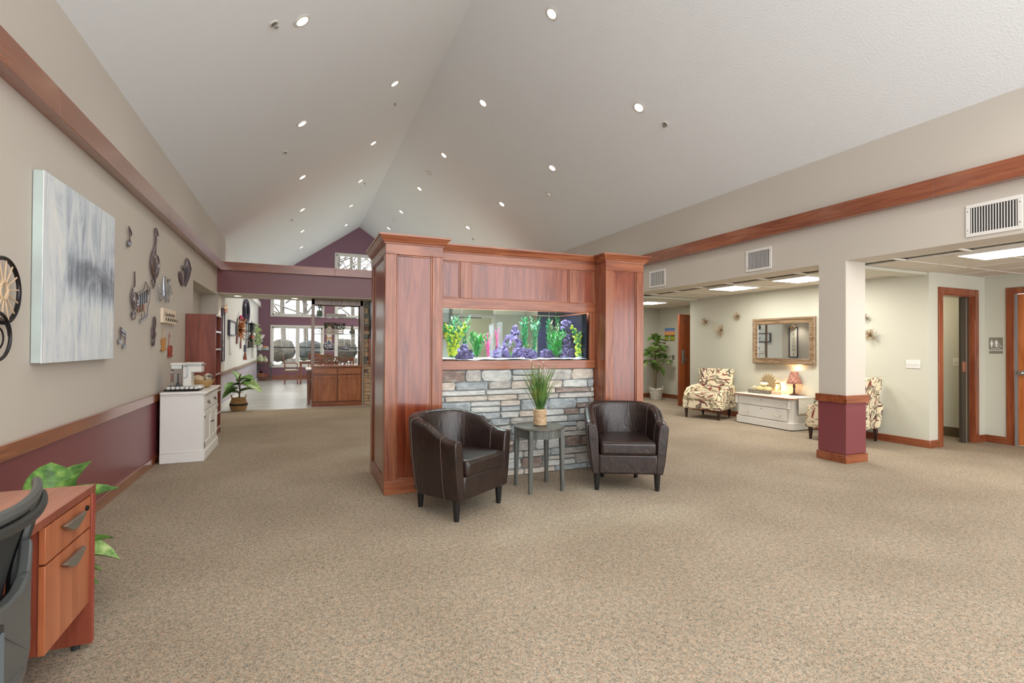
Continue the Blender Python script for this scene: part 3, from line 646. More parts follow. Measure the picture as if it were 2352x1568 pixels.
def frosted():
    m, t, b = nt('frosted_acrylic'); t.nodes.remove(b); tr = N(t, 'ShaderNodeBsdfTransparent'); df = N(t, 'ShaderNodeBsdfDiffuse'); df.inputs[0].default_value = lin((236, 232, 246)); mx = N(t, 'ShaderNodeMixShader'); mx.inputs[0].default_value = .05
    t.links.new(tr.outputs[0], mx.inputs[1]); t.links.new(df.outputs[0], mx.inputs[2]); t.links.new(mx.outputs[0], t.nodes['Material Output'].inputs['Surface']); return m
FROST = frosted()
ac = thing('acrylic_column', 'clear acrylic bubble column standing in the fish tank', 'tank fitting', (1.62, 5.0, 1.17))
a0 = PY(1130, 800, 5.0); a1 = PY(1149, 800, 5.0)
obj('panel', bx(a0.x, a0.x+.004, 4.95, 5.1, 1.16, 1.54), FROST, ac, world=True); obj('panel', bx(a1.x, a1.x+.004, 4.95, 5.1, 1.16, 1.56), FROST, ac, world=True); obj('panel', bx(a0.x+.004, (a0.x+a1.x)/2, 5.094, 5.1, 1.16, 1.52), FROST, ac, world=True)
def tank_plant(name, label, u, vtop, y, key, stems, ll, lw, nl, lean=.12, lobes=False, vb=826, upk=.8, group=None):
    b = PY(u, vb, y); b.z = 1.172; h = min(PY(u, vtop, y).z, 1.63)-b.z; m = MB(); tip = []; rr = random.Random(int(u*7+vtop))
    t = thing(name, label, 'aquarium plant', b, 0, group); st = MB()
    for s in range(stems):
        a = 2*pi*s/stems+rr.random(); le = lean*rr.uniform(.5, 1.3)*h*(0 if stems == 1 else 1); hs = h*rr.uniform(.74, 1.0) if s else h*.93
        pts = [Vector((cos(a)*le*k*k, sin(a)*le*.5*k*k, hs*k)) for k in [i/8 for i in range(9)]]
        st.tube(pts, .0035, 5)
        for i in range(nl):
            k = .04+.96*(i+rr.random()*.5)/nl; q = pts[0].lerp(pts[-1], k); q = Vector((cos(a)*le*k*k, sin(a)*le*.5*k*k, hs*k))
            ph = rr.random()*2*pi+i*2.4; out = Vector((cos(ph), sin(ph)*.8, upk+rr.uniform(-.25, .35))).normalized(); L = ll*rr.uniform(.7, 1.2)*(1 if k < .8 else .8)
            if lobes:
                e = q+out*L; n0 = len(m.v); m.tube([q, q.lerp(e, .35), q.lerp(e, .7), e], [lw*.4, lw*.8, lw, lw*.45], 6)
                for vi in range(4): tip += [(0, .25, .75, 1)[vi]]*6
            else:
                sd = out.cross(Vector((0, 0, 1))).normalized()*lw; e = q+out*L+Vector((0, 0, L*.1)); mid = q.lerp(e, .45)
                m.add([q, mid+sd, e, mid-sd], [(0, 1, 2), (0, 2, 3)]); tip += [0, .45, 1, .45]
    m.tip = tip
    obj('leaves', m, TK[key], t, smooth=lobes); obj('stem', st, TRUNK if key != 'pink' else TK['pink'], t)
    return t
tank_plant('aquarium_plant', 'lime tipped bushy tank plant by the left end of the tank', 1040, 742, 4.80, 'yellow', 7, .06, .0165, 26, .42, True)
tank_plant('aquarium_plant', 'bright green spiky tank plant next to the lime tipped bush at the left end', 1095, 768, 4.76, 'bright', 6, .085, .0075, 40, .4)
tank_plant('aquarium_plant', 'tall deep green tank plant behind the lime tipped bush, left of two', 1044, 700, 5.12, 'dark', 2, .06, .009, 64, .1)
tank_plant('aquarium_plant', 'tall deep green tank plant behind the bright green one at the left end', 1066, 702, 5.05, 'dark', 2, .062, .009, 64, .12)
tank_plant('aquarium_plant', 'magenta feathery tank plant left of the clear column', 1121, 762, 5.1, 'pink', 3, .03, .004, 60, .22)
tank_plant('aquarium_plant', 'magenta feathery tank plant right of the clear column', 1142, 748, 5.15, 'pink', 2, .03, .004, 60, .14)
tank_plant('aquarium_plant', 'small red and green grassy plant in front of the purple rock mound', 1172, 786, 4.78, 'red', 6, .09, .004, 9, .5, upk=1.6)
tank_plant('aquarium_plant', 'tall deep green tank plant in the middle, wide one', 1205, 708, 5.05, 'dark', 3, .075, .009, 64, .07)
tank_plant('aquarium_plant', 'tall deep green tank plant in the middle, slim leaning one', 1227, 716, 5.0, 'dark', 2, .062, .009, 64, .12)
tank_plant('aquarium_plant', 'small orange speckled tank plant at the foot of the tall green ones', 1212, 788, 4.95, 'orange', 4, .03, .006, 18, .3)
tank_plant('aquarium_plant', 'tall deep green tank plant left of the rock tower', 1262, 706, 5.15, 'dark', 2, .065, .009, 64, .1)
tank_plant('aquarium_plant', 'tall deep green tank plant close beside the rock tower', 1281, 704, 5.15, 'dark', 2, .065, .009, 64, .06)
tank_plant('aquarium_plant', 'red leaved tank plant growing behind the bright green one near the rock tower', 1273, 738, 4.98, 'red', 4, .06, .006, 30, .2)
tank_plant('aquarium_plant', 'bright green spiky tank plant in front of the rock tower', 1278, 764, 4.76, 'bright', 7, .09, .0075, 42, .46)
tank_plant('aquarium_plant', 'lime tipped bushy tank plant beside the rock tower at the right end', 1329, 748, 4.8, 'yellow', 3, .05, .016, 22, .2, True)
tank_plant('aquarium_plant', 'lime tipped bushy tank plant in the right end corner of the tank', 1352, 752, 4.85, 'yellow', 3, .05, .016, 22, .18, True)
def rock(mb, c, r, sq=(1, 1, 1), seed=0, lv=3, amp=.35, fr=1.6):
    bm = bmesh.new(); bmesh.ops.create_icosphere(bm, subdivisions=lv, radius=1)
    o = len(mb.v); of = Vector((seed*7.3, seed*3.1, seed*1.7))
    for v in bm.verts:
        k = 1+amp*noise.noise(v.co*fr+of)+amp*.6*noise.noise(v.co*fr*2.7+of)+amp*.3*noise.noise(v.co*fr*6+of); p = v.co*k*r
        mb.v.append(Vector((c[0]+p.x*sq[0], c[1]+p.y*sq[1], c[2]+p.z*sq[2])))
    mb.f += [tuple(v.index+o for v in f.verts) for f in bm.faces]; bm.free(); return mb
def tank_rock(label, lst, seed):
    m = MB(); b = None
    for i, (u, v, rpx, y) in enumerate(lst):
        c = PY(u, v, y); b = b or Vector((c.x, y, 1.16)); r = rpx*(c-EYE).length/FPX*.92
        c.z = max(c.z, 1.158+r*.72); rock(m, c, r, (1, .9, .9), seed+i, 4, .6, 2.3)
    return tag(obj('lava_rock', m, PURP, ang=60), label, 'rock', 'purple rocks in the fish tank')
tank_rock('purple lava rock mound with a low pointed top behind the lime tipped bush', [(1062, 815, 17, 4.95), (1066, 798, 9, 5.0), (1072, 818, 16, 4.9)], 1)
tank_rock('narrow purple lava rock at the foot of the clear column', [(1142, 815, 14, 5.15), (1145, 800, 8, 5.18)], 11)
tank_rock('tall pointed purple lava rock mound in the middle of the tank', [(1175, 805, 26, 5.12), (1176, 784, 18, 5.15), (1183, 764, 10, 5.16), (1183, 752, 6, 5.16), (1190, 800, 18, 5.1)], 21)
tank_rock('sloping purple lava rock slab beside the orange speckled plant', [(1206, 810, 13, 4.9), (1219, 816, 14, 4.88)], 31)
tank_rock('low purple lava rock beside the bright green plant at the right', [(1254, 815, 14, 4.82), (1264, 818, 12, 4.85)], 41)
tank_rock('tower of stacked purple lava rocks at the right end of the tank', [(1305, 815, 17, 4.95), (1306, 795, 14, 4.98), (1300, 775, 13, 5.0), (1310, 765, 13, 5.02), (1302, 748, 14, 5.0)], 51)
tag(obj('flat_slate', MB().prism([PY(1322, 824, 4.74), PY(1335, 814, 4.8), PY(1346, 824, 4.74)], (0, .05, 0)), P('pale_slate', (190, 198, 196), .7)), 'flat pale slate leaning on the sand under the lime tipped plants', 'rock')
# lamps of the tank hood (the hood has its own tubes above the water)
ht = thing('tank_lamp', 'slim lit tube lamp under the hood of the fish tank', 'light', (2.0, 5.0, 1.80))
obj('housing', bx(1.3, 2.75, 4.86, 5.14, 1.80, 1.815), WHITEM, ht, world=True)
obj('tube', bx(1.32, 2.73, 4.9, 5.1, 1.79, 1.80), P('tank_tube', (255, 255, 250), .4, emit=((240, 250, 255), 40.0)), ht, world=True)

# ------------------------------------------------------------------ tub chairs
def make_tub(label, loc, rz):
    t = thing('tub_chair', label, 'armchair', loc, rz, 'brown leather tub chairs')
    Wd, fy, by = .345, -.31, .31   # half width, front, back of the plan
    def plan(s, inset):            # s in 0..1 from front-right (+x) around the back to front-left
        st = .30; a = Wd-inset
        if s < st: return Vector((a, fy+(0-fy-.02)*(s/st)))
        if s > 1-st: return Vector((-a, fy+(0-fy-.02)*((1-s)/st)))
        k = (s-st)/(1-2*st)*pi; e = .82
        cx, sy = cos(k), sin(k)
        return Vector((math.copysign(abs(cx)**e, cx)*a, -.02+(abs(sy)**e)*(by+.02-inset)))
    def top(s):
        k = 1-abs(2*s-1); k = max(0, min(1, (k-.12)/.75)); k = k*k*(3-2*k); return .605+.15*k
    prof = [(.035, .155), (.02, .25), (.006, .45), (0.0, 'b'), (.006, 'c'), (.03, 'd'), (.06, 'd'), (.084, 'c'), (.092, 'b'), (.098, .46), (.098, .30), (.098, .155)]
    m = MB(); nu = 49
    def pt(i, j):
        s = i/(nu-1); ins, z = prof[j]; h = top(s)
        if z == 'b': z = h-.05
        elif z == 'c': z = h-.014
        elif z == 'd': z = h
        p = plan(s, ins)
        flare = .022*max(0, (z-.15)/.5); d = plan(s, ins-.02)-plan(s, ins)
        d = d.normalized() if d.length > 1e-6 else d
        return (p.x+d.x*flare, p.y+d.y*flare, z)
    k = len(prof); vs = [pt(i, j) for i in range(nu) for j in range(k)]
    fs = [(i*k+j, i*k+(j+1) % k, (i+1)*k+(j+1) % k, (i+1)*k+j) for i in range(nu-1) for j in range(k)]
    fs += [tuple(range(k)), tuple(range((nu-1)*k, nu*k))[::-1]]
    m.add(vs, fs); obj('shell', m, LEATHER, t, ang=50, bev=.012, seg=3)
    obj('front_rail', bx(-.262, .262, -.315, .2, .158, .335), LEATHER, t, bev=.018, seg=3)
    c = MB().box(-.25, .25, -.335, .22, .325, .452)
    cu = obj('seat_cushion', c, LEATHER, t, bev=.032, seg=4)
    pipe = [(-.245, -.33, .445), (.245, -.33, .445)]
    obj('piping', MB().tube([(-.225, -.332, .44), (.225, -.332, .44)], .004, 6), LEATHER, cu)
    for s in (.14, .36, .64, .86):
        pts = []
        for j in range(0, k): q = Vector(pt(int(round(s*(nu-1))), j)); pts.append(q+(Vector((q.x, q.y, 0)).normalized()*(.003 if j < 5 else -.003)))
        obj('seam', MB().tube(pts, .0026, 5), SEAM, t)
    for x, y in ((-.27, -.25), (.27, -.25), (-.165, .215), (.165, .215)): obj('leg', MB().lathe([(.019, 0), (.024, .06), (.031, .165)], (x, y, 0), 16), LEGBLK, t)
    return t
K = .9155
lf = Vector((1.418, 4.087))*K; ld = Vector((.553, -.833)); l0 = lf-ld*.25
make_tub('dark brown leather tub chair standing against the wide cherry panel beside the stone', (l0.x, l0.y, 0), atan2(ld.y, ld.x)+pi/2)
rf = Vector((2.99, 4.149))*K; rd = Vector((-.441, -.897)); r0 = rf-rd*.25
tc2 = make_tub('dark brown leather tub chair on the alcove side of the side table', (r0.x, r0.y, 0), atan2(rd.y, rd.x)+pi/2)
tg = [o for o in COL.objects if o.name.startswith('tub_chair')][0]
obj('care_tag', MB().prism([(-.19, .1, .157), (-.13, .1, .157), (-.16, .1, .12)], (0, .002, 0)), WHITE, tg)
# ------------------------------------------------------------------ side table with grass
tcx, tcy = 2.212*K, 4.547*K
TT = .575
st = thing('side_table', 'round grey stained wooden side table between the leather tub chairs', 'table', (tcx, tcy, 0))
obj('tabletop', MB().lathe([(.225, TT-.022), (.232, TT-.018), (.232, TT-.004), (.228, TT)], n=56), GREYW, st)
obj('apron', MB().lathe([(.205, TT-.095), (.215, TT-.095), (.215, TT-.022), (.205, TT-.022)], n=56, cap=False), GREYZ, st)
for sx in (-1, 1):
    for sy in (-1, 1):
        a = .153; h = .021; g = .014
        obj('leg', MB().hexa([(sx*(a+.006)-g, sy*(a+.006)-g, 0), (sx*(a+.006)+g, sy*(a+.006)-g, 0), (sx*(a+.006)+g, sy*(a+.006)+g, 0), (sx*(a+.006)-g, sy*(a+.006)+g, 0)], [(sx*a-h, sy*a-h, TT-.02), (sx*a+h, sy*a-h, TT-.02), (sx*a+h, sy*a+h, TT-.02), (sx*a-h, sy*a+h, TT-.02)]), GREYZ, st, bev=.003)
va = thing('grass_arrangement', 'artificial green grass in a rope wrapped pot on the side table', 'plant', (tcx+.01, tcy, TT))
prof = [(.05, 0)]
for i in range(10): z = .012+.0142*i; prof += [(.058, z-.005), (.064, z), (.058, z+.0052)]
prof += [(.056, .15), (.046, .15), (.046, .13)]
obj('pot', MB().lathe(prof, n=28), ROPE, va)
gm = MB(); rg = random.Random(5)
for i in range(200):
    a = rg.random()*2*pi; ln = rg.uniform(.22, .47)*(1 if rg.random() < .75 else .6); sp = rg.uniform(.03, .30)*(ln/.42); b = Vector((cos(a)*.03*rg.random(), sin(a)*.03*rg.random(), .13))
    e = b+Vector((cos(a)*sp, sin(a)*sp, ln)); md = b.lerp(e, .5)+Vector((cos(a), sin(a), 0))*(-.03*rg.random()*ln/.4)+Vector((0, 0, .02)); wd = rg.uniform(.002, .0044); sd = Vector((-sin(a+rg.uniform(-1, 1)), cos(a), 0)).normalized()*wd
    m2 = md.lerp(e, .55)+Vector((0, 0, .008))
    gm.add([b-sd*.7, b+sd*.7, md-sd, md+sd, m2-sd*.8, m2+sd*.8, e], [(0, 1, 3, 2), (2, 3, 5, 4), (4, 5, 6)])
obj('grass_blades', gm, GRASSM, va, smooth=False)['kind'] = 'stuff'
tw = P('catkin_twig', (104, 62, 40), .6); ck = P('catkin', (206, 198, 190), .8)
for a, ln, sp in ((2.9, .5, .09), (.4, .49, .06), (1.6, .47, .02)):
    pts = [Vector((cos(a)*sp*k, sin(a)*sp*k, .13+ln*k)) for k in (0, .3, .6, .85, 1)]; tg_ = obj('willow_twig', MB().tube(pts, .002, 5), tw, va)
    for k in (.55, .68, .8, .92): q = Vector((cos(a)*sp*k+.006*(-1)**int(k*10), sin(a)*sp*k, .13+ln*k)); obj('catkin', MB().ell(q, .006, .006, .011, 8, 6), ck, tg_)

# ------------------------------------------------------------------ ceiling fittings
nL, nR = Vector((-(RZ-EL), 0, RX-XL)).normalized(), Vector(((RZ-ER), 0, XR-RX)).normalized()
def on_vault(u, v):
    q = PN(u, v, (RX, 0, RZ), nL)
    if q.x > RX or q.y < 0: return PN(u, v, (RX, 0, RZ), nR), nR
    return q, nL
DLAMP = P('downlight_lamp', (255, 246, 230), .4, emit=((255, 238, 208), 14.0))
DL = [(693, 47), (1268, 31), (906, 191), (1110, 236), (1468, 246), (693, 283), (857, 328), (1020, 356), (1269, 385), (694, 406), (827, 415), (964, 433), (1153, 468), (694, 481), (806, 472), (922, 486), (1075, 522), (694, 530), (795, 516), (893, 524), (692, 567)]
ring = MB().lathe([(.058, .0), (.088, .0), (.09, -.006), (.062, -.012), (.058, -.002)], n=24, cap=False).mesh('trim_ring'); ring.materials.append(WHITEM)
lens = MB().lathe([(.001, -.006), (.04, -.006), (.06, -.001)], n=20).mesh('lamp'); lens.materials.append(DLAMP)
def downlight(q, n, label, grp, pw=POW_DOWN, flat=False):
    if q.y > 12: pw *= 2.6     # power raised beyond the bridge to brighten the dining room
    t = thing('recessed_downlight', label, 'light', q-n*.001, 0, grp)
    R_ = n.to_track_quat('Z', 'Y').to_euler()
    for me in (ring, lens):
        o = bpy.data.objects.new(me.name, me); COL.objects.link(o); o.parent = t; o.rotation_euler = R_
    l = bpy.data.lights.new('downlight_beam', 'SPOT'); l.energy = pw; l.color = (1, .93, .82); l.spot_size = radians(112); l.spot_blend = .8; l.shadow_soft_size = .06
    lo = bpy.data.objects.new('downlight_beam', l); COL.objects.link(lo); lo.parent = t; lo.location = (0, 0, -.03)
pos = []
for u, v in DL:
    q, n = on_vault(u, v); pos.append(q); downlight(q, n, 'added fill downlight in the unseen part of the vaulted ceiling', 'vault downlights')
# added fill downlights, out of view above and behind the camera
rowx = [(-.55, nL), (1.35, nL), (2.86, nR), (4.6, nR)]
for xr, n in rowx:
    for y in (-.6, 2.0):
        z = RZ-abs(xr-RX)*(sl if xr < RX else sr)
        if all((Vector((xr, y, z))-p).length > 1.0 for p in pos): downlight(Vector((xr, y, z)), n, 'added fill downlight in the unseen part of the vaulted ceiling', 'vault downlights')
for u, v, nm in ((546, 678.5, 'left'), (677, 684, 'right')):
    downlight(FL(u, v, ZB-.012), Vector((0, 0, 1)), 'round recessed downlight in the underside of the maroon bridge, %s' % ('beside the dining wall' if nm == 'left' else 'beside the glazed hutch'), 'bridge downlights', POW_DOWN*.5)
for x in (3.5, 4.9): downlight(Vector((x, 11.4, ZB-.012)), Vector((0, 0, 1)), 'added unseen fill downlight in the underside of the maroon bridge, office end', 'bridge downlights', POW_DOWN*2.2)  # added lamps, hidden from view, to brighten the wall behind the tank
spm = MB().lathe([(.034, 0), (.036, -.008), (.012, -.018), (.01, -.04), (.022, -.042), (.022, -.046), (.004, -.047)], n=14).mesh('sprinkler_head'); spm.materials.append(CHROME)
esc = MB().lathe([(.05, 0.002), (.05, -.004), (.036, -.01), (.034, 0)], n=18).mesh('escutcheon'); esc.materials.append(WHITEM)
smk = MB().lathe([(.06, .002), (.06, -.02), (.052, -.036), (.02, -.042), (.001, -.042)], n=20).mesh('cover'); smk.materials.append(WHITEM)
bse = MB().lathe([(.068, .004), (.068, -.006)], n=20).mesh('base_ring'); bse.materials.append(P('detector_base', (170, 170, 168), .5))
for u, v, k in ((629, 54, 0), (906, 237, 0), (655, 349, 0), (1528, 285, 0), (1261, 446, 1), (985, 397, 1), (836, 420, 0), (669, 504, 0), (799, 513, 0), (905, 506, 1), (1087, 548, 0)):
    q, n = on_vault(u, v)
    t = thing('smoke_detector' if k else 'fire_sprinkler', 'round pale smoke detector on the vaulted ceiling' if k else 'small chrome fire sprinkler on the vaulted ceiling', 'detector' if k else 'sprinkler', q, 0, 'smoke detectors' if k else 'vault sprinklers')
    for me in ((smk, bse) if k else (spm, esc)):
        o = bpy.data.objects.new(me.name, me); COL.objects.link(o); o.parent = t; o.rotation_euler = n.to_track_quat('Z', 'Y').to_euler()
# air vents on the right header
for (uv, lab) in (([(1492, 624), (1529, 656.5)], 'small white air vent above the back hallway opening'), ([(1714, 577), (1773, 617.5)], 'white air vent above the alcove, between hallway and column'), ([(2219, 473), (2350, 524)], 'large white air vent above the corridor opening')):
    a, b = PX(*uv[0], XR), PX(*uv[1], XR); y1, y0 = a.y, b.y; z1 = (a.z+PX(uv[1][0], uv[0][1]-(uv[0][1]-uv[0][1]), XR).z)/2 if 0 else a.z; z0 = z1-.295
    t = thing('air_vent', lab, 'vent', (XR, (y0+y1)/2, z0), 0, 'white air vents')
    fw = .032; x1 = XR-.012
    obj('frame', MB().box(x1, XR, y0, y1, z0, z0+fw).box(x1, XR, y0, y1, z1-fw, z1).box(x1, XR, y0, y0+fw, z0+fw, z1-fw).box(x1, XR, y1-fw, y1, z0+fw, z1-fw), WHITEM, t, bev=.003, world=True)
    obj('duct_shadow', bx(XR-.003, XR-.0005, y0+fw, y1-fw, z0+fw, z1-fw), P('duct_dark', (44, 42, 42), .8), t, world=True)
    nf = 17; fm = None
    for i in range(nf):
        y = y0+fw+(y1-y0-2*fw)*(i+.5)/nf
        if fm is None: fm = bx(-.006, 0, -.0028, .0028, 0, z1-z0-2*fw).mesh('fin', False); fm.materials.append(WHITEM)
        o = bpy.data.objects.new('fin', fm); COL.objects.link(o); o.parent = t; o.location = Vector((XR-.002, y, z0+fw))-t.location
    for sy, sz in ((y0+.016, z0+.06), (y1-.016, z0+.06), (y0+.016, z1-.06), (y1-.016, z1-.06)): obj('screw', MB().ell((x1, sy, sz), .003, .005, .005, 8, 5), DARKG, t, world=True)

# ================================================================== right side: alcove, corridor, hallway
def leaf_mesh(L, Wd, bend=.25, cup=.12, nm='leaf', fid=True):
    def f(a, b):
        t = b; s = (a-.5)*2
        wd = Wd*(sin(pi*min(1, t**.8))**.7)*(.72+.45*t if fid else 1)*(1 if t < .985 else .3)
        if t < .001: wd = Wd*.05
        z = -bend*L*t*t+cup*wd*abs(s)**1.3+.012*sin(t*9)*s*L
        return Vector((s*wd/2, L*t, z))
    m = MB().grid(f, 7, 10); me = m.mesh(nm, True, 80); return me
LM = []
for i, (b, c) in enumerate(((.12, .2), (.35, .3), (.6, .25))):
    for mat in (FIDDLE, FIDDLE2):
        me = leaf_mesh(1, .74, b, c); me.materials.append(mat); LM.append(me)
def put_leaf(parent, p, az, el, L, k, roll=0):
    o = bpy.data.objects.new('leaf', LM[k]); COL.objects.link(o); o.parent = parent
    M = Matrix.Translation(p) @ Matrix.Rotation(az-pi/2, 4, 'Z') @ Matrix.Rotation(el, 4, 'X') @ Matrix.Rotation(roll, 4, 'Y') @ Matrix.Scale(L, 4)
    o.matrix_local = M; return o
def basket(parent, r0, r1, h, mat, band=None, handles=True, rows=14):
    prof = [(r0*.9, 0)]
    for i in range(rows):
        z = h*(i+.5)/rows; r = r0+(r1-r0)*(i+.5)/rows if not callable(r1) else r1(z/h); prof += [(r-.004, z-h/rows*.42), (r+.005, z), (r-.004, z+h/rows*.42)]
    rt = prof[-1][0]; prof += [(rt-.012, h), (rt-.02, h-.03)]
    b = obj('basket', MB().lathe(prof, n=32), mat, parent)
    obj('soil', MB().lathe([(.001, h-.035), (rt-.016, h-.035), (rt-.016, h-.05)], n=24), SOIL, parent)
    if band:
        rr = r1(.5) if callable(r1) else (r0+r1)/2; obj('dark_band', MB().lathe([(rr+.004, h*.38), (rr+.008, h*.4), (rr+.009, h*.5), (rr+.006, h*.56)], n=32, cap=False), band, b)
    if handles:
        for s in (-1, 1):
            obj('handle', MB().tube([(s*rt, -.05, h-.02), (s*(rt+.015), -.04, h+.035), (s*(rt+.02), 0, h+.055), (s*(rt+.015), .04, h+.035), (s*rt, .05, h-.02)], .008, 8), mat, b)
    return b
# potted fiddle leaf tree in the hallway
q = FL(1511, 916)+Vector((-.09, -.04, 0))
pt = thing('potted_tree', 'tall artificial fiddle leaf tree in a white wicker basket in the hallway corner', 'plant', q)
basket(pt, .125, .175, .27, WICKER, rows=12)
zz = lambda v: PY(1511, v, q.y).z
tops = zz(768)
trunk_pts = [Vector((0, 0, .22)), Vector((.005, 0, .6)), Vector((-.01, .02, 1.0)), Vector((.02, 0, tops-.12))]
obj('trunk', MB().tube(smoothpath(trunk_pts, 5), [.026]+[.017]*14+[.008], 8), TRUNK, pt)
obj('branch', MB().tube([(-.01, .02, .24), (-.05, 0, .6), (-.12, -.02, .85), (-.2, -.03, 1.02)], [.015, .012, .009, .006], 7), TRUNK, pt)
obj('branch', MB().tube([(.0, .0, .62), (.1, -.03, .8), (.22, -.05, .93)], [.012, .009, .006], 7), TRUNK, pt)
rl = random.Random(3)
for (c, n, L0, sp) in (((0, 0, tops-.16), 9, .2, .35), ((.02, 0, tops-.33), 9, .22, .1), ((-.16, -.03, 1.08), 10, .22, .3), ((-.1, 0, .88), 6, .21, -.15), ((.22, -.05, .95), 9, .2, .2), ((0, 0, 1.2), 6, .2, .1), ((.1, 0, .8), 2, .18, -.3)):
    for i in range(n):
        az = 2*pi*i/n+rl.uniform(-.4, .4); el = sp+rl.uniform(-.35, .5)
        put_leaf(pt, Vector(c)+Vector((cos(az)*.02, sin(az)*.02, rl.uniform(-.06, .1))), az, el, L0*rl.uniform(.9, 1.3), rl.randrange(6), rl.uniform(-.5, .5))
# landscape picture and switch on the hallway wall
def wall_rect(u0, v0, u1, v1, x): a, b = PX(u0, v0, x), PX(u1, v1, x); return min(a.y, b.y), max(a.y, b.y), min(a.z, b.z), max(a.z, b.z)
def picmat():
    m, t, b = nt('sunset_print'); c = N(t, 'ShaderNodeTexCoord'); s = N(t, 'ShaderNodeSeparateXYZ'); t.links.new(c.outputs['Generated'], s.inputs[0])
    n = N(t, 'ShaderNodeTexNoise', i_Scale=16.0, i_Detail=4.0); t.links.new(c.outputs['Generated'], n.inputs['Vector'])
    a = N(t, 'ShaderNodeMath', operation='MULTIPLY_ADD'); a.inputs[1].default_value = .22; t.links.new(n.outputs['Fac'], a.inputs[0]); t.links.new(s.outputs['Z'], a.inputs[2])
    sky = ramp(t, a.outputs[0], [(.1, (86, 110, 46)), (.3, (190, 180, 40)), (.42, (110, 160, 60)), (.52, (60, 90, 50)), (.56, (230, 120, 80)), (.68, (250, 200, 90)), (.82, (240, 150, 140)), (.95, (110, 160, 210)), (1.0, (90, 140, 200))])
    t.links.new(sky, b.inputs['Base Color']); b.inputs['Roughness'].default_value = .5; return m
y0, y1, z0, z1 = wall_rect(1528, 754, 1549.5, 782, XHALL)
pc = thing('landscape_picture', 'small unframed picture of a path through a field at sunset', 'picture', (XHALL-.012, (y0+y1)/2, z0))
obj('canvas', bx(XHALL-.02, XHALL-.001, y0, y1, z0, z1), picmat(), pc, world=True)
ym = (y0+y1)/2; obj('painted_path', MB().prism([(XHALL-.0205, ym-.05, z0+.005), (XHALL-.0205, ym+.05, z0+.005), (XHALL-.0205, ym+.006, z0+.16), (XHALL-.0205, ym-.006, z0+.16)], (-.001, 0, 0)), P('path_paint', (176, 172, 150), .6), pc, world=True)
def switch(name, label, x, y0, y1, z0, z1, n, mat=WHITE, rock=False):
    t = thing(name, label, 'switch', (x, (y0+y1)/2, z0)); obj('plate', bx(x-.008, x-.0005, y0, y1, z0, z1), mat, t, bev=.003, world=True)
    for i in range(n):
        y = y0+(y1-y0)*(i+.5)/n; zc = (z0+z1)/2
        obj('toggle', bx(x-.02 if not rock else x-.011, x-.006, y-.006 if not rock else y-.014, y+.006 if not rock else y+.014, zc-.012 if not rock else zc-.03, zc+.012 if not rock else zc+.03), WHITE if not rock else DARKG, t, bev=.002, world=True)
    return t
y0, y1, z0, z1 = wall_rect(1544, 815, 1549, 826, XHALL); switch('light_switch', 'dark framed rocker light switch beside the potted tree', XHALL, y0, y1, z0, z1, 1, P('switch_dark', (120, 112, 104), .4), True)
y0, y1, z0, z1 = wall_rect(2081, 826, 2114, 846, XA); switch('light_switch', 'white three-toggle light switch plate on the alcove wall', XA, y0, y1, z0, z1, 3)
y0, y1, z0, z1 = wall_rect(2189, 822, 2204, 841, IX); switch('light_switch', 'white single light switch seen through the pocket door opening', IX, y0, y1, z0, z1, 1)
# restroom sign
y0, y1, z0, z1 = wall_rect(2272, 775, 2304, 812, XE)
sg = thing('restroom_sign', 'grey restroom sign with white figures and wheelchair symbol', 'sign', (XE, (y0+y1)/2, z0))
obj('plate', bx(XE-.006, XE-.0005, y0, y1, z0, z1), P('sign_grey', (132, 126, 112), .45), sg, bev=.004, world=True)
SW = P('sign_white', (240, 240, 236), .5); X_ = XE-.0065; sw, sh = y1-y0, z1-z0
def sy(a): return y1-sw*a       # sign's own left to right
def sz(b): return z0+sh*b
def pict(kind, a):
    m = MB(); hx = lambda da, b: (X_, sy(a+da), sz(b))
    m.prism([hx(.045*cos(k*pi/6), .82+.03*sin(k*pi/6)*1.1) for k in range(12)], (-.0012, 0, 0))
    if kind == 'w': m.prism([hx(-.05, .775), hx(.05, .775), hx(.12, .60), hx(.085, .585), hx(.1, .53), hx(.05, .53), hx(.05, .40), hx(-.05, .40), hx(-.05, .53), hx(-.1, .53), hx(-.085, .585), hx(-.12, .60)], (-.0012, 0, 0))
    else: m.prism([hx(-.09, .775), hx(.09, .775), hx(.1, .58), hx(.065, .58), hx(.06, .40), hx(-.06, .40), hx(-.065, .58), hx(-.1, .58)], (-.0012, 0, 0))
    return m
obj('woman_figure', pict('w', .2), SW, sg, world=True, smooth=False); obj('man_figure', pict('m', .55), SW, sg, world=True, smooth=False)
obj('divider_line', bx(X_-.001, X_, sy(.385), sy(.365), sz(.4), sz(.86)), SW, sg, world=True)
obj('rule', bx(X_-.001, X_, sy(.85), sy(.15), sz(.305), sz(.325)), SW, sg, world=True)
wc = MB(); arcp = [(X_-.0005, sy(.76+.1*cos(radians(k))), sz(.47+.07*sin(radians(k)))) for k in range(110, 400, 20)]
wc.tube(arcp, .0016, 5).tube([(X_-.0005, sy(.74), sz(.62)), (X_-.0005, sy(.76), sz(.5)), (X_-.0005, sy(.86), sz(.5)), (X_-.0005, sy(.93), sz(.42))], .002, 5); wc.ell((X_, sy(.735), sz(.645)), .001, .004, .004, 8, 6)
obj('wheelchair_figure', wc, SW, sg, world=True)
tx = text('word', 'RESTROOM', sh*.13, SW, sg, Matrix.Identity(4), .001, bold=.0004, sx=1.02); tx.matrix_local = frame_matrix(Vector((X_-.0005, (y0+y1)/2, sz(.2)))-sg.location, (0, -1, 0), (0, 0, 1))
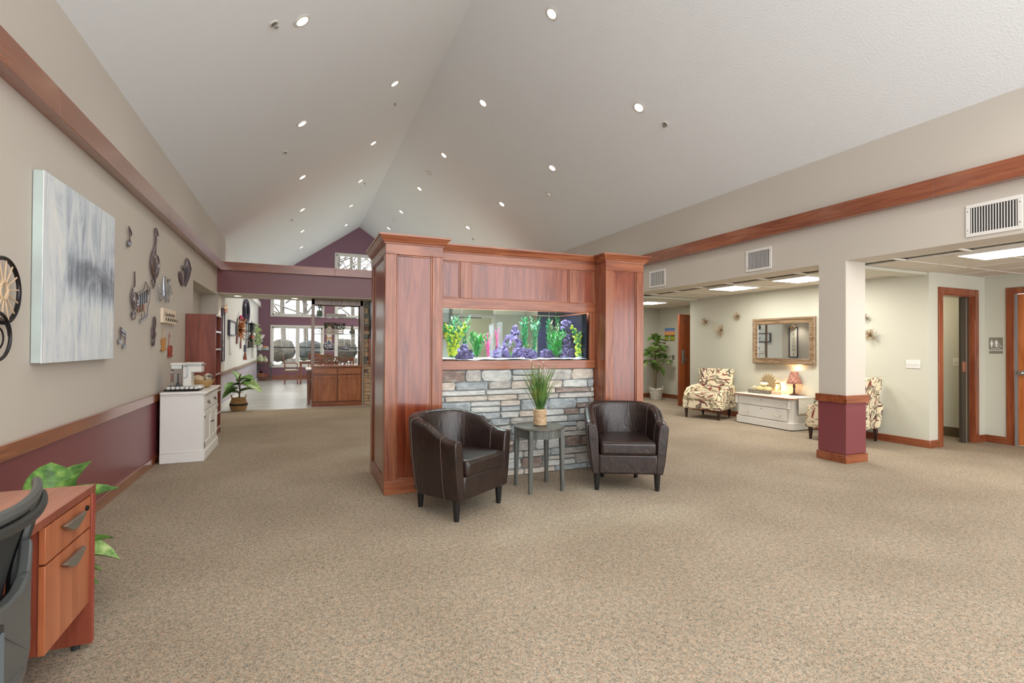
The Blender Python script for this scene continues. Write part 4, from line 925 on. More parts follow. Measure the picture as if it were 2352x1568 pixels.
# sunburst wall ornaments
GOLDW = P('aged_gold_wire', (176, 148, 112), .5, .1)
for i, (u, v, r, lab) in enumerate(((1621, 739, 10.5, 'mid-sized spiky wire sunburst nearest the hallway'), (1657, 758, 14.5, 'largest spiky wire sunburst, lowest of three above the patterned chair'), (1694, 726, 9, 'small spiky wire sunburst close to the mirror, highest of three'), (1984, 728, 9, 'spiky wire sunburst half hidden behind the column'), (1999, 770, 14, 'spiky wire sunburst beside the column above the second patterned chair'))):
    c = PX(u, v, XA-.03); rr = r*(c-EYE).length/FPX; t = thing('sunburst_ornament', lab, 'wall decoration', (XA, c.y, c.z), 0, 'wire sunbursts'); rl = random.Random(i+40); m = MB()
    for k in range(46):
        a = rl.random()*2*pi; e = rl.uniform(0, 1.1); L = rr*rl.uniform(.75, 1.08); d = Vector((-sin(e), cos(a)*cos(e), sin(a)*cos(e)))
        m.tube([Vector((-.03, 0, 0)), Vector((-.03, 0, 0))+d*L], .0028, 4)
    obj('spikes', m, GOLDW, t)['kind'] = 'stuff'; obj('hub', MB().ell((-.028, 0, 0), .026, .022, .022, 10, 8), P('dark_hub', (70, 52, 40), .5, .4), t)
# mirror
c00, c11 = PX(1735, 733.5, XA-.03), PX(1873, 841, XA-.03); my0, my1, mz0, mz1 = c11.y, c00.y, 1.018, 1.806
mw = my1-my0; _M = PX(1822, 785, XA-.06); _in = Vector((_M.x, _M.y)).normalized(); _out = (Vector((XL, 11.46))-Vector((_M.x, _M.y))).normalized(); _n = (_out-_in).normalized()
mr = thing('wall_mirror', 'large rectangular mirror in an aged gold frame above the white chest', 'mirror', (XA-.06, (my0+my1)/2, mz0), atan2(_n.y, _n.x)-pi)
FRM = wood('aged_gold_frame', (84, 64, 44), (122, 98, 72), (160, 138, 108), 'y', .38, .3, 2); h = mz1-mz0
def fr(prof, hw, hh):   # mitred picture frame around a rectangle in the local yz plane: prof = (in, out toward the room)
    m = MB(); k = len(prof); vs = []
    for (sy_, sz_) in ((-1, 0), (1, 0), (1, 1), (-1, 1)):
        for (i_, o_) in prof: vs.append((-o_, sy_*(hw-i_), (hh-i_) if sz_ else i_))
    m.add(vs, [(a*k+j, a*k+(j+1) % k, ((a+1) % 4)*k+(j+1) % k, ((a+1) % 4)*k+j) for a in range(4) for j in range(k)]); return m
obj('frame', fr([(0, -.03), (0, .01), (.012, .022), (.03, .02), (.045, .008), (.085, .004), (.092, .01), (.1, .004), (.1, -.03)], mw/2, h), FRM, mr, ang=20)
obj('glass', bx(.004, .008, -mw/2+.095, mw/2-.095, .095, h-.095), MIRROR, mr)
obj('bevel_edge', fr([(.1, 0), (.103, .0025), (.107, -.003)], mw/2, h), CHROME, mr)
# white chest with drawers
sx0, sx1, sy0, sy1, shh = 7.03, 7.55, 5.50, 6.60, .515
ch = thing('low_chest', 'low white painted two-drawer chest with a brown wooden top edge', 'chest', ((sx0+sx1)/2, (sy0+sy1)/2, 0)); c = .045
def cham(o, z0, z1, d=c):
    a, b, e, f_ = sx0-o, sx1, sy0-o, sy1+o
    pl = [(a, e+d), (a+d, e), (b, e), (b, f_), (a+d, f_), (a, f_-d)]
    return MB().prism([(p[0], p[1], z0) for p in pl], (0, 0, z1-z0))
obj('body', cham(-.012, .1, shh-.03), WHITE, ch, world=True, smooth=False, bev=.003); obj('plinth', cham(.008, .012, .125, .05), WHITE, ch, world=True, smooth=False, bev=.006)
obj('top', cham(.03, shh-.03, shh, .05), IVORY, ch, world=True, smooth=False, bev=.006); obj('top_edge', cham(.034, shh-.024, shh-.008, .05), TRIMY, ch, world=True, smooth=False, bev=.004)
for (za, zb, nm) in ((.14, .325, 'drawer'), (.34, .468, 'drawer')):
    d = obj(nm, bx(sx0-.008, sx0+.03, sy0+.085, sy1-.085, za, zb), WHITE, ch, bev=.004, world=True); zc = (za+zb)/2
    for yk in (sy0+.24, sy1-.24):
        hp = MB().ell((sx0-.012, yk-.05, zc), .006, .014, .014, 10, 6).ell((sx0-.012, yk+.05, zc), .006, .014, .014, 10, 6).tube([(sx0-.014, yk-.05, zc), (sx0-.024, yk-.04, zc-.022), (sx0-.026, yk, zc-.03), (sx0-.024, yk+.04, zc-.022), (sx0-.014, yk+.05, zc)], .004, 6)
        obj('drawer_pull', hp, P('white_brass', (222, 214, 196), .35, .3), d, world=True)
    obj('keyhole', MB().ell((sx0-.009, (sy0+sy1)/2, zb-.03), .003, .008, .008, 8, 6), BLACK, d, world=True)
for yk in (sy0+.045, sy1-.045):
    obj('corbel', MB().box(sx0-.02, sx0+.01, yk-.02, yk+.02, .36, .46).box(sx0-.026, sx0+.01, yk-.024, yk+.024, .345, .36), WHITE, ch, bev=.005, world=True)
# lace runner hanging over the end
LACE = P('ivory_lace', (226, 222, 208), .9, bump=(70, .8))
ln = MB(); pth = [(sy1-.06, shh+.003), (sy0+.2, shh+.003), (sy0-.032, shh+.004), (sy0-.042, shh-.01), (sy0-.044, shh-.12), (sy0-.044, shh-.26)]
pp = smoothpath([(0, a, b) for a, b in pth], 5)
ln.grid(lambda a, b: Vector((sx0+.1+a*(.34+.02*sin(b*40)), pp[int(round(b*(len(pp)-1)))].y, pp[int(round(b*(len(pp)-1)))].z+(.02*abs(sin(a*12)) if b > .99 else 0))), 18, len(pp))
tag(obj('lace_runner', ln, LACE, solid=.003), 'ivory lace runner draped over the end of the white chest', 'cloth')
# lamp
q = FL(1824, 907, shh+.008)
lt = thing('table_lamp', 'small lit table lamp with a red patterned bell shade and bead fringe', 'lamp', q)
SH = P('red_brocade_shade', (140, 74, 66), .8, var=(46, (196, 150, 128)))
zt = PY(1824, 852, q.y).z-q.z
obj('base', MB().lathe([(.075, 0), (.078, .008), (.05, .02), (.022, .03), (.016, .05)], n=20), P('bronze_lamp', (70, 52, 48), .4, .5), lt)
obj('stem', MB().lathe([(.013, .04), (.016, .08), (.011, .1), (.02, .13), (.024, .155), (.014, .18), (.011, .22), (.017, .235), (.01, .26), (.009, zt-.06)], n=14), MATS['bronze_lamp'], lt)
sh_ = obj('shade', MB().lathe([(.118, zt-.205), (.098, zt-.16), (.074, zt-.09), (.058, zt-.03), (.05, zt)], n=24, cap=False), SH, lt, solid=.003)
fr_ = MB()
for k in range(24): a = 2*pi*k/24; fr_.tube([(.117*cos(a), .117*sin(a), zt-.205), (.117*cos(a), .117*sin(a), zt-.228)], .0015, 4).ell((.117*cos(a), .117*sin(a), zt-.232), .0055, .0055, .007, 6, 5)
obj('bead_fringe', fr_, P('amber_beads', (190, 110, 80), .3), sh_)
obj('bulb', MB().ell((0, 0, zt-.09), .024, .024, .032, 12, 8), P('warm_bulb', (255, 230, 190), .5, emit=((255, 205, 140), 25.0)), lt)
l = bpy.data.lights.new('lamp_glow', 'POINT'); l.energy = 2.2; l.color = (1, .72, .42); l.shadow_soft_size = .03; lo = bpy.data.objects.new('lamp_glow', l); COL.objects.link(lo); lo.parent = lt; lo.location = (0, 0, zt-.02)
obj('cord', MB().tube(smoothpath([(.03, -.06, .006), (.1, -.12, .012), (.16, -.1, .02), (.2, -.16, .006)], 4), .003, 6), BLACK, lt)
q = FL(1784, 903, shh+.008)
jl = thing('jar_warmer', 'glass jar warmer with a glowing filament bulb and dark lid', 'lamp', q)
obj('foot', MB().lathe([(.03, 0), (.028, .03), (.018, .04)], n=16), P('brass_foot', (180, 150, 110), .4, .5), jl)
obj('jar', MB().lathe([(.03, .04), (.062, .07), (.066, .12), (.06, .155), (.052, .165)], n=24, cap=False), JARG, jl)
obj('bulb', MB().ell((0, 0, .1), .016, .016, .034, 10, 8), P('filament_bulb', (255, 230, 180), .5, emit=((255, 196, 110), 60.0)), jl)
obj('lid', MB().lathe([(.055, .163), (.057, .18), (.04, .184), (.001, .18)], n=20), P('warmer_lid', (132, 92, 70), .5), jl)
l = bpy.data.lights.new('jar_glow', 'POINT'); l.energy = 2.6; l.color = (1, .68, .36); l.shadow_soft_size = .02; lo = bpy.data.objects.new('jar_glow', l); COL.objects.link(lo); lo.parent = jl; lo.location = (0, 0, .14)
# tray with fabric pumpkins, rattan ball and wooden leaf
ty = 6.27; txx = 7.29
tr_ = thing('decor_tray', 'woven rectangular tray holding pumpkins on the white chest', 'tray', (txx, ty, shh+.001))
obj('tray_base', bx(-.1, .1, -.2, .2, 0, .012), P('tray_weave', (150, 140, 124), .8, var=(40, (90, 84, 78))), tr_)
for (a, b, c_, d_) in ((-.1, -.092, -.2, .2), (.092, .1, -.2, .2), (-.092, .092, -.2, -.192), (-.092, .092, .192, .2)): obj('tray_side', bx(a, b, c_, d_, .012, .062), MATS['tray_weave'], tr_, bev=.002)
PUMP = P('cream_pumpkin', (226, 206, 150), .8, var=(12, (206, 172, 112)))
def pumpkin(label, p, r, hz, mat=PUMP):
    t = thing('fabric_pumpkin', label, 'pumpkin', p)
    def f(a, b): an = 2*pi*a; e = -pi/2+pi*b; k = 1-.12*abs(cos(an*5)); return Vector((r*k*cos(e)*cos(an), r*k*cos(e)*sin(an), hz+hz*sin(e)*(1-.12*(1-abs(cos(e))))))
    obj('body', MB().grid(f, 40, 12, True), mat, t, ang=80); obj('stalk', MB().tube([(0, 0, hz*1.8), (.006, 0, hz*2+.012), (.016, .006, hz*2+.022)], [.01, .007, .006], 6), TRUNK, t)
pumpkin('cream pumpkin with pale blossom at the middle of the tray', (txx, ty+.01, shh+.014), .085, .06); pumpkin('cream pumpkin at the lamp end of the tray', (txx, ty-.115, shh+.014), .08, .06)
pumpkin('pale pumpkin resting on top of the others in the tray', (txx+.02, ty-.03, shh+.125), .07, .038, P('pale_pumpkin', (240, 234, 206), .8))
rb = MB()
for k in range(14):
    a = Vector((random.uniform(-1, 1), random.uniform(-1, 1), random.uniform(-1, 1))).normalized(); b_ = a.orthogonal().normalized(); c_ = a.cross(b_)
    rb.tube([Vector((0, 0, .055))+(b_*cos(i*pi/8)+c_*sin(i*pi/8))*.054 for i in range(16)], .0045, 5, True)
tag(obj('rattan_ball', rb, P('pale_rattan', (232, 220, 190), .7), loc=(txx, ty+.14, shh+.013)), 'pale open rattan ball at the hallway end of the tray', 'decoration')
lp = []
for i in range(26):
    a = pi*i/25; r_ = .15*(1.0+.28*abs(sin(i*pi/2)))*(.8+.5*sin(a)); lp.append((0, cos(a)*r_*.95, sin(a)*r_*1.0))
tag(obj('wooden_leaf', MB().prism(lp, (.012, 0, 0)), P('whitewashed_wood', (186, 164, 124), .8, var=(60, (150, 130, 96))), loc=(txx+.125, ty-.02, shh+.1), smooth=False), 'pointed carved leaf cutout standing behind the tray', 'decoration')
tag(obj('wooden_riser', bx(-.04, .06, -.06, .06, 0, .06), P('pale_box', (222, 190, 160), .7), loc=(txx+.0, ty-.275, shh+.002), bev=.004), 'small pale wooden box at the end of the pumpkin tray', 'box')
# patterned armchairs
def make_club(label, loc, rz):
    t = thing('patterned_armchair', label, 'armchair', loc, rz, 'leaf print armchairs'); F_ = LEAFFAB
    obj('seat_base', bx(-.315, .315, -.36, .30, .17, .345), F_, t, bev=.03, seg=3)
    obj('seat_cushion', bx(-.268, .268, -.385, .16, .345, .475), F_, t, bev=.045, seg=4)
    b = MB().hexa([(-.29, .14, .3), (.29, .14, .3), (.27, .30, .3), (-.27, .30, .3)], [(-.335, .27, .90), (.335, .27, .90), (.335, .375, .89), (-.335, .375, .89)])
    obj('backrest', b, F_, t, bev=.035, seg=4)
    for s in (-1, 1):
        pl = [(-.37, .17), (.33, .17), (.37, .50), (.28, .60), (-.02, .585), (-.2, .55), (-.3, .46), (-.355, .36)]
        m = MB().prism([(s*.27 if s > 0 else s*.365, p[0], p[1]) for p in pl], (.095, 0, 0)); obj('arm', m, F_, t, bev=.035, seg=4)
    for x, y in ((-.3, -.31), (.3, -.31), (-.25, .3), (.25, .3)): obj('leg', MB().hexa([(x-.013, y-.013, 0), (x+.013, y-.013, 0), (x+.013, y+.013, 0), (x-.013, y+.013, 0)], [(x-.025, y-.025, .175), (x+.025, y-.025, .175), (x+.025, y+.025, .175), (x-.025, y+.025, .175)]), ESPR, t, bev=.003)
    obj('cushion_piping', MB().tube([(-.24, -.383, .46), (.24, -.383, .46)], .005, 6), F_, t)
    return t
fd = Vector((-.92, -.387)); f0 = Vector((6.744, 7.08))-fd*.31
make_club('leaf print upholstered armchair next to the white chest near the hallway door', (f0.x, f0.y, 0), atan2(fd.y, fd.x)+pi/2)
fd = Vector((-.22, .975)); make_club('leaf print upholstered armchair partly hidden behind the column', (7.11, 4.74, 0), atan2(fd.y, fd.x)+pi/2)

# ================================================================== left wall and what stands there
# big canvas
y0, y1, z0, z1, xf_ = 3.785, 5.005, 1.184, 2.322, XL+.055
def paintmat():
    m, t, b = nt('grey_abstract_painting')
    n = N(t, 'ShaderNodeTexNoise', i_Scale=1.0, i_Detail=9.0, i_Roughness=.68, i_Distortion=1.7); t.links.new(coords(t, (1, 8.5, 1.5)), n.inputs['Vector'])
    n2 = N(t, 'ShaderNodeTexNoise', i_Scale=2.4, i_Detail=6.0, i_Distortion=1.4); t.links.new(coords(t, (1, 1.1, 1.4)), n2.inputs['Vector'])
    c = N(t, 'ShaderNodeTexCoord'); s = N(t, 'ShaderNodeSeparateXYZ'); t.links.new(c.outputs['Generated'], s.inputs[0])
    gz = ramp(t, s.outputs['Z'], [(0, (60, 60, 60)), (.32, (96, 96, 96)), (.46, (250, 250, 250)), (.58, (245, 245, 245)), (.68, (170, 170, 170)), (1, (130, 130, 130))])
    gy = ramp(t, s.outputs['Y'], [(0, (60, 60, 60)), (.18, (120, 120, 120)), (.4, (255, 255, 255)), (1, (255, 255, 255))])
    pk = N(t, 'ShaderNodeMix', data_type='RGBA', blend_type='MULTIPLY'); pk.inputs['Factor'].default_value = 1.0; t.links.new(gz, pk.inputs['A']); t.links.new(gy, pk.inputs['B'])
    dk = N(t, 'ShaderNodeMath', operation='MULTIPLY'); t.links.new(pk.outputs['Result'], dk.inputs[0]); t.links.new(n2.outputs['Fac'], dk.inputs[1])
    dd = N(t, 'ShaderNodeMath', operation='MULTIPLY_ADD'); dd.inputs[1].default_value = -.7; t.links.new(dk.outputs[0], dd.inputs[0])
    ad = N(t, 'ShaderNodeMath', operation='ADD'); ad.inputs[1].default_value = .16; t.links.new(n.outputs['Fac'], ad.inputs[0]); t.links.new(ad.outputs[0], dd.inputs[2])
    col = ramp(t, dd.outputs[0], [(.16, (98, 104, 114)), (.34, (140, 148, 158)), (.47, (186, 196, 206)), (.6, (220, 228, 232)), (.78, (240, 242, 238))])
    t.links.new(col, b.inputs['Base Color']); b.inputs['Roughness'].default_value = .38
    bumpn(t, b, n.outputs['Fac'], .3, .01); return m
cv = thing('canvas_painting', 'large unframed grey and white abstract canvas on the left wall', 'painting', (XL+.03, (y0+y1)/2, z0))
obj('painted_face', bx(xf_-.004, xf_, y0, y1, z0, z1), paintmat(), cv, world=True)
obj('wrapped_edge', bx(XL+.003, xf_-.004, y0+.001, y1-.001, z0+.001, z1-.001), P('canvas_edge', (190, 204, 198), .7, var=(3, (176, 186, 182))), cv, world=True, bev=.003)
A1, A2 = crop(260, 490, 7.127), crop(260, 680, 8.711)
def wp(cr, pts, off=.02): return [PX(*cr(x, y), XL+off) for x, y in pts]
def wtube(m, cr, pts, r, off=.02, sm=True, k=4, closed=False):
    p = wp(cr, pts, off); p = smoothpath(p, k) if sm else p
    if isinstance(r, tuple): n = len(p); r = [.68*(r[0]+(r[1]-r[0])*sin(pi*i/(n-1))) for i in range(n)]
    else: r *= .68
    m.tube(p, r, 6, closed); return m
def wflat(m, cr, pts, t0=.012, t1=.022): m.prism(wp(cr, pts, t0), (t1-t0, 0, 0)); return m
def art(name, label, cr, at, group=None, cat='wall art'):
    c = PX(*cr(*at), XL); return thing(name, label, cat, (XL+.01, c.y, c.z), 0, group)
def ellp(cx, cy, a, b, n=14): return [(cx+a*cos(2*pi*i/n), cy+b*sin(2*pi*i/n)) for i in range(n)]
G = 'metal music ornaments on the left wall'
t = art('music_note_ornament', 'small single metal eighth note beside the canvas', A1, (260, 490), G)
obj('note_head', wflat(MB(), A1, ellp(260, 490, 22, 52)), SILVER, t, world=True); obj('head_rim', wtube(MB(), A1, ellp(260, 490, 24, 54), .006, closed=True, sm=False), GALV, t, world=True)
obj('note_stem', wtube(MB(), A1, [(274, 470), (266, 330), (256, 208)], .008), GALV, t, world=True); obj('note_flag', wtube(MB(), A1, [(256, 208), (278, 270), (296, 320), (296, 378)], (.005, .012)), GALV, t, world=True)
t = art('treble_clef_ornament', 'large ornate metal treble clef, tallest of the wall ornaments', A1, (690, 740), G)
obj('clef_curve', wtube(MB(), A1, [(660, 1190), (640, 1160), (645, 1100), (672, 1090), (680, 1150), (665, 1225), (640, 1200)], (.006, .012)), GALV, t, world=True)
obj('clef_spine', wtube(MB(), A1, [(684, 1170), (688, 1060), (690, 800), (697, 560), (712, 430), (732, 370), (722, 300), (700, 245), (692, 330), (696, 450), (690, 540), (650, 640), (620, 760), (618, 880), (640, 1000), (682, 1070), (726, 1000), (748, 880), (738, 740), (706, 680), (672, 740), (664, 860), (680, 960), (704, 900), (700, 800)], (.010, .015), k=5), GALV, t, world=True)
obj('clef_inlay', wtube(MB(), A1, [(640, 700), (632, 820), (650, 960), (682, 1040)], (.004, .008), .026), P('copper_inlay', (150, 92, 70), .35, .6), t, world=True)
t = art('music_sculpture', 'metal wall sculpture of a clef with striped keyboard and trailing notes', A1, (440, 1300), G)
obj('clef', wtube(MB(), A1, [(350, 950), (352, 1060), (350, 1190), (320, 1260), (300, 1380), (318, 1500), (360, 1560), (396, 1500), (402, 1400), (380, 1310), (350, 1320), (340, 1420), (352, 1500)], (.009, .016), k=5), GALV, t, world=True)
obj('clef_foot', wtube(MB(), A2, [(410, 190), (408, 300), (440, 320), (448, 400), (410, 470), (370, 420), (380, 340)], .007), GALV, t, world=True); obj('foot_disc', wflat(MB(), A2, ellp(388, 350, 26, 40)), GALV, t, world=True)
obj('outline', wtube(MB(), A1, [(390, 1310), (500, 1240), (530, 1120), (560, 1180), (600, 1240), (600, 1400), (575, 1500), (560, 1560)], .005), GALV, t, world=True)
obj('curl', wtube(MB(), A1, [(560, 1180), (562, 1280), (586, 1330), (596, 1260), (572, 1250), (580, 1290)], .005), GALV, t, world=True)
cols_ = [P('key_steel', (150, 160, 166), .3, .7), P('key_dark', (40, 36, 44), .4, .4), P('key_copper', (176, 116, 70), .4, .5)]
for i in range(8):
    x = 412+i*17; obj('key_bar', wflat(MB(), A1, [(x, 1345-i*12), (x+13, 1338-i*12), (x+13, 1500-i*7), (x, 1510-i*7)], .014, .02+.002*(i % 2)), cols_[i % 2], t, world=True)
for i in range(5):
    x = 490+i*26; obj('key_bar', wflat(MB(), A2, [(x, 200-i*14), (x+18, 190-i*14), (x+18, 330-i*10), (x, 318-i*4)], .014, .02), cols_[2 if i % 2 == 0 else 1], t, world=True)
for (hx, hy, sx_, sy_) in ((548, 500, 572, 340), (606, 450, 628, 300), (665, 405, 690, 220)):
    o = obj('small_note', wflat(MB(), A2, [(hx-16, hy+38), (hx-20, hy+10), (hx+14, hy-50), (hx+24, hy-20)]), SILVER, t, world=True); obj('note_stem', wtube(MB(), A2, [(hx+16, hy-20), (sx_, sy_)], .005, sm=False), GALV, o, world=True)
t = art('music_word_ornament', 'silver wire word Music in script on the left wall', A1, (850, 1250), G)
obj('script', wtube(MB(), A1, [(790, 1330), (770, 1300), (780, 1200), (770, 1165), (748, 1230), (748, 1380), (765, 1430), (795, 1400), (815, 1300), (828, 1050), (830, 1200), (832, 1380), (845, 1250), (855, 1030), (850, 1240), (852, 1400), (872, 1460), (880, 1380), (878, 1180), (884, 1300), (900, 1330), (905, 1200), (912, 1065), (905, 1180), (915, 1260), (935, 1320), (915, 1350)], (.007, .010), .03, k=5), SILVER, t, world=True)
obj('script_tail', wtube(MB(), A1, [(872, 1460), (900, 1400), (912, 1460), (925, 1350), (925, 1180), (945, 1230), (960, 1330), (950, 1250)], .007, .03, k=5), SILVER, t, world=True); obj('dot', wflat(MB(), A1, ellp(908, 1090, 14, 26)), SILVER, t, world=True)
t = art('harp_ornament', 'angular metal lyre shaped ornament near the recess', A1, (1180, 980), G)
obj('wing', wflat(MB(), A1, [(1075, 945), (1120, 985), (1140, 1185), (1120, 1180), (1085, 1080)]), GALV, t, world=True)
obj('frame', wtube(MB(), A1, [(1125, 855), (1160, 900), (1190, 760), (1210, 735), (1238, 775), (1275, 910), (1240, 1060), (1185, 1195), (1168, 1170), (1165, 1000), (1150, 900)], .012, sm=False), GALV, t, world=True)
obj('face', wflat(MB(), A1, [(1170, 880), (1206, 760), (1238, 800), (1262, 910), (1225, 1060), (1180, 1170)], .01, .016), SILVER, t, world=True)
for i in range(4): obj('string', wtube(MB(), A1, [(1180+i*16, 900-i*14), (1182+i*14, 1130-i*40)], .004, .026, sm=False), BLACK, t, world=True)
obj('handle', wtube(MB(), A1, [(1128, 860), (1140, 910), (1118, 960)], .008), GALV, t, world=True)
t = art('music_note_ornament', 'metal pair of beamed sixteenth notes below the canvas corner', A2, (170, 830), G)
obj('note_head', wflat(MB(), A2, ellp(122, 905, 24, 52)), SILVER, t, world=True); obj('note_head', wflat(MB(), A2, ellp(210, 1000, 24, 50)), SILVER, t, world=True)
obj('note_stem', wtube(MB(), A2, [(143, 890), (150, 620)], .007, sm=False), GALV, t, world=True); obj('note_stem', wtube(MB(), A2, [(232, 985), (242, 720)], .007, sm=False), GALV, t, world=True)
obj('beam', wflat(MB(), A2, [(150, 622), (242, 722), (242, 775), (150, 690)]), SILVER, t, world=True); obj('beam', wflat(MB(), A2, [(150, 745), (240, 822), (238, 840), (152, 762)]), SILVER, t, world=True); obj('beam_rim', wtube(MB(), A2, [(150, 622), (242, 722), (240, 780), (152, 690)], .005, sm=False, closed=True), GALV, t, world=True)
t = art('treble_clef_ornament', 'small plain metal treble clef beside the hook plaque', A2, (815, 720), G)
obj('clef', wtube(MB(), A2, [(800, 960), (785, 930), (800, 885), (822, 900), (815, 985), (790, 975), (820, 900), (822, 700), (842, 560), (832, 420), (818, 470), (820, 560), (785, 660), (780, 780), (805, 850), (840, 800), (838, 720), (818, 690), (805, 750), (816, 800)], (.008, .014), k=5), GALV, t, world=True)
# plaque with hooks
c = wp(A2, [(940, 232), (1200, 300), (1190, 560), (925, 530)], .0)
py0, py1, pz0, pz1 = c[0].y, (c[1].y+c[2].y)/2, (c[3].z+c[2].z)/2, (c[0].z+c[1].z)/2
t = thing('hook_plaque', 'small pale wooden plaque with black script and a row of hooks', 'plaque', (XL, (py0+py1)/2, pz0))
pk = obj('board', bx(XL+.001, XL+.03, py0, py1, pz0, pz1), P('pale_plaque', (232, 214, 190), .6), t, bev=.002, world=True)
INK = P('ink_black', (34, 30, 34), .6)
tx = text('script', 'Grandmother', .062, INK, t, Matrix.Identity(4), .001, shear=.35); _x = [v.co.x for v in tx.data.vertices]; tx.matrix_local = frame_matrix(Vector((XL+.031, (py0+py1)/2, pz0+(pz1-pz0)*.62))-t.location, (0, 1, 0), (0, 0, 1)) @ Matrix.Diagonal(((py1-py0)*.8/(max(_x)-min(_x)), 1.15, 1, 1))
obj('underline', bx(XL+.03, XL+.0308, py0+.02, py1-.02, pz0+(pz1-pz0)*.47, pz0+(pz1-pz0)*.475), INK, t, world=True)
for i in range(5):
    y = py0+(py1-py0)*(.2+.17*i); zb = pz0+(pz1-pz0)*.2; obj('hook', MB().tube([(XL+.03, y, zb+.02), (XL+.036, y, zb), (XL+.055, y, zb-.006), (XL+.06, y, zb+.02)], .004, 6).ell((XL+.032, y, zb+.02), .004, .01, .01, 8, 5), BLACK, t, world=True)
for (cx, cy, hh, mat, lab, dx_) in ((985, 960, 250, P('tan_wood_cut', (196, 138, 70), .5), 'tan wooden jug-shaped ornament hanging below the hook plaque', 0), (1125, 1100, 240, P('red_wood_cut', (156, 62, 46), .45), 'red wooden jug-shaped ornament with handle hanging below the hook plaque', 1)):
    t = art('hanging_ornament', lab, A2, (cx, cy), 'hanging wooden ornaments')
    if not dx_: m = wflat(MB(), A2, [(955, 850), (1030, 835), (1022, 960), (1010, 1040), (1040, 1055), (1025, 1085), (950, 1095), (940, 1068), (972, 1045), (965, 950)], .004, .02)
    else: m = wflat(MB(), A2, [(1095, 990), (1155, 985), (1160, 1100), (1145, 1170), (1165, 1180), (1150, 1215), (1085, 1222), (1078, 1195), (1098, 1170), (1088, 1080)], .004, .02)
    obj('cutout', m, mat, t, world=True, smooth=False)
    if dx_: obj('handle', wtube(MB(), A2, [(1156, 1010), (1172, 1060), (1165, 1130), (1150, 1140)], .006, .012), mat, t, world=True)
    obj('hanger', wtube(MB(), A2, [(cx+5, cy-115), (cx+10, cy-200), (cx+22, cy-260), (cx+18, cy-300), (cx+2, cy-285)] if not dx_ else [(1118, 990), (1115, 900), (1125, 800), (1138, 790), (1128, 830), (1122, 760), (1134, 718)], .004, .012), mat, t, world=True)
# spoked wheel and wire scroll at the near end of the wall
hub = PX(7.7, 667, XL+.05); rw = PX(4, 591, XL+.05).z-hub.z; rz_ = rw
t = thing('spoked_wheel', 'black hoop with pale rattan spokes on the left wall', 'wall art', (XL+.05, hub.y, hub.z))
ryw = PX(44, 663, XL+.05).y-hub.y
obj('rim', MB().tube([(XL+.05, hub.y+ryw*cos(a*pi/18), hub.z+rz_*sin(a*pi/18)) for a in range(36)], .011, 8, True), BLACK, t, world=True)
obj('hub', MB().tube([(XL+.05, hub.y+.035*cos(a*pi/6), hub.z+.045*sin(a*pi/6)) for a in range(12)], .009, 6, True), P('rattan_tan', (206, 178, 146), .7), t, world=True)
for k in range(14):
    a = 2*pi*k/14+.1; o = obj('spoke', MB().tube([(XL+.052, hub.y+.035*cos(a), hub.z+.045*sin(a)), (XL+.052, hub.y+ryw*cos(a), hub.z+rz_*sin(a))], .0042, 6), MATS['rattan_tan'], t, world=True)
c = PX(-14, 772, XL+.06); e = PX(19.5, 748, XL+.06); ra, rb_ = e.y-c.y, c.z-PX(-5, 828, XL+.06).z
t = thing('wire_scroll', 'black wire oval with inner spirals overlapping the spoked wheel', 'wall art', (XL+.06, c.y, c.z))
obj('outer_oval', MB().tube([(XL+.068, c.y+ra*cos(a*pi/18), c.z+rb_*sin(a*pi/18)) for a in range(36)], .008, 6, True), BLACK, t, world=True)
obj('spiral', MB().tube([(XL+.068, c.y+ra*(.88-.022*i)*cos(i*.35), c.z+rb_*(.88-.022*i)*sin(i*.35)) for i in range(36)], .004, 5), BLACK, t, world=True)
# ------------------------------------------------------------------ white cabinet with coffee things
wx0, wx1, wy0, wy1, wz = -1.405, -.995, 6.50, 7.50, .775
wc = thing('white_cabinet', 'white painted two-door cabinet against the left wall', 'cabinet', ((wx0+wx1)/2, (wy0+wy1)/2, 0))
obj('body', bx(wx0, wx1-.012, wy0, wy1, .1, wz-.03), WHITE, wc, bev=.003, world=True)
obj('plinth', MB().box(wx0-.0, wx1+.012, wy0-.012, wy1+.012, 0, .105), WHITE, wc, bev=.006, world=True); obj('plinth_cap', bx(wx0, wx1+.004, wy0-.006, wy1+.006, .105, .125), WHITE, wc, bev=.006, world=True)
obj('top', bx(wx0-.002, wx1+.03, wy0-.02, wy1+.02, wz-.028, wz), WHITE, wc, bev=.01, seg=3, world=True); obj('top_moulding', bx(wx0, wx1+.014, wy0-.008, wy1+.008, wz-.045, wz-.028), WHITE, wc, bev=.006, world=True)
for y in (wy0+.0, wy1-.05): obj('pilaster', MB().box(wx1-.014, wx1+.002, y, y+.05, .125, wz-.045).box(wx1-.014, wx1+.01, y-.004, y+.054, .5, .53), WHITE, wc, bev=.003, world=True)
PWT = P('pewter', (120, 112, 100), .35, .8)
hy = (wy1-wy0-.1)/2
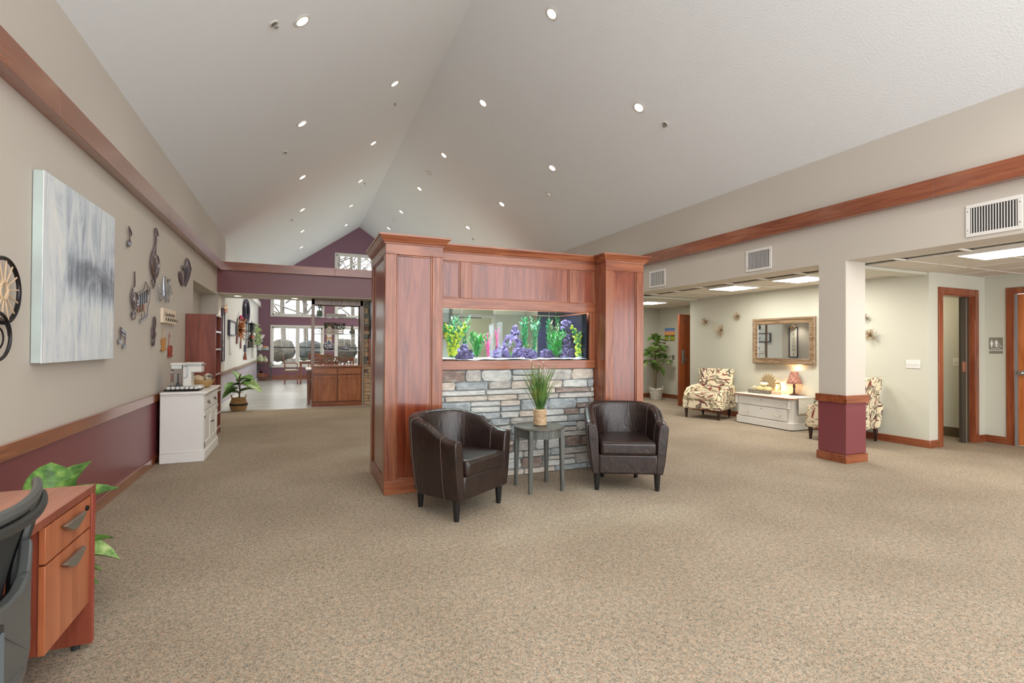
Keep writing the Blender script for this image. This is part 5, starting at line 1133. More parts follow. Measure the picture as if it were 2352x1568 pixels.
for i in range(2):
    ya = wy0+.05+hy*i; d = obj('drawer', bx(wx1-.012, wx1+.004, ya+.006, ya+hy-.006, .555, .72), WHITE, wc, bev=.006, world=True)
    obj('pull', MB().ell((wx1+.008, ya+hy/2-.045, .64), .006, .012, .012, 8, 6).ell((wx1+.008, ya+hy/2+.045, .64), .006, .012, .012, 8, 6).tube([(wx1+.01, ya+hy/2-.045, .64), (wx1+.022, ya+hy/2-.03, .618), (wx1+.024, ya+hy/2, .612), (wx1+.022, ya+hy/2+.03, .618), (wx1+.01, ya+hy/2+.045, .64)], .004, 6), PWT, d, world=True)
    dr = obj('door', MB().box(wx1-.012, wx1+.004, ya+.006, ya+.075, .13, .545).box(wx1-.012, wx1+.004, ya+hy-.075, ya+hy-.006, .13, .545).box(wx1-.012, wx1+.004, ya+.075, ya+hy-.075, .13, .2).box(wx1-.012, wx1+.004, ya+.075, ya+hy-.075, .475, .545), WHITE, wc, bev=.004, world=True)
    obj('door_panel', bx(wx1-.012, wx1-.003, ya+.075, ya+hy-.075, .2, .475), WHITE, dr, world=True)
    yk = ya+hy-.04 if i == 0 else ya+.04; obj('knob', MB().tube([(wx1+.004, yk, .38), (wx1+.02, yk, .38)], .005, 6).ell((wx1+.024, yk, .38), .008, .016, .008, 8, 6), PWT, dr, world=True)
    for zz_ in (.17, .5): yh = ya+.01 if i == 0 else ya+hy-.01; obj('hinge', bx(wx1+.003, wx1+.009, yh-.006, yh+.006, zz_-.03, zz_+.03), PWT, dr, bev=.002, world=True)
B_ = crop(350, 700, 4.126)
def py_(cr, x, y, pl): return PY(*cr(x, y), pl)
# capsule drawer
YT = 6.58
a, b = py_(B_, 106, 860, YT), py_(B_, 440, 800, YT)
kd = thing('capsule_drawer', 'black wire drawer full of coffee capsules on the white cabinet', 'rack', ((a.x+b.x)/2, YT+.15, wz))
kx0, kx1, kz1 = a.x, b.x, b.z; ky1 = YT+.30
wm = MB()
for z in (wz+.018, kz1): wm.tube([(kx0, YT, z), (kx1, YT, z), (kx1, ky1, z), (kx0, ky1, z)], .004, 6, True)
for i in range(9): x = kx0+(kx1-kx0)*i/8; wm.tube([(x, YT, wz+.018), (x, YT, kz1)], .003, 5)
for i in range(1, 6): y = YT+.3*i/6; wm.tube([(kx1, y, wz+.018), (kx1, y, kz1)], .003, 5)
obj('wire_frame', wm, BLACK, kd, world=True)
for sx_ in (kx0+.01, kx1-.01):
    for sy_ in (YT+.01, ky1-.01): obj('foot', MB().ell((sx_, sy_, wz+.009), .009, .009, .009, 8, 6), BLACK, kd, world=True)
obj('shelf_plate', bx(kx0, kx1, YT, ky1, kz1-.002, kz1+.004), BLACK, kd, world=True)
cap = MB().lathe([(.016, 0), (.021, .032), (.023, .034), (.001, .035)], n=12).mesh('cup'); cap.materials.append(WHITE)
lidm = MB().lathe([(.001, .0355), (.021, .0355), (.021, .037)], n=12).mesh('foil_lid'); lidm.materials.append(P('capsule_foil', (90, 120, 96), .3, .4))
for i in range(7):
    for j in range(2):
        t = thing('coffee_capsule', 'small white coffee capsule with a foil lid in the wire drawer', 'capsule', (kx0+.035+(kx1-kx0-.07)*i/6, YT+.035+.055*j, wz+.02), 0, 'coffee capsules in the wire drawer')
        for me in (cap, lidm): o = bpy.data.objects.new(me.name, me); COL.objects.link(o); o.parent = t
# coffee maker (seen from its side), stands on the capsule drawer
YM0, YM1 = YT+.04, YT+.22
def rx(x, y): return py_(B_, x, y, YM0)
zb = kz1+.005; zt = rx(300, 547).z; xa, xb, xc, xd = rx(167, 700).x, rx(285, 700).x, rx(368, 700).x, rx(465, 700).x
cf = thing('coffee_maker', 'white single-cup coffee maker with a clear water tank', 'coffee maker', ((xa+xd)/2, (YM0+YM1)/2, zb))
CW = P('appliance_white', (224, 222, 214), .35)
obj('tower', bx(xb, xc, YM0, YM1, zb, zt), CW, cf, bev=.012, seg=3, world=True)
obj('brew_head', bx(xc-.02, xd, YM0, YM1, rx(400, 640).z, zt), CW, cf, bev=.012, seg=3, world=True); obj('head_band', bx(xb+.02, xd+.003, YM0-.003, YM1+.003, zt-.04, zt-.012), CHROME, cf, bev=.004, world=True)
obj('lever', MB().tube([(xd, (YM0+YM1)/2, zt-.02), (xd+.03, (YM0+YM1)/2, zt-.02)], .007, 8), CHROME, cf, world=True)
obj('drip_tray', bx(xc-.02, xd, YM0, YM1, zb, rx(400, 765).z), CW, cf, bev=.008, world=True)
obj('tank_base', bx(xa, xb, YM0+.01, YM1-.01, zb, zb+.03), CW, cf, bev=.006, world=True)
obj('water_tank', MB().box(xa+.002, xb-.004, YM0+.006, YM1-.006, zb+.03, rx(200, 605).z), ACRYL, cf, bev=.01, world=True)
obj('tank_lid', bx(xa, xb, YM0, YM1, rx(200, 575).z, zt-.004), CW, cf, bev=.01, seg=3, world=True); obj('tank_neck', bx(xa+.01, xb-.01, YM0+.012, YM1-.012, rx(200, 605).z, rx(200, 575).z), P('frosted_tank', (214, 220, 218), .4), cf, world=True)
obj('filter', MB().lathe([(.018, 0), (.018, .03), (.008, .035), (.007, .14)], ((xa+xb)/2, (YM0+YM1)/2, zb+.031), 12), DARKG, cf, world=True)
obj('tank_handle', MB().tube(smoothpath([(xb+.004, YM0-.004, rx(290, 580).z), (xb+.04, YM0-.012, rx(290, 585).z), (xb+.045, YM0-.012, rx(290, 640).z), (xb+.04, YM0-.012, rx(290, 685).z), (xb+.0, YM0-.004, rx(290, 692).z)], 3), .007, 8), ACRYL, cf, world=True)
# basket with rattan balls behind
q = FL(463, 896, wz); bx_, by_ = -1.1, 7.12
bk = thing('woven_bowl', 'brown woven bowl on the white cabinet behind the coffee maker', 'bowl', (bx_, by_, wz))
obj('bowl', MB().lathe([(.05, 0), (.08, .02), (.115, .06), (.13, .1), (.124, .1), (.108, .06), (.07, .025), (.001, .02)], n=26), SEAGRASS, bk)
def weave_ball(label, p, r, mat):
    m = MB().ell((0, 0, 0), r*.9, r*.9, r*.9, 16, 10); rr = random.Random(int(p[0]*1000))
    for k in range(12):
        a = Vector((rr.uniform(-1, 1), rr.uniform(-1, 1), rr.uniform(-1, 1))).normalized(); b__ = a.orthogonal().normalized(); c__ = a.cross(b__)
        m.tube([(b__*cos(i*pi/8)+c__*sin(i*pi/8))*r*.95 for i in range(16)], r*.09, 5, True)
    return tag(obj('woven_ball', m, mat, loc=p), label, 'decoration', 'balls in the woven bowl')
weave_ball('cream woven ball in the bowl behind the coffee maker, lower one', (bx_-.05, by_-.02, wz+.095), .06, P('cream_weave', (214, 192, 160), .8)); weave_ball('cream ball with dark bands sitting highest in the woven bowl', (bx_+.05, by_+.03, wz+.115), .055, P('banded_weave', (226, 210, 190), .7, var=(26, (70, 40, 44))))
# ------------------------------------------------------------------ bookcase
bx0, bx1, by0, by1, bz = -1.50+.045, -1.095, 8.04, 8.57, 1.722
bc = thing('bookcase', 'tall dark cherry bookcase with open shelves', 'bookcase', ((bx0+bx1)/2, (by0+by1)/2, 0)); tk_ = .022
for y in (by0, by1-tk_): obj('side_panel', bx(bx0, bx1, y, y+tk_, 0, bz), LAMZ, bc, bev=.002, world=True)
obj('back_panel', bx(bx0, bx0+.012, by0+tk_, by1-tk_, 0, bz), LAMZ, bc, world=True)
SZ = [bz-.024]+[PX(499, v, bx1).z for v in (764, 804, 861, 900, 952)]+[.09]
for i, z in enumerate(SZ):
    s_ = obj('shelf', bx(bx0+.012, bx1-.002, by0+tk_, by1-tk_, z, z+.024), LAMZ, bc, world=True); obj('edge_band', bx(bx1-.002, bx1+.001, by0+tk_, by1-tk_, z, z+.024), P('pale_edge', (206, 196, 192), .25), s_, world=True)
obj('kick_board', bx(bx1-.03, bx1-.012, by0+tk_, by1-tk_, 0, .09), LAMZ, bc, world=True); obj('edge_band', bx(bx1, bx1+.0015, by0, by0+tk_, 0, bz), LAMZ, bc, world=True)
# cathedral radio
rz0 = SZ[3]+.025; rY = (by0+by1)/2; rX = bx1-.06
rd_ = thing('cathedral_radio', 'wooden arched tabletop radio on a bookcase shelf', 'radio', (rX-.08, rY, rz0))
RW = wood('radio_wood', (150, 72, 34), (184, 100, 54), (204, 126, 76), 'z', .3, .3, 2); hh = .30; hw = .13
ol = [(-hw, 0), (-hw, .15)]+[(-hw*cos(a), .15+(hh-.15)*sin(a)) for a in [pi*i/14 for i in range(1, 14)]]+[(hw, .15), (hw, 0)]
obj('case', MB().prism([(rX-.16, rY+p[0], rz0+p[1]) for p in ol], (.15, 0, 0)), RW, rd_, bev=.004, world=True); obj('base', bx(rX-.17, rX+.004, rY-hw-.012, rY+hw+.012, rz0, rz0+.022), RW, rd_, bev=.004, world=True)
for k in range(7):
    a = radians(30+20*k); obj('grille_slot', MB().tube([(rX-.009, rY+.02*cos(a), rz0+.17+.02*sin(a)), (rX-.009, rY+.085*cos(a), rz0+.17+.095*sin(a))], .007, 6), P('speaker_cloth', (70, 36, 22), .9), rd_, world=True)
for (dy, dz, r_) in ((0, .115, .018), (0, .05, .012), (-.06, .05, .012), (.06, .05, .012), (0, .08, .008)): obj('knob', MB().lathe([(r_, 0), (r_, .014), (r_*.6, .018)], n=12).xf(Matrix.Translation((rX-.01, rY+dy, rz0+dz)) @ Matrix.Rotation(pi/2, 4, 'Y')), BLACK, rd_, world=True)
z = SZ[4]+.025
o = tag(thing('card_box', 'small grey box with printed squares on the bookcase', 'box', (bx1-.1, by0+.12, z)), 'small grey box with printed squares on the bookcase', 'box')
obj('box', bx(-.07, .06, -.075, .075, 0, .12), P('grey_card', (186, 190, 176), .7), o, bev=.002)
for dy in (-.035, .035):
    for dz in (.035, .085): obj('printed_square', bx(.06, .0608, dy-.02, dy+.02, dz-.016, dz+.016), P('print_grey', (110, 116, 104), .7), o)
z = SZ[5]+.025
o = thing('storage_bin', 'grey open bin holding green things on the lowest bookcase shelf', 'bin', (bx1-.12, rY, z))
for (a, b, c_, d_) in ((-.1, .1, -.16, -.155), (-.1, .1, .155, .16), (-.1, -.095, -.155, .155), (.095, .1, -.155, .155)): obj('bin_side', bx(a, b, c_, d_, 0, .13), P('bin_grey', (150, 150, 146), .5), o)
obj('bin_bottom', bx(-.095, .095, -.155, .155, 0, .005), MATS['bin_grey'], o)
tag(obj('green_cloth', MB().grid(lambda a, b: Vector((-.09+.18*a, -.15+.3*b, .115+.022*noise.noise(Vector((a*4, b*5, 2))))), 14, 18), P('green_cloth', (44, 150, 110), .6), loc=(bx1-.12, rY, z), solid=.004), 'crumpled green cloth lying in the grey bin', 'cloth')
# ------------------------------------------------------------------ basket with fiddle leaf plant at the dining edge
q = FL(540, 942)+Vector((.06, 0, 0))
bp = thing('potted_plant', 'broad leaved plant in a seagrass basket with black band at the dining edge', 'plant', q)
prf = lambda k: .115+.04*sin(pi*min(1, k*.9+.12))
basket(bp, .11, prf, .25, SEAGRASS, P('black_weave', (52, 46, 44), .8), rows=14)
obj('stem', MB().tube(smoothpath([(0, 0, .2), (.02, .01, .4), (.0, 0, .58), (.03, 0, .72)], 4), [.014]*12+[.008], 8), TRUNK, bp)
for (x, z, az, el, L, k) in ((0.02, .34, 195, .2, .24, 0), (.03, .36, -40, .35, .3, 0), (0, .43, 215, -.02, .3, 4), (.02, .40, -10, .12, .34, 0), (0, .5, 230, .12, .33, 2), (.01, .52, -25, .1, .4, 5), (.01, .58, 130, .8, .3, 0), (.03, .58, -60, .35, .33, 4), (.02, .47, -100, .1, .32, 0), (.02, .55, 80, .5, .3, 0), (.0, .32, -80, .3, .26, 0), (.03, .6, -35, .3, .3, 2)):
    put_leaf(bp, Vector((x, 0, z)), radians(az), el, L, k, random.uniform(-.5, .5))
# ------------------------------------------------------------------ desk, pedestal, task chair, plant behind
dz_ = .687; dx1 = -.824; dy1 = 2.735
dk = thing('office_desk', 'cherry laminate desk with a hanging drawer pedestal', 'desk', (dx1-.3, 2.2, 0))
obj('desktop', bx(-1.43, dx1, .75, dy1, dz_-.028, dz_), LAMY, dk, bev=.002, world=True); obj('edge_strip', bx(dx1, dx1+.002, .75, dy1, dz_-.028, dz_), LAMZ, dk, world=True)
gx = PX(213, 1487, -.8); obj('end_panel', bx(-1.41, dx1+.006, dy1-.05, dy1-.022, .02, dz_-.028), LAMZ, dk, bev=.002, world=True); obj('end_edge', bx(dx1+.006, dx1+.008, dy1-.05, dy1-.022, .02, dz_-.028), P('edge_red', (150, 60, 46), .35), dk, world=True)
pzb = PX(105, 1492, dx1-.012).z; pya = PX(104, 1300, dx1).y
obj('pedestal', bx(-1.38, dx1-.02, pya+.004, dy1-.05, pzb+.002, dz_-.028), LAMZ, dk, world=True)
zs_ = PX(103, 1300, dx1).z
HND = P('satin_pull', (150, 150, 140), .3, .8)
for (a, b) in ((zs_+.004, dz_-.036), (pzb, zs_-.004)):
    d = obj('drawer', bx(dx1-.02, dx1, pya, dy1-.055, a, b), DESKZ, dk, bev=.002, world=True); zc = b-.055 if b > zs_ else b-.06; ym = (pya+dy1-.055)/2+.01
    obj('pull', MB().prism([(dx1, ym-.098+.196*i/12, zc+.02-.042*sin(pi*i/12)) for i in range(13)], (.022, 0, 0)), HND, d, bev=.004, world=True)
obj('lock', MB().lathe([(.011, 0), (.011, .008), (.006, .01)], n=14).xf(Matrix.Translation((dx1, dy1-.1, dz_-.075)) @ Matrix.Rotation(pi/2, 4, 'Y')), BLACK, dk, world=True)
obj('glide', MB().lathe([(.016, 0), (.016, .02)], (dx1-.05, dy1-.036, 0), 10), DARKP, dk, world=True); obj('glide', MB().lathe([(.016, 0), (.016, .02)], (-1.35, dy1-.036, 0), 10), DARKP, dk, world=True)
obj('far_end_panel', bx(-1.41, dx1-.02, .78, .806, 0, dz_-.028), LAMZ, dk, world=True)
# task chair pushed up to the desk (its back faces the lobby)
cyc = 1.545
tc = thing('task_chair', 'black mesh-back office task chair pushed up to the desk', 'chair', (-.84, cyc, 0))
def bar(m, pts, r): m.tube(smoothpath(pts, 5), r, 8); return m
def rim(z, x, half, thk):
    def f(a, b):
        y = cyc+(a*2-1)*half; k = (a*2-1)**2; t = b*2*pi
        return Vector((x-.055*k+thk[0]*cos(t), y, z+.012*k+thk[1]*sin(t)))
    return f
obj('top_rail', MB().grid(rim(.905, -.615, .245, (.012, .017)), 22, 9), DARKG, tc, world=True); obj('rail_lip', MB().grid(rim(.875, -.602, .24, (.012, .012)), 22, 9), DARKP, tc, world=True)
def mesh_back(a, b): h = .245-.06*(1-b)**1.5; y = cyc+(a*2-1)*h; return Vector((-.625-.055*(a*2-1)**2-.05*sin(pi*(1-b)*.6), y, .56+.325*b))
NET = P('chair_mesh', (40, 44, 44), .7, bump=(420, .6))
obj('mesh_panel', MB().grid(mesh_back, 18, 14), NET, tc, solid=.006, world=True)
for s in (-1, 1):
    obj('side_spar', bar(MB(), [(-.665, cyc+s*.24, .89), (-.68, cyc+s*.222, .80), (-.695, cyc+s*.195, .70), (-.69, cyc+s*.17, .58)], .014), DARKP, tc, world=True)
up = [(-.168, .79), (-.16, .765), (-.14, .735), (-.11, .712), (-.06, .697), (0, .693), (.06, .697), (.11, .712), (.14, .735), (.16, .765), (.168, .79)]
dn = [(.176, .775), (.165, .72), (.155, .69), (.155, .60), (.162, .55), (.15, .50), (.1, .465), (0, .45), (-.1, .465), (-.15, .50), (-.162, .55), (-.155, .60), (-.155, .69), (-.165, .72), (-.176, .775)]
obj('support_shell', MB().prism([(-.65-.9*p[0]**2, cyc+p[0]*1.0, p[1]) for p in up+dn], (.028, 0, 0)), DARKG, tc, bev=.008, seg=3, world=True)
obj('shell_recess', bx(-.632, -.624, cyc-.115, cyc-.02, .5, .655), DARKP, tc, bev=.004, world=True); obj('lumbar_slide', bx(-.626, -.619, cyc-.1, cyc-.03, .515, .64), P('chair_blue_grey', (92, 104, 112), .4), tc, bev=.004, world=True)
for s in (-1, 1): obj('pivot_cap', MB().lathe([(.017, 0), (.017, .01), (.01, .014)], n=14).xf(Matrix.Translation((-.647, cyc+s*.118, .702)) @ Matrix.Rotation(pi/2, 4, 'Y')), DARKG, tc, world=True)
obj('arm_knob', MB().ell((-.665, cyc+.145, .575), .02, .014, .03, 12, 8), CHROME, tc, world=True)
obj('spine', MB().hexa([(-.74, cyc-.10, .31), (-.66, cyc-.10, .31), (-.66, cyc+.10, .31), (-.74, cyc+.10, .31)], [(-.665, cyc-.11, .49), (-.63, cyc-.11, .49), (-.63, cyc+.11, .49), (-.665, cyc+.11, .49)]), DARKG, tc, bev=.01, world=True)
obj('seat', bx(-1.12, -.72, cyc-.21, cyc+.21, .39, .46), NET, tc, bev=.03, seg=4, world=True); obj('seat_pan', bx(-1.03, -.70, cyc-.12, cyc+.12, .35, .39), DARKP, tc, bev=.01, world=True)
obj('gas_column', MB().lathe([(.03, .07), (.03, .25), (.02, .25), (.02, .37)], (-.84, cyc, 0), 16), DARKP, tc, world=True)
for k in range(5):
    a = 2*pi*k/5+.2; e = Vector((-.84+.29*cos(a), cyc+.29*sin(a), .07)); b = obj('base_spoke', MB().tube([(-.84, cyc, .1), e], [.024, .015], 8), DARKP, tc, world=True)
    obj('caster', MB().lathe([(.025, -.02), (.028, -.015), (.028, .015), (.025, .02)], n=14).xf(Matrix.Translation(e-Vector((0, 0, .042))) @ Matrix.Rotation(pi/2, 4, 'X') @ Matrix.Rotation(0, 4, 'Z')), BLACK, b, world=True)
# plant on the floor behind the desk end
fp = thing('floor_plant', 'glossy broad leaved plant on the floor behind the end of the desk', 'plant', (-1.12, 3.08, 0))
obj('pot', MB().lathe([(.09, 0), (.12, .02), (.13, .2), (.12, .21), (.11, .18)], n=24), DARKG, fp); obj('soil', MB().lathe([(.001, .17), (.112, .17), (.112, .16)], n=20), SOIL, fp)
for (az, el, L, k, z, ro) in ((165, .75, .28, 0, .44, .5), (60, 1.2, .30, 2, .45, -.1), (100, 1.15, .29, 0, .45, .3), (20, .7, .27, 2, .45, .2), (8, .1, .26, 3, .27, .1), (-8, .0, .22, 1, .22, -.4), (20, -.3, .2, 0, .17, .2), (-60, .5, .3, 0, .28, 0), (200, .6, .32, 2, .3, 0), (120, .8, .34, 1, .3, 0), (35, .5, .24, 2, .25, -.3)):  # low right leaves kept pale, their sheen put into the colour
    p0 = Vector((.02*cos(radians(az)), .02*sin(radians(az)), z)); obj('stalk', MB().tube([(0, 0, .16), p0], .006, 6), FIDDLE, fp); put_leaf(fp, p0, radians(az), el, L, k, ro)

# ================================================================== dining side, seen under the bridge
# fireplace mass with stone veneer, screen and wooden panel
FPX0, FPX1, FPY = 1.262, 2.95, 11.36
fpw = sempty('wall_fireplace', 'stone clad fireplace wall beside the hutch', (FPX0, FPY, 0))
obj('core', bx(FPX0, FPX1, FPY, 12.1, 0, ZB), GROUT, fpw, world=True)
lay_stones(fpw, FPX0+.005, 1.72, 0, ZB-.06, FPY+.002, (.07, .12), (.16, .3), STB, (4, 3, 2), .03, fpw.location)
obj('header_stone', bx(FPX0, FPX1, FPY-.03, FPY, ZB-.06, ZB-.012), STB[1], fpw, world=True)
struct('trim_12', bx(FPX0-.028, FPX0, FPY-.03, FPY+.05, 0, ZB-.012), P('pale_edge_trim', (176, 164, 146), .6), 'narrow pale edge strip between hutch and stone wall')
tv = thing('wall_television', 'dark flat television hanging on the stone wall', 'television', (1.98, FPY-.07, 1.463))
obj('screen', bx(1.385, 2.6, FPY-.075, FPY-.07, 1.475, 2.243), P('dark_screen', (22, 30, 34), .12), tv, world=True); obj('bezel', bx(1.38, 2.605, FPY-.07, FPY-.035, 1.463, 2.255), BLACK, tv, bev=.004, world=True)
mp = thing('mantel_panel', 'reddish wooden mantel panel below the television', 'mantel', (1.98, FPY-.06, .87))
obj('panel', bx(1.362, 2.62, FPY-.075, FPY-.035, .872, 1.38), CHZ, mp, bev=.004, world=True); obj('shelf', bx(1.35, 2.64, FPY-.12, FPY-.035, 1.38, 1.45), CHX, mp, bev=.006, world=True)
# hutch
HX0, HX1, HY0, HY1, HZ = .212, 1.232, 11.31, 11.72, .868
hu = thing('glass_hutch', 'maple cabinet with open glass shelves above, dividing lobby and dining room', 'hutch', ((HX0+HX1)/2, (HY0+HY1)/2, 0))
obj('carcass', bx(HX0, HX1, HY0+.026, HY1, .1, HZ-.03), CHZ, hu, world=True); obj('toe_kick', bx(HX0+.01, HX1-.01, HY0+.03, HY1, 0, .1), CHX, hu, world=True); obj('base_board', bx(HX0, HX1, HY0+.004, HY0+.03, .0, .085), CHX, hu, world=True)  # carcass coloured darker than the doors, painting shade into their gaps
obj('counter', bx(HX0-.02, HX1+.015, HY0-.015, HY1+.015, HZ-.03, HZ), HUTX, hu, bev=.004, world=True)
hm = (HX0+HX1)/2
for a, b in ((HX0+.03, hm-.015), (hm+.015, HX1-.03)):
    d = obj('drawer', bx(a, b, HY0, HY0+.02, HZ-.185, HZ-.055), HUTX, hu, bev=.004, world=True); xm = (a+b)/2; zc = HZ-.12
    obj('pull', MB().tube([(xm-.06, HY0, zc), (xm-.06, HY0-.022, zc), (xm+.06, HY0-.022, zc), (xm+.06, HY0, zc)], .005, 6), BRASS, d, world=True)
    z0, z1 = .115, HZ-.205
    dr = obj('door', MB().box(a, a+.07, HY0, HY0+.02, z0, z1).box(b-.07, b, HY0, HY0+.02, z0, z1).box(a+.07, b-.07, HY0, HY0+.02, z0, z0+.07).box(a+.07, b-.07, HY0, HY0+.02, z1-.07, z1), HUTZ, hu, bev=.003, world=True)
    obj('door_panel', bx(a+.07, b-.07, HY0+.012, HY0+.024, z0+.07, z1-.07), HUTZ, dr, world=True)
    xk = b-.03 if a < hm-.2 else a+.03; obj('pull', MB().tube([(xk, HY0, z1-.16), (xk, HY0-.022, z1-.16), (xk, HY0-.022, z1-.06), (xk, HY0, z1-.06)], .005, 6), BRASS, dr, world=True)
FRW = wood('hutch_frame_wood', (104, 74, 56), (136, 106, 86), (160, 140, 124), 'z', .3, .3)  # greyer and darker than the maple, backlighting put into the colour
for x in (HX0-.01, HX1-.05):
    for y in (HY0+.01, HY1-.05): obj('post', bx(x, x+.06, y, y+.04, HZ, ZB-.012), FRW, hu, bev=.003, world=True)
obj('top_rail', MB().box(HX0-.01, HX1+.01, HY0+.01, HY0+.05, ZB-.13, ZB-.012).box(HX0-.01, HX1+.01, HY1-.05, HY1-.01, ZB-.13, ZB-.012), FRW, hu, bev=.003, world=True)
GSH = P('shelf_glass_edge', (206, 222, 220), .1)
SHZ = [PY(770, v, HY0+.05).z for v in (727.5, 766.5, 804.5)]
for z in SHZ: obj('glass_shelf', bx(HX0+.05, HX1-.05, HY0+.052, HY1-.052, z-.012, z), glassm('shelf_glass', (214, 232, 228), .2) if 'shelf_glass' not in MATS else MATS['shelf_glass'], hu, world=True)
for z in SHZ: obj('shelf_edge', bx(HX0+.05, HX1-.05, HY0+.05, HY0+.052, z-.013, z+.001), GSH, hu, world=True)
HC = crop(710, 690, 17.42); YS = HY0+.2
def hp(x, y): return PY(*HC(x, y), YS)
q = hp(415, 600); pz = thing('shelf_vase', 'grey green vase with sprigs on the top hutch shelf', 'vase', (q.x, YS, SHZ[0]))
obj('vase', MB().lathe([(.04, 0), (.05, .01), (.06, .06), (.055, .12), (.045, .135), (.04, .13)], n=20), P('celadon', (120, 134, 120), .4), pz)
sp = MB(); rr = random.Random(9)
for i in range(40): a = rr.random()*6.28; e = Vector((cos(a)*rr.uniform(.02, .1), sin(a)*.06*rr.random(), .13+rr.uniform(.05, .17))); sp.tube([(0, 0, .12), e], .0015, 4).ell(e, .011, .011, .009, 6, 4)
obj('sprigs', sp, BUSH, pz)['kind'] = 'stuff'
a, b = hp(680, 610), hp(1490, 480); sgn = thing('block_sign', 'narrow white block sign reading TODAY IS A GOOD DAY', 'sign', ((a.x+b.x)/2, YS-.04, SHZ[0]))
hgt = hp(1080, 470).z-hp(1080, 610).z; obj('block', bx(a.x, b.x, YS-.05, YS-.02, SHZ[0]+.001, SHZ[0]+hgt), P('sign_block', (214, 208, 196), .7), sgn, bev=.003, world=True)
tx = text('words', 'TODAY IS A GOOD DAY', hgt*.42, P('sign_ink', (130, 124, 114), .7), sgn, Matrix.Identity(4), .001); tx.matrix_local = frame_matrix(Vector(((a.x+b.x)/2, YS-.051, SHZ[0]+hgt*.5))-sgn.location, (1, 0, 0), (0, 0, 1)); tx.scale[0] = 1
wdt = max(v.co.x for v in tx.data.vertices)-min(v.co.x for v in tx.data.vertices); tx.matrix_local = tx.matrix_local @ Matrix.Diagonal(((b.x-a.x)*.86/wdt, 1, 1, 1))
a, b = hp(665, 1300), hp(1380, 1100); pl_ = thing('crate_planter', 'whitewashed slatted crate of boxwood on the hutch', 'plant', ((a.x+b.x)/2, YS, SHZ[1]))
ph = hp(1000, 1095).z-hp(1000, 1310).z
for i in range(3):
    for y in (YS-.075, YS+.07): obj('slat', bx(a.x, b.x, y, y+.008, SHZ[1]+.002+ph*i/3, SHZ[1]+ph*(i+.72)/3), P('whitewash', (214, 204, 190), .7), pl_, world=True)
for x in (a.x+.004, b.x-.014): obj('end_board', bx(x, x+.01, YS-.066, YS+.07, SHZ[1]+.002, SHZ[1]+ph*.9), MATS['whitewash'], pl_, world=True)
bm_ = MB()
for i in range(420):
    p = Vector((rr.uniform(a.x-.03, b.x+.03), YS+rr.uniform(-.08, .08), SHZ[1]+ph+rr.uniform(-.02, .12))); d = Vector((rr.uniform(-1, 1), rr.uniform(-1, 1), rr.uniform(.1, 1))).normalized()*.026; s_ = d.orthogonal().normalized()*.011
    bm_.add([p, p+d*.5+s_, p+d, p+d*.5-s_], [(0, 1, 2, 3)])
obj('boxwood', bm_, BUSH, pl_, world=True, smooth=False)['kind'] = 'stuff'
q = hp(400, 1300); jk = thing('jack_ornament', 'dark six-armed jack ornament beside the crate planter', 'ornament', (q.x, YS, SHZ[1]))
jm = MB(); c = Vector((0, 0, .058))
for d in ((.07, 0, .05), (-.07, 0, .05), (.04, .02, -.05), (-.05, .02, -.05), (0, -.04, .06), (0, .04, -.05)): jm.tube([c, c+Vector(d)], .005, 5).ell(c+Vector(d), .009, .009, .008, 8, 6)
obj('arms', jm, P('ornament_dark', (86, 82, 92), .5), jk)
q = hp(1720, 1300); rbm = thing('rabbit_figure', 'weathered grey garden figure with antlers on the hutch', 'figurine', (q.x, YS, SHZ[1])); STN = P('cast_stone', (160, 158, 144), .8, var=(40, (120, 120, 108)))
obj('body', MB().ell((0, 0, .045), .062, .05, .045).ell((0, 0, .1), .035, .032, .045).ell((.0, -.012, .15), .026, .028, .026), STN, rbm)
obj('antlers', MB().tube([(-.012, 0, .17), (-.03, 0, .2), (-.05, 0, .215)], .006, 5).tube([(.012, 0, .17), (.03, 0, .2), (.045, 0, .205)], .006, 5).tube([(-.006, 0, .17), (-.01, 0, .21)], .006, 5).tube([(.006, 0, .17), (.014, 0, .21)], .006, 5), STN, rbm)
HC3 = crop(710, 760, 17.42)
BW = nt('blue_white_china'); 
def china():
    m, t, b = BW; n = N(t, 'ShaderNodeTexNoise', i_Scale=26.0, i_Detail=3.0, i_Distortion=2.0); t.links.new(coords(t), n.inputs['Vector'])
    t.links.new(ramp(t, n.outputs['Fac'], [(.46, (236, 236, 240)), (.54, (70, 66, 110))]), b.inputs['Base Color']); b.inputs['Roughness'].default_value = .15; return m
china()
q = PY(*HC3(780, 770), YS); vz = thing('china_jar', 'large blue and white china jar with lid on the lower hutch shelf', 'jar', (q.x, YS, SHZ[2]))
obj('jar', MB().lathe([(.06, 0), (.1, .03), (.125, .085), (.115, .135), (.07, .165), (.045, .17)], n=28), MATS['blue_white_china'], vz); obj('lid', MB().lathe([(.06, .17), (.05, .185), (.02, .195), (.012, .205), (.018, .215), (.001, .222)], n=20), MATS['blue_white_china'], vz)
q = PY(*HC3(1450, 770), YS); vz = thing('china_bowl', 'low blue and white china bowl beside the lidded jar', 'bowl', (q.x, YS, SHZ[2]))
obj('bowl', MB().lathe([(.05, 0), (.085, .03), (.09, .06), (.06, .09), (.05, .095)], n=26), MATS['blue_white_china'], vz); obj('beads', MB().ell((.02, 0, .1), .02).ell((-.025, 0, .098), .018), MATS['blue_white_china'], vz)
a, b = PY(*HC3(490, 1360), YS), PY(*HC3(1700, 950), YS); fw = thing('family_word', 'carved wooden word Family in script on the hutch counter', 'word sign', ((a.x+b.x)/2, YS-.04, HZ))
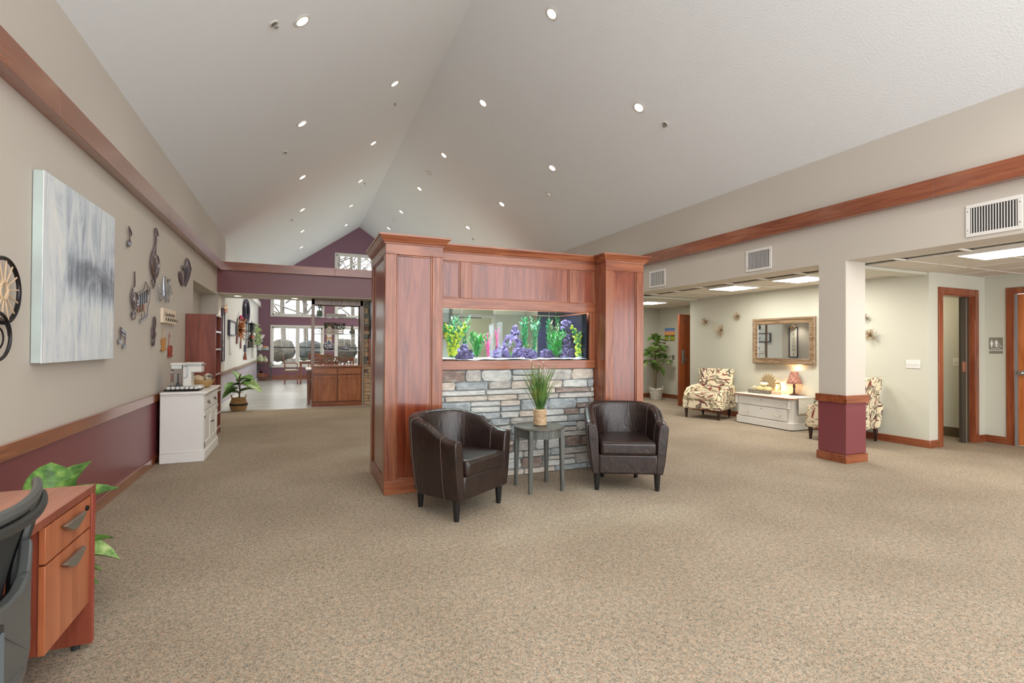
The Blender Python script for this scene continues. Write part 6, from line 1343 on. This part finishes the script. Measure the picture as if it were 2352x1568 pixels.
tx = text('letters', 'Family', .26, P('driftwood', (150, 128, 104), .7, var=(30, (120, 100, 80))), fw, Matrix.Identity(4), .03, shear=.4, bold=.006); xs_ = [v.co.x for v in tx.data.vertices]; zs2 = [v.co.y for v in tx.data.vertices]
tx.matrix_local = frame_matrix((0, 0, .004-min(zs2)*1.0), (1, 0, 0), (0, 0, 1)) @ Matrix.Diagonal(((b.x-a.x)/(max(xs_)-min(xs_)), 1, 1, 1)) @ Matrix.Translation((-(max(xs_)+min(xs_))/2, 0, 0))
# dining tables and chairs
DWZ = wood('dining_wood_z', (96, 46, 24), (130, 70, 40), (156, 92, 58), 'z', .3, .3); CREAM = P('cream_seat', (214, 206, 190), .6); TTOP = P('pale_table_top', (206, 200, 190), .25)
def make_table(label, x, y, L, Wd, h=.78):
    t = thing('dining_table', label, 'table', (x, y, 0), 0, 'dining tables'); obj('tabletop', bx(-L/2, L/2, -Wd/2, Wd/2, h-.035, h), TTOP, t, bev=.008); obj('apron', MB().box(-L/2+.06, L/2-.06, -Wd/2+.06, -Wd/2+.085, h-.11, h-.035).box(-L/2+.06, L/2-.06, Wd/2-.085, Wd/2-.06, h-.11, h-.035).box(-L/2+.06, -L/2+.085, -Wd/2+.085, Wd/2-.085, h-.11, h-.035).box(L/2-.085, L/2-.06, -Wd/2+.085, Wd/2-.085, h-.11, h-.035), DWZ, t)
    for sx_ in (-1, 1):
        for sy_ in (-1, 1): xx, yy = sx_*(L/2-.07), sy_*(Wd/2-.07); obj('leg', MB().hexa([(xx-.024, yy-.024, 0), (xx+.024, yy-.024, 0), (xx+.024, yy+.024, 0), (xx-.024, yy+.024, 0)], [(xx-.036, yy-.036, h-.035), (xx+.036, yy-.036, h-.035), (xx+.036, yy+.036, h-.035), (xx-.036, yy+.036, h-.035)]), DWZ, t, bev=.004)
    return t
def make_dchair(label, x, y, rz):
    t = thing('dining_chair', label, 'chair', (x, y, 0), rz, 'dining chairs'); bt = .99
    obj('seat', bx(-.21, .21, -.22, .2, .45, .49), CREAM, t, bev=.015, seg=3); obj('seat_rail', bx(-.2, .2, -.21, .19, .41, .45), DWZ, t, bev=.003)
    for sx_ in (-1, 1):
        obj('leg', MB().box(sx_*.185-.018, sx_*.185+.018, -.2, -.164, 0, .41), DWZ, t, bev=.003)
        obj('back_post', MB().hexa([(sx_*.185-.016, .19, 0), (sx_*.185+.016, .19, 0), (sx_*.185+.016, .225, 0), (sx_*.185-.016, .225, 0)], [(sx_*.185-.016, .165, .45), (sx_*.185+.016, .165, .45), (sx_*.185+.016, .2, .45), (sx_*.185-.016, .2, .45)]).hexa([(sx_*.185-.016, .165, .45), (sx_*.185+.016, .165, .45), (sx_*.185+.016, .2, .45), (sx_*.185-.016, .2, .45)], [(sx_*.185-.014, .26, bt), (sx_*.185+.014, .26, bt), (sx_*.185+.014, .285, bt), (sx_*.185-.014, .285, bt)]), DWZ, t)
        obj('arm', MB().tube([(sx_*.2, .19, .68), (sx_*.205, -.0, .69), (sx_*.205, -.17, .68), (sx_*.19, -.18, .45)], .013, 8), DWZ, t)
        obj('stretcher', MB().box(sx_*.185-.01, sx_*.185+.01, -.18, .19, .2, .225), DWZ, t)
    obj('crest_rail', MB().hexa([(-.18, .245, .9), (.18, .245, .9), (.18, .27, .9), (-.18, .27, .9)], [(-.18, .26, bt), (.18, .26, bt), (.18, .285, bt), (-.18, .285, bt)]), DWZ, t, bev=.004)
    for i in range(4): x_ = -.12+.08*i; obj('slat', MB().hexa([(x_-.014, .185, .49), (x_+.014, .185, .49), (x_+.014, .197, .49), (x_-.014, .197, .49)], [(x_-.014, .25, .9), (x_+.014, .25, .9), (x_+.014, .262, .9), (x_-.014, .262, .9)]), DWZ, t)
    return t
make_table('dining table standing right behind the glass hutch', .66, 12.26, 1.12, 1.0); make_table('dining table near the tall window of the far wall', .58, 18.5, 1.3, 1.0)
make_dchair('slat-back wooden dining chair behind the hutch, backing the jar shelf', .42, 13.12, pi+pi); make_dchair('slat-back wooden dining chair behind the hutch, nearest the stone wall', 1.05, 13.12, 0)
make_dchair('slat-back wooden dining chair standing at the free end of the far table', -.28, 18.35, pi/2); make_dchair('slat-back wooden dining chair at the window side of the far table', .45, 19.4, 0); make_dchair('slat-back wooden dining chair at the lobby side of the far table', .75, 17.6, pi)
bwl = thing('fruit_bowl', 'low green bowl on the far dining table', 'bowl', (.1, 18.3, .78)); obj('bowl', MB().lathe([(.05, 0), (.1, .03), (.14, .08), (.13, .08), (.09, .035), (.001, .02)], n=22), P('bowl_green', (110, 130, 110), .4), bwl)
# corner etagere
EG = P('verdigris_metal', (74, 92, 84), .45, .4); YE = 20.25; E3 = crop(580, 660, 6.53)
def ep(x, y): return PY(*E3(x, y), YE)
ex0 = ep(68, 1100).x; et = thing('corner_stand', 'green metal corner plant stand in the far corner', 'stand', (ex0+.2, YE, 0)); esz = [ep(120, y).z for y in (825, 943, 1122, 1342)]; exr = [ep(180, 825).x, ep(250, 943).x, ep(285, 1122).x, ep(262, 1342).x]
for i, (z, xr_) in enumerate(zip(esz, exr)): obj('shelf', bx(ex0, xr_, YE-.1, YE+.22, z-.02, z), EG if i != 2 else TRIMX, et, world=True)
obj('post', MB().box(ex0-.015, ex0+.015, YE+.19, YE+.22, 0, esz[0]+.35).box(ex0-.015, ex0+.015, YE-.1, YE-.07, 0, esz[2]), EG, et, world=True); obj('post', bx(exr[2]-.03, exr[2], YE-.1, YE-.07, 0, esz[2]), EG, et, world=True)
obj('scroll', MB().tube(smoothpath([(ex0, YE-.09, esz[2]-.3), (ex0+.1, YE-.09, esz[2]-.12), (ex0+.3, YE-.09, esz[2]-.06), (exr[2]-.1, YE-.09, esz[2]-.12), (exr[2]-.02, YE-.09, esz[2]-.3)], 4), .012, 6), EG, et, world=True)
q = ep(125, 815); fv = thing('flower_vase', 'white flowers in a small glass vase on the top shelf of the corner stand', 'vase', (q.x, YE, esz[0]))
obj('vase', MB().lathe([(.05, 0), (.06, .1), (.045, .14), (.05, .16)], n=16), P('grey_glass', (150, 160, 156), .2), fv); fm_ = MB()
for i in range(14): a = i*2.4; fm_.ell((.085*cos(a)*(i/14)**.5, .06*sin(a), .21+.05*cos(i)), .045, .045, .035, 8, 6)
obj('blossoms', fm_, WHITE, fv)
tag(obj('white_canister', MB().lathe([(.07, 0), (.08, .02), (.08, .2), (.06, .21), (.06, .22), (.001, .225)], n=20), WHITE, loc=(ep(115, 930).x, YE, esz[1])), 'white canister on the second shelf of the corner stand', 'canister')
q = ep(190, 930); po = thing('orange_pot', 'grey saucepan on the second shelf of the corner stand', 'pot', (q.x, YE, esz[1])); obj('pan', MB().lathe([(.09, 0), (.12, .01), (.125, .12), (.115, .12), (.11, .02), (.001, .015)], n=20), P('enamel_grey', (160, 164, 166), .35), po); obj('handle', MB().tube([(.12, 0, .11), (.2, 0, .15)], .012, 6), MATS['enamel_grey'], po)
for i, (dx_, dy_) in enumerate(((-.05, 0), (.04, -.03), (0, .05), (.05, .05))): tag(obj('orange', MB().ell((0, 0, 0), .042), P('orange_peel', (240, 160, 60), .5), loc=(q.x+dx_, YE+dy_, esz[1]+.115)), 'orange fruit in the grey saucepan', 'fruit', 'oranges in the saucepan')
for (x, sc, lab) in ((120, 1.0, 'large green pear shaped ornament on the corner stand'), (188, .72, 'small pale pear shaped ornament on the corner stand')):
    t = thing('pear_ornament', lab, 'ornament', (ep(x, 1110).x, YE-.02, esz[2]), 0, 'pear ornaments'); obj('body', MB().lathe([(.06*sc, 0), (.13*sc, .06*sc), (.13*sc, .12*sc), (.08*sc, .21*sc), (.04*sc, .28*sc), (.015*sc, .31*sc)], n=20), P('pear_glaze', (150, 160, 110), .3, var=(9, (206, 206, 180))), t); obj('stalk', MB().tube([(0, 0, .3*sc), (.02*sc, 0, .36*sc)], .008, 5), TRUNK, t)
q = ep(125, 1330); cg = thing('coffee_grinder', 'old wooden box coffee grinder on the low shelf of the corner stand', 'grinder', (q.x, YE, esz[3])); obj('box', bx(-.13, .13, -.08, .08, 0, .14), CHX, cg, bev=.006); obj('hopper', MB().lathe([(.03, .14), (.06, .2), (.055, .2)], n=14), BLACK, cg); obj('crank', MB().tube([(0, 0, .2), (0, 0, .26), (-.05, 0, .3)], .01, 6), BLACK, cg)
tag(obj('copper_cup', MB().lathe([(.035, 0), (.045, .1), (.04, .1)], n=14), P('copper', (200, 120, 80), .3, .7), loc=(ep(195, 1330).x, YE, esz[3])), 'small copper cup beside the coffee grinder', 'cup')
# plaque with three circles between the windows
a, b = PY(750, 766, YF), PY(762, 790, YF); t = thing('circle_plaque', 'tall wooden plaque with white discs between the dining windows', 'plaque', ((a.x+b.x)/2, YF-.02, 1.1)); obj('board', bx(a.x, b.x, YF-.022, YF-.002, 1.1, 2.05), P('plaque_tan', (206, 160, 120), .6), t, world=True)
for i in range(4): c = Vector(((a.x+b.x)/2, YF-.023, 1.22+.235*i)); obj('disc', MB().lathe([(.085, 0), (.085, .006)], n=24).xf(Matrix.Translation(c) @ Matrix.Rotation(pi/2, 4, 'X')), WHITE, t, world=True)
# things on the dining wall
D4 = crop(500, 680, 10.45)
def dw(x, y, off=0.0): return PX(*D4(x, y), XL+off)
def dthing(name, label, x, y, cat='wall decoration', group=None): c = dw(x, y); return thing(name, label, cat, (XL, c.y, c.z), 0, group)
# welcome sign (the mirror in the alcove shows its letters)
wy0_, wy1_, wz0_, wz1_ = 11.30, 11.62, .965, 2.02
t = thing('welcome_sign', 'tall narrow white board reading WELCOME downwards, dark frame, flowers on top', 'sign', (XL, 11.46, wz0_)); FRD = P('dark_violet_frame', (44, 36, 62), .4)
obj('board', bx(XL+.001, XL+.02, wy0_+.03, wy1_-.03, wz0_+.03, wz1_-.03), P('sign_cream', (236, 230, 214), .6), t, world=True)
obj('frame', MB().box(XL+.001, XL+.04, wy0_, wy0_+.03, wz0_, wz1_).box(XL+.001, XL+.04, wy1_-.03, wy1_, wz0_, wz1_).box(XL+.001, XL+.04, wy0_+.03, wy1_-.03, wz0_, wz0_+.03).box(XL+.001, XL+.04, wy0_+.03, wy1_-.03, wz1_-.03, wz1_), FRD, t, world=True)
for i, chx in enumerate('WELCOME'):
    tx = text('letter', chx, .15, INK, t, Matrix.Identity(4), .002); tx.matrix_local = frame_matrix(Vector((XL+.022, 11.46, wz1_-.1-.142*i))-t.location, (0, 1, 0), (0, 0, 1))
for k, (dy, dz, c_) in enumerate(((-.05, .03, (236, 200, 180)), (.06, .02, (226, 190, 120)), (0, .08, (240, 226, 210)), (.02, -.03, (196, 140, 130)))): obj('flower', MB().ell((XL+.06, 11.46+dy, wz1_+dz-.02), .035, .04, .035, 10, 7), P('flower_%d' % k, c_, .7), t, world=True)
# oval mirror
c = (dw(560, 370)+dw(690, 370))/2; c = dw(645, 370); ryo = abs(dw(695, 370).y-dw(600, 370).y)/2; rzo = (dw(645, 105).z-dw(645, 640).z)/2
t = thing('oval_mirror', 'dark framed oval mirror on the dining wall', 'mirror', (XL, c.y, c.z-rzo)); obj('frame', MB().tube([(XL+.05, c.y+ryo*cos(a*pi/18), c.z+rzo*sin(a*pi/18)) for a in range(36)], .045, 8, True), FRD, t, world=True)
obj('glass', MB().prism([(XL+.03, c.y+ryo*cos(a*pi/18), c.z+rzo*sin(a*pi/18)) for a in range(36)], (.006, 0, 0)), MIRROR, t, world=True)
def panel_on_wall(name, label, x0, y0, x1, y1, cat, face, frame=None, th=.03, fw=.03):
    a, b = dw(x0, (y0+y1)/2, th), dw(x1, (y0+y1)/2, th); zt, zb = dw((x0+x1)/2, y0, th).z, dw((x0+x1)/2, y1, th).z; ya, yb = sorted((a.y, b.y))
    t = thing(name, label, cat, (XL, (ya+yb)/2, zb)); f_ = fw if frame else 0
    obj('face', bx(XL+.001, XL+th*.7, ya+f_, yb-f_, zb+f_, zt-f_), face, t, world=True)
    if frame: obj('frame', MB().box(XL+.001, XL+th, ya, yb, zb, zb+f_).box(XL+.001, XL+th, ya, yb, zt-f_, zt).box(XL+.001, XL+th, ya, ya+f_, zb+f_, zt-f_).box(XL+.001, XL+th, yb-f_, yb, zb+f_, zt-f_), frame, t, world=True)
    return t
panel_on_wall('framed_print', 'dark framed pale print on the dining wall', 300, 590, 440, 950, 'picture', P('pale_print', (220, 222, 220), .4, var=(5, (200, 206, 206))), FRD, .05, .03)
panel_on_wall('hanging_board', 'narrow white board hanging below the framed print', 318, 965, 388, 1370, 'panel', WHITE, None, .04)
panel_on_wall('small_frame', 'small pale frame below the straw wreath', 602, 810, 665, 1045, 'picture', P('mint_print', (190, 206, 204), .4), WHITE, .03, .02)
# straw wreath with plate
c = dw(595, 780, .1); t = thing('straw_swag', 'rust coloured straw swag with red bow on the dining wall', 'wall decoration', (XL, c.y, c.z)); sm = MB(); rr = random.Random(77)
for i in range(90): d = Vector((rr.uniform(0, .13), rr.gauss(0, .15), rr.gauss(0, .13))); sm.tube([(XL+.02+d.x*.3, c.y+d.y*.3, c.z+d.z*.3), (XL+.03+d.x, c.y+d.y, c.z+d.z)], .014, 4)
obj('straw', sm, P('rust_straw', (176, 100, 52), .8, var=(12, (206, 150, 100))), t, world=True)['kind'] = 'stuff'
obj('bow', MB().ell((XL+.07, c.y-.05, c.z+.28), .04, .09, .06, 10, 7).ell((XL+.07, c.y+.08, c.z+.26), .04, .08, .07, 10, 7), P('magenta_bow', (190, 40, 110), .6), t, world=True)
c = dw(500, 760, .02); t = thing('wall_plate', 'pale oval platter on the dining wall beside the straw swag', 'plate', (XL, c.y, c.z-.3)); obj('platter', MB().lathe([(.001, 0), (.2, .0), (.3, .025), (.3, .035), (.2, .012), (.001, .012)], n=30).xf(Matrix.Translation((XL+.004, c.y, c.z)) @ Matrix.Rotation(pi/2, 4, 'Y')), P('platter', (206, 204, 200), .3), t, world=True); obj('hook', MB().tube([(XL+.02, c.y, c.z+.3), (XL+.03, c.y, c.z+.4)], .006, 6), SILVER, t, world=True)
for (x, y, lab) in ((468, 1015, 'brown bottle shaped wooden cutout, upper of two'), (557, 1135, 'brown bottle shaped wooden cutout, lower of two')):
    c = dw(x, y, .02); t = thing('bottle_cutout', lab, 'wall decoration', (XL, c.y, c.z), 0, 'bottle cutouts'); s_ = 1.0
    obj('cutout', MB().prism([(XL+.004, c.y+p[0]*s_, c.z+p[1]*s_) for p in ((-.09, -.13), (.09, -.13), (.09, .03), (.04, .08), (.035, .14), (-.035, .14), (-.04, .08), (-.09, .03))], (.025, 0, 0)), P('rust_brown', (120, 66, 60), .5), t, world=True)
c = dw(655, 1150, .04); t = dthing('bead_hanging', 'string of dark wooden beads with a brown tassel', 655, 1250); z1_ = dw(655, 1050, .04).z
obj('cord', MB().tube([(XL+.04, c.y, z1_), (XL+.04, c.y, dw(655, 1340, .04).z)], .004, 5), INK, t, world=True)
for y in (1195, 1250, 1305): obj('bead', MB().ell((XL+.04, c.y, dw(655, y, .04).z), .035, .05, .035, 10, 8), P('dark_bead', (60, 56, 84), .4), t, world=True)
obj('tassel', MB().lathe([(.015, 0), (.03, -.1), (.055, -.23)], (XL+.045, c.y, dw(655, 1325, .04).z), 12), P('tassel_brown', (132, 74, 60), .7), t, world=True)
# black wire wall shelf with things
ya, yb = dw(700, 900, .03).y, dw(825, 900, .03).y; zt, zb = dw(770, 640, .1).z, dw(770, 1222, .1).z
t = thing('wire_rack_shelf', 'black wire three-tier wall shelf on the dining wall', 'shelf', (XL, (ya+yb)/2, zb)); wm = MB()
for x in (XL+.01, XL+.16):
    for y in (ya, yb): wm.tube([(x, y, zb), (x, y, zt)], .008, 6)
obj('uprights', wm, BLACK, t, world=True); lv = [zb, dw(770, 1028, .1).z, dw(770, 832, .1).z, zt]
for z in lv: obj('tier', bx(XL+.004, XL+.165, ya, yb, z-.012, z), BLACK, t, world=True)
ym = (ya+yb)/2
o = thing('black_lantern', 'small black lantern on the upper tier of the wire shelf', 'lantern', (XL+.09, ym, lv[2])); obj('body', bx(-.05, .05, -.12, .12, .001, .26), P('lantern_black', (36, 40, 38), .5), o, bev=.01); obj('loop', MB().tube([(0, -.04, .26), (0, 0, .31), (0, .04, .26)], .008, 6), BLACK, o)
o = thing('copper_kettle', 'copper kettle with black handle on the middle tier of the wire shelf', 'kettle', (XL+.09, ym, lv[1])); obj('body', MB().lathe([(.07, .001), (.075, .04), (.06, .12), (.03, .16), (.001, .17)], n=18, rx=1, ry=2.2), P('old_copper', (158, 88, 62), .4, .5), o); obj('handle', MB().tube(smoothpath([(0, -.08, .14), (0, -.06, .3), (0, .06, .3), (0, .08, .14)], 4), .012, 6), BLACK, o)
o = thing('planter_box', 'grey planter box with dark succulents on the lowest tier of the wire shelf', 'planter', (XL+.09, ym, lv[0])); obj('box', MB().hexa([(-.06, -.17, .001), (.06, -.17, .001), (.06, .17, .001), (-.06, .17, .001)], [(-.07, -.2, .17), (.07, -.2, .17), (.07, .2, .17), (-.07, .2, .17)]), P('stone_planter', (150, 144, 128), .7), o); obj('succulents', MB().ell((0, -.1, .19), .05, .07, .05).ell((0, .08, .185), .05, .08, .045), BUSH, o)
# trailing plant and macrame near the corner
c = dw(880, 760, .1); t = thing('trailing_plant', 'light green trailing plant hanging near the dining corner', 'plant', (XL+.05, c.y, c.z)); tm = MB(); rr = random.Random(12)
for i in range(150): p = Vector((rr.uniform(.0, .2), rr.gauss(0, .3), rr.uniform(-.55, .12))); d = Vector((rr.uniform(0, 1), rr.uniform(-1, 1), rr.uniform(-1, .5))).normalized()*.08; s_ = d.orthogonal().normalized()*.03; tm.add([p, p+d*.5+s_, p+d, p+d*.5-s_], [(0, 1, 2, 3)])
obj('foliage', tm, FIDDLE2, t, smooth=False)['kind'] = 'stuff'; obj('pot', MB().lathe([(.05, -.06), (.08, .1), (.07, .1)], (.05, 0, 0), 14), WHITE, t)
c = dw(850, 1290, .04); t = thing('macrame_tassel', 'long white tassel hanging below the trailing plant', 'wall decoration', (XL, c.y, c.z)); obj('tassel', MB().lathe([(.02, .35), (.03, .2), (.05, .0), (.07, -.25)], (XL+.05, c.y, c.z), 12), WHITE, t, world=True); obj('cord', MB().tube([(XL+.05, c.y, c.z+.35), (XL+.03, c.y, c.z+.75)], .006, 5), WHITE, t, world=True)
tag(obj('wall_outlet', bx(XL+.006, XL+.014, PX(578, 800, XL).y-.06, PX(578, 800, XL).y+.06, .33, .47), WHITE, bev=.003), 'white outlet plate low on the dining wainscot', 'outlet')
# ------------------------------------------------------------------ room beyond the fish tank
ow = sempty('window_8', 'dark framed interior sidelight seen through the fish tank', (3.35, 12.55, 0))
obj('window_frame', MB().box(3.12, 3.18, 12.52, 12.6, 0, ZB-.02).box(3.52, 3.60, 12.52, 12.6, 0, ZB-.02).box(3.18, 3.52, 12.52, 12.6, 1.86, 1.9).box(3.18, 3.52, 12.52, 12.6, 1.48, 1.51), P('bronze_sidelight', (104, 104, 104), .4), ow, world=True); obj('pane', bx(3.18, 3.52, 12.56, 12.565, 0, ZB-.1), P('frosted_pane', (206, 216, 220), .3), ow, world=True)
t = thing('wall_board', 'pale notice board on the office wall seen through the fish tank', 'board', (4.2, 12.58, 1.55)); obj('board', bx(3.78, 4.4, 12.575, 12.598, 2.06, 2.26), WHITE, t, world=True); obj('rail', bx(3.76, 4.42, 12.57, 12.6, 2.03, 2.06), DARKG, t, world=True)
d4 = sempty('door_4', 'pale cased doorway in the office wall seen through the fish tank', (4.32, 12.6, 0)); obj('casing', MB().box(3.82, 3.9, 12.58, 12.6, 0, 2.12).box(4.75, 4.83, 12.58, 12.6, 0, 2.12).box(3.9, 4.75, 12.58, 12.6, 2.05, 2.12), WHITE, d4, world=True)
struct('wall_office_back', bx(2.95, XR, 15.2, 15.3, 0, ZB+.3), MATS['office_wall_paint'], 'pale wall of the office behind the doorway')
struct('ceiling_office', bx(2.95, XR, YB1, 15.3, ZB+.02, ZB+.06), TILE, 'low ceiling of the office behind the bridge')
struct('wall_office_side', bx(2.95, 3.05, 12.1, 15.3, 0, ZB), MATS['office_wall_paint'], 'side wall of the office')
t = thing('office_fill_lamp', 'added globe lamp on the office ceiling, brightening the view behind the tank', 'light', (4.5, 13.8, ZB+.02)); obj('globe', MB().ell((0, 0, -.06), .16, .16, .06, 16, 8), P('globe_lit', (255, 246, 226), .5, emit=((255, 240, 214), 40.0)), t); obj('mount', MB().lathe([(.1, -.012), (.1, 0)], n=16), WHITEM, t)  # added globe that brightens the office behind the tank
t = thing('wall_clipboard', 'orange and white notice on the office back wall', 'notice', (4.1, 15.19, 1.2)); obj('sheet', bx(3.95, 4.3, 15.185, 15.199, 1.2, 1.7), WHITE, t, world=True); obj('orange_band', bx(3.95, 4.3, 15.183, 15.185, 1.55, 1.68), P('notice_orange', (226, 150, 80), .6), t, world=True)
t = thing('restroom_fill_lamp', 'added unseen ceiling lamp brightening the restroom', 'light', (8.3, 4.9, ZC+.1)); obj('globe', MB().ell((0, 0, -.07), .15, .15, .06, 16, 8), MATS['globe_lit'], t); obj('mount', MB().lathe([(.1, -.02), (.1, 0)], n=16), WHITEM, t)  # added lamp, out of view, lifts the dark restroom interior
struct('ceiling_restroom', bx(XA+.12, IX+.1, YA0+.12, IY+.1, ZC+.1, ZC+.14), TILE, 'ceiling of the restroom')
# ================================================================== outdoors beyond the far windows
tag(obj('ground_outside', bx(-14, 20, YF+.15, 48, -.35, -.25), P('pale_gravel', (206, 200, 190), .95, var=(2, (186, 180, 166)))), 'pale ground outside the dining windows', None, kind='structure')
BO = [stonem('boulder_grey', ((44, 48, 46), (66, 70, 66), (92, 94, 88)), 3), stonem('boulder_warm', ((52, 50, 44), (78, 74, 64), (104, 92, 76)), 3)]
rr = random.Random(31); nb = 0
for row, (z, n, yy) in enumerate(((.05, 9, 24.6), (.95, 9, 25.3))):
    for i in range(n):
        x = -2.8+i*1.34+rr.uniform(-.12, .12)+.6*row; sz_ = (rr.uniform(.55, .75), .45, rr.uniform(.46, .58)); m = rock(MB(), (0, 0, 0), 1, sz_, nb+3, 3, .16, 1.3); nb += 1
        tag(obj('boulder', m, BO[nb % 2], loc=(x, yy+rr.uniform(-.15, .15), z+.1), ang=24), 'rough grey boulder in the %s row of the rock wall outside the windows' % ('upper' if row else 'lower'), 'boulder', 'boulders outside the dining windows')
BARK = P('bare_bark', (112, 104, 94), .9, var=(5, (76, 70, 64)))
def bare_tree(x, y, h, seed):
    r_ = random.Random(seed); t = thing('bare_tree', 'bare grey winter tree on the slope behind the rock wall', 'tree', (x, y, -.25), 0, 'bare trees outside'); m = MB()
    m.tube([(0, 0, 0), (r_.uniform(-.2, .2), 0, h*.4), (r_.uniform(-.4, .4), 0, h)], [.16, .12, .03], 7); obj('trunk', m, BARK, t); b = MB()
    for i in range(26):
        k = r_.uniform(.3, .98); p = Vector((0, 0, h*k)); a = r_.random()*6.28; L = (1.1-k)*h*.4+.5; e = p+Vector((cos(a)*L, sin(a)*L*.6, L*r_.uniform(.2, .9))); b.tube([p, p.lerp(e, .5)+Vector((0, 0, .1)), e], [.05*(1.2-k)+.012, .03*(1.2-k)+.01, .008], 5)
        for j in range(4): q = p.lerp(e, r_.uniform(.3, .95)); f_ = q+Vector((r_.uniform(-.7, .7), r_.uniform(-.4, .4), r_.uniform(.1, .7))); b.tube([q, f_], [.016, .005], 4)
    obj('branches', b, BARK, t)
for i in range(9): bare_tree(-.6+i*.85+random.uniform(-.3, .3), 29+random.uniform(0, 4), random.uniform(9, 11.5), 200+i)
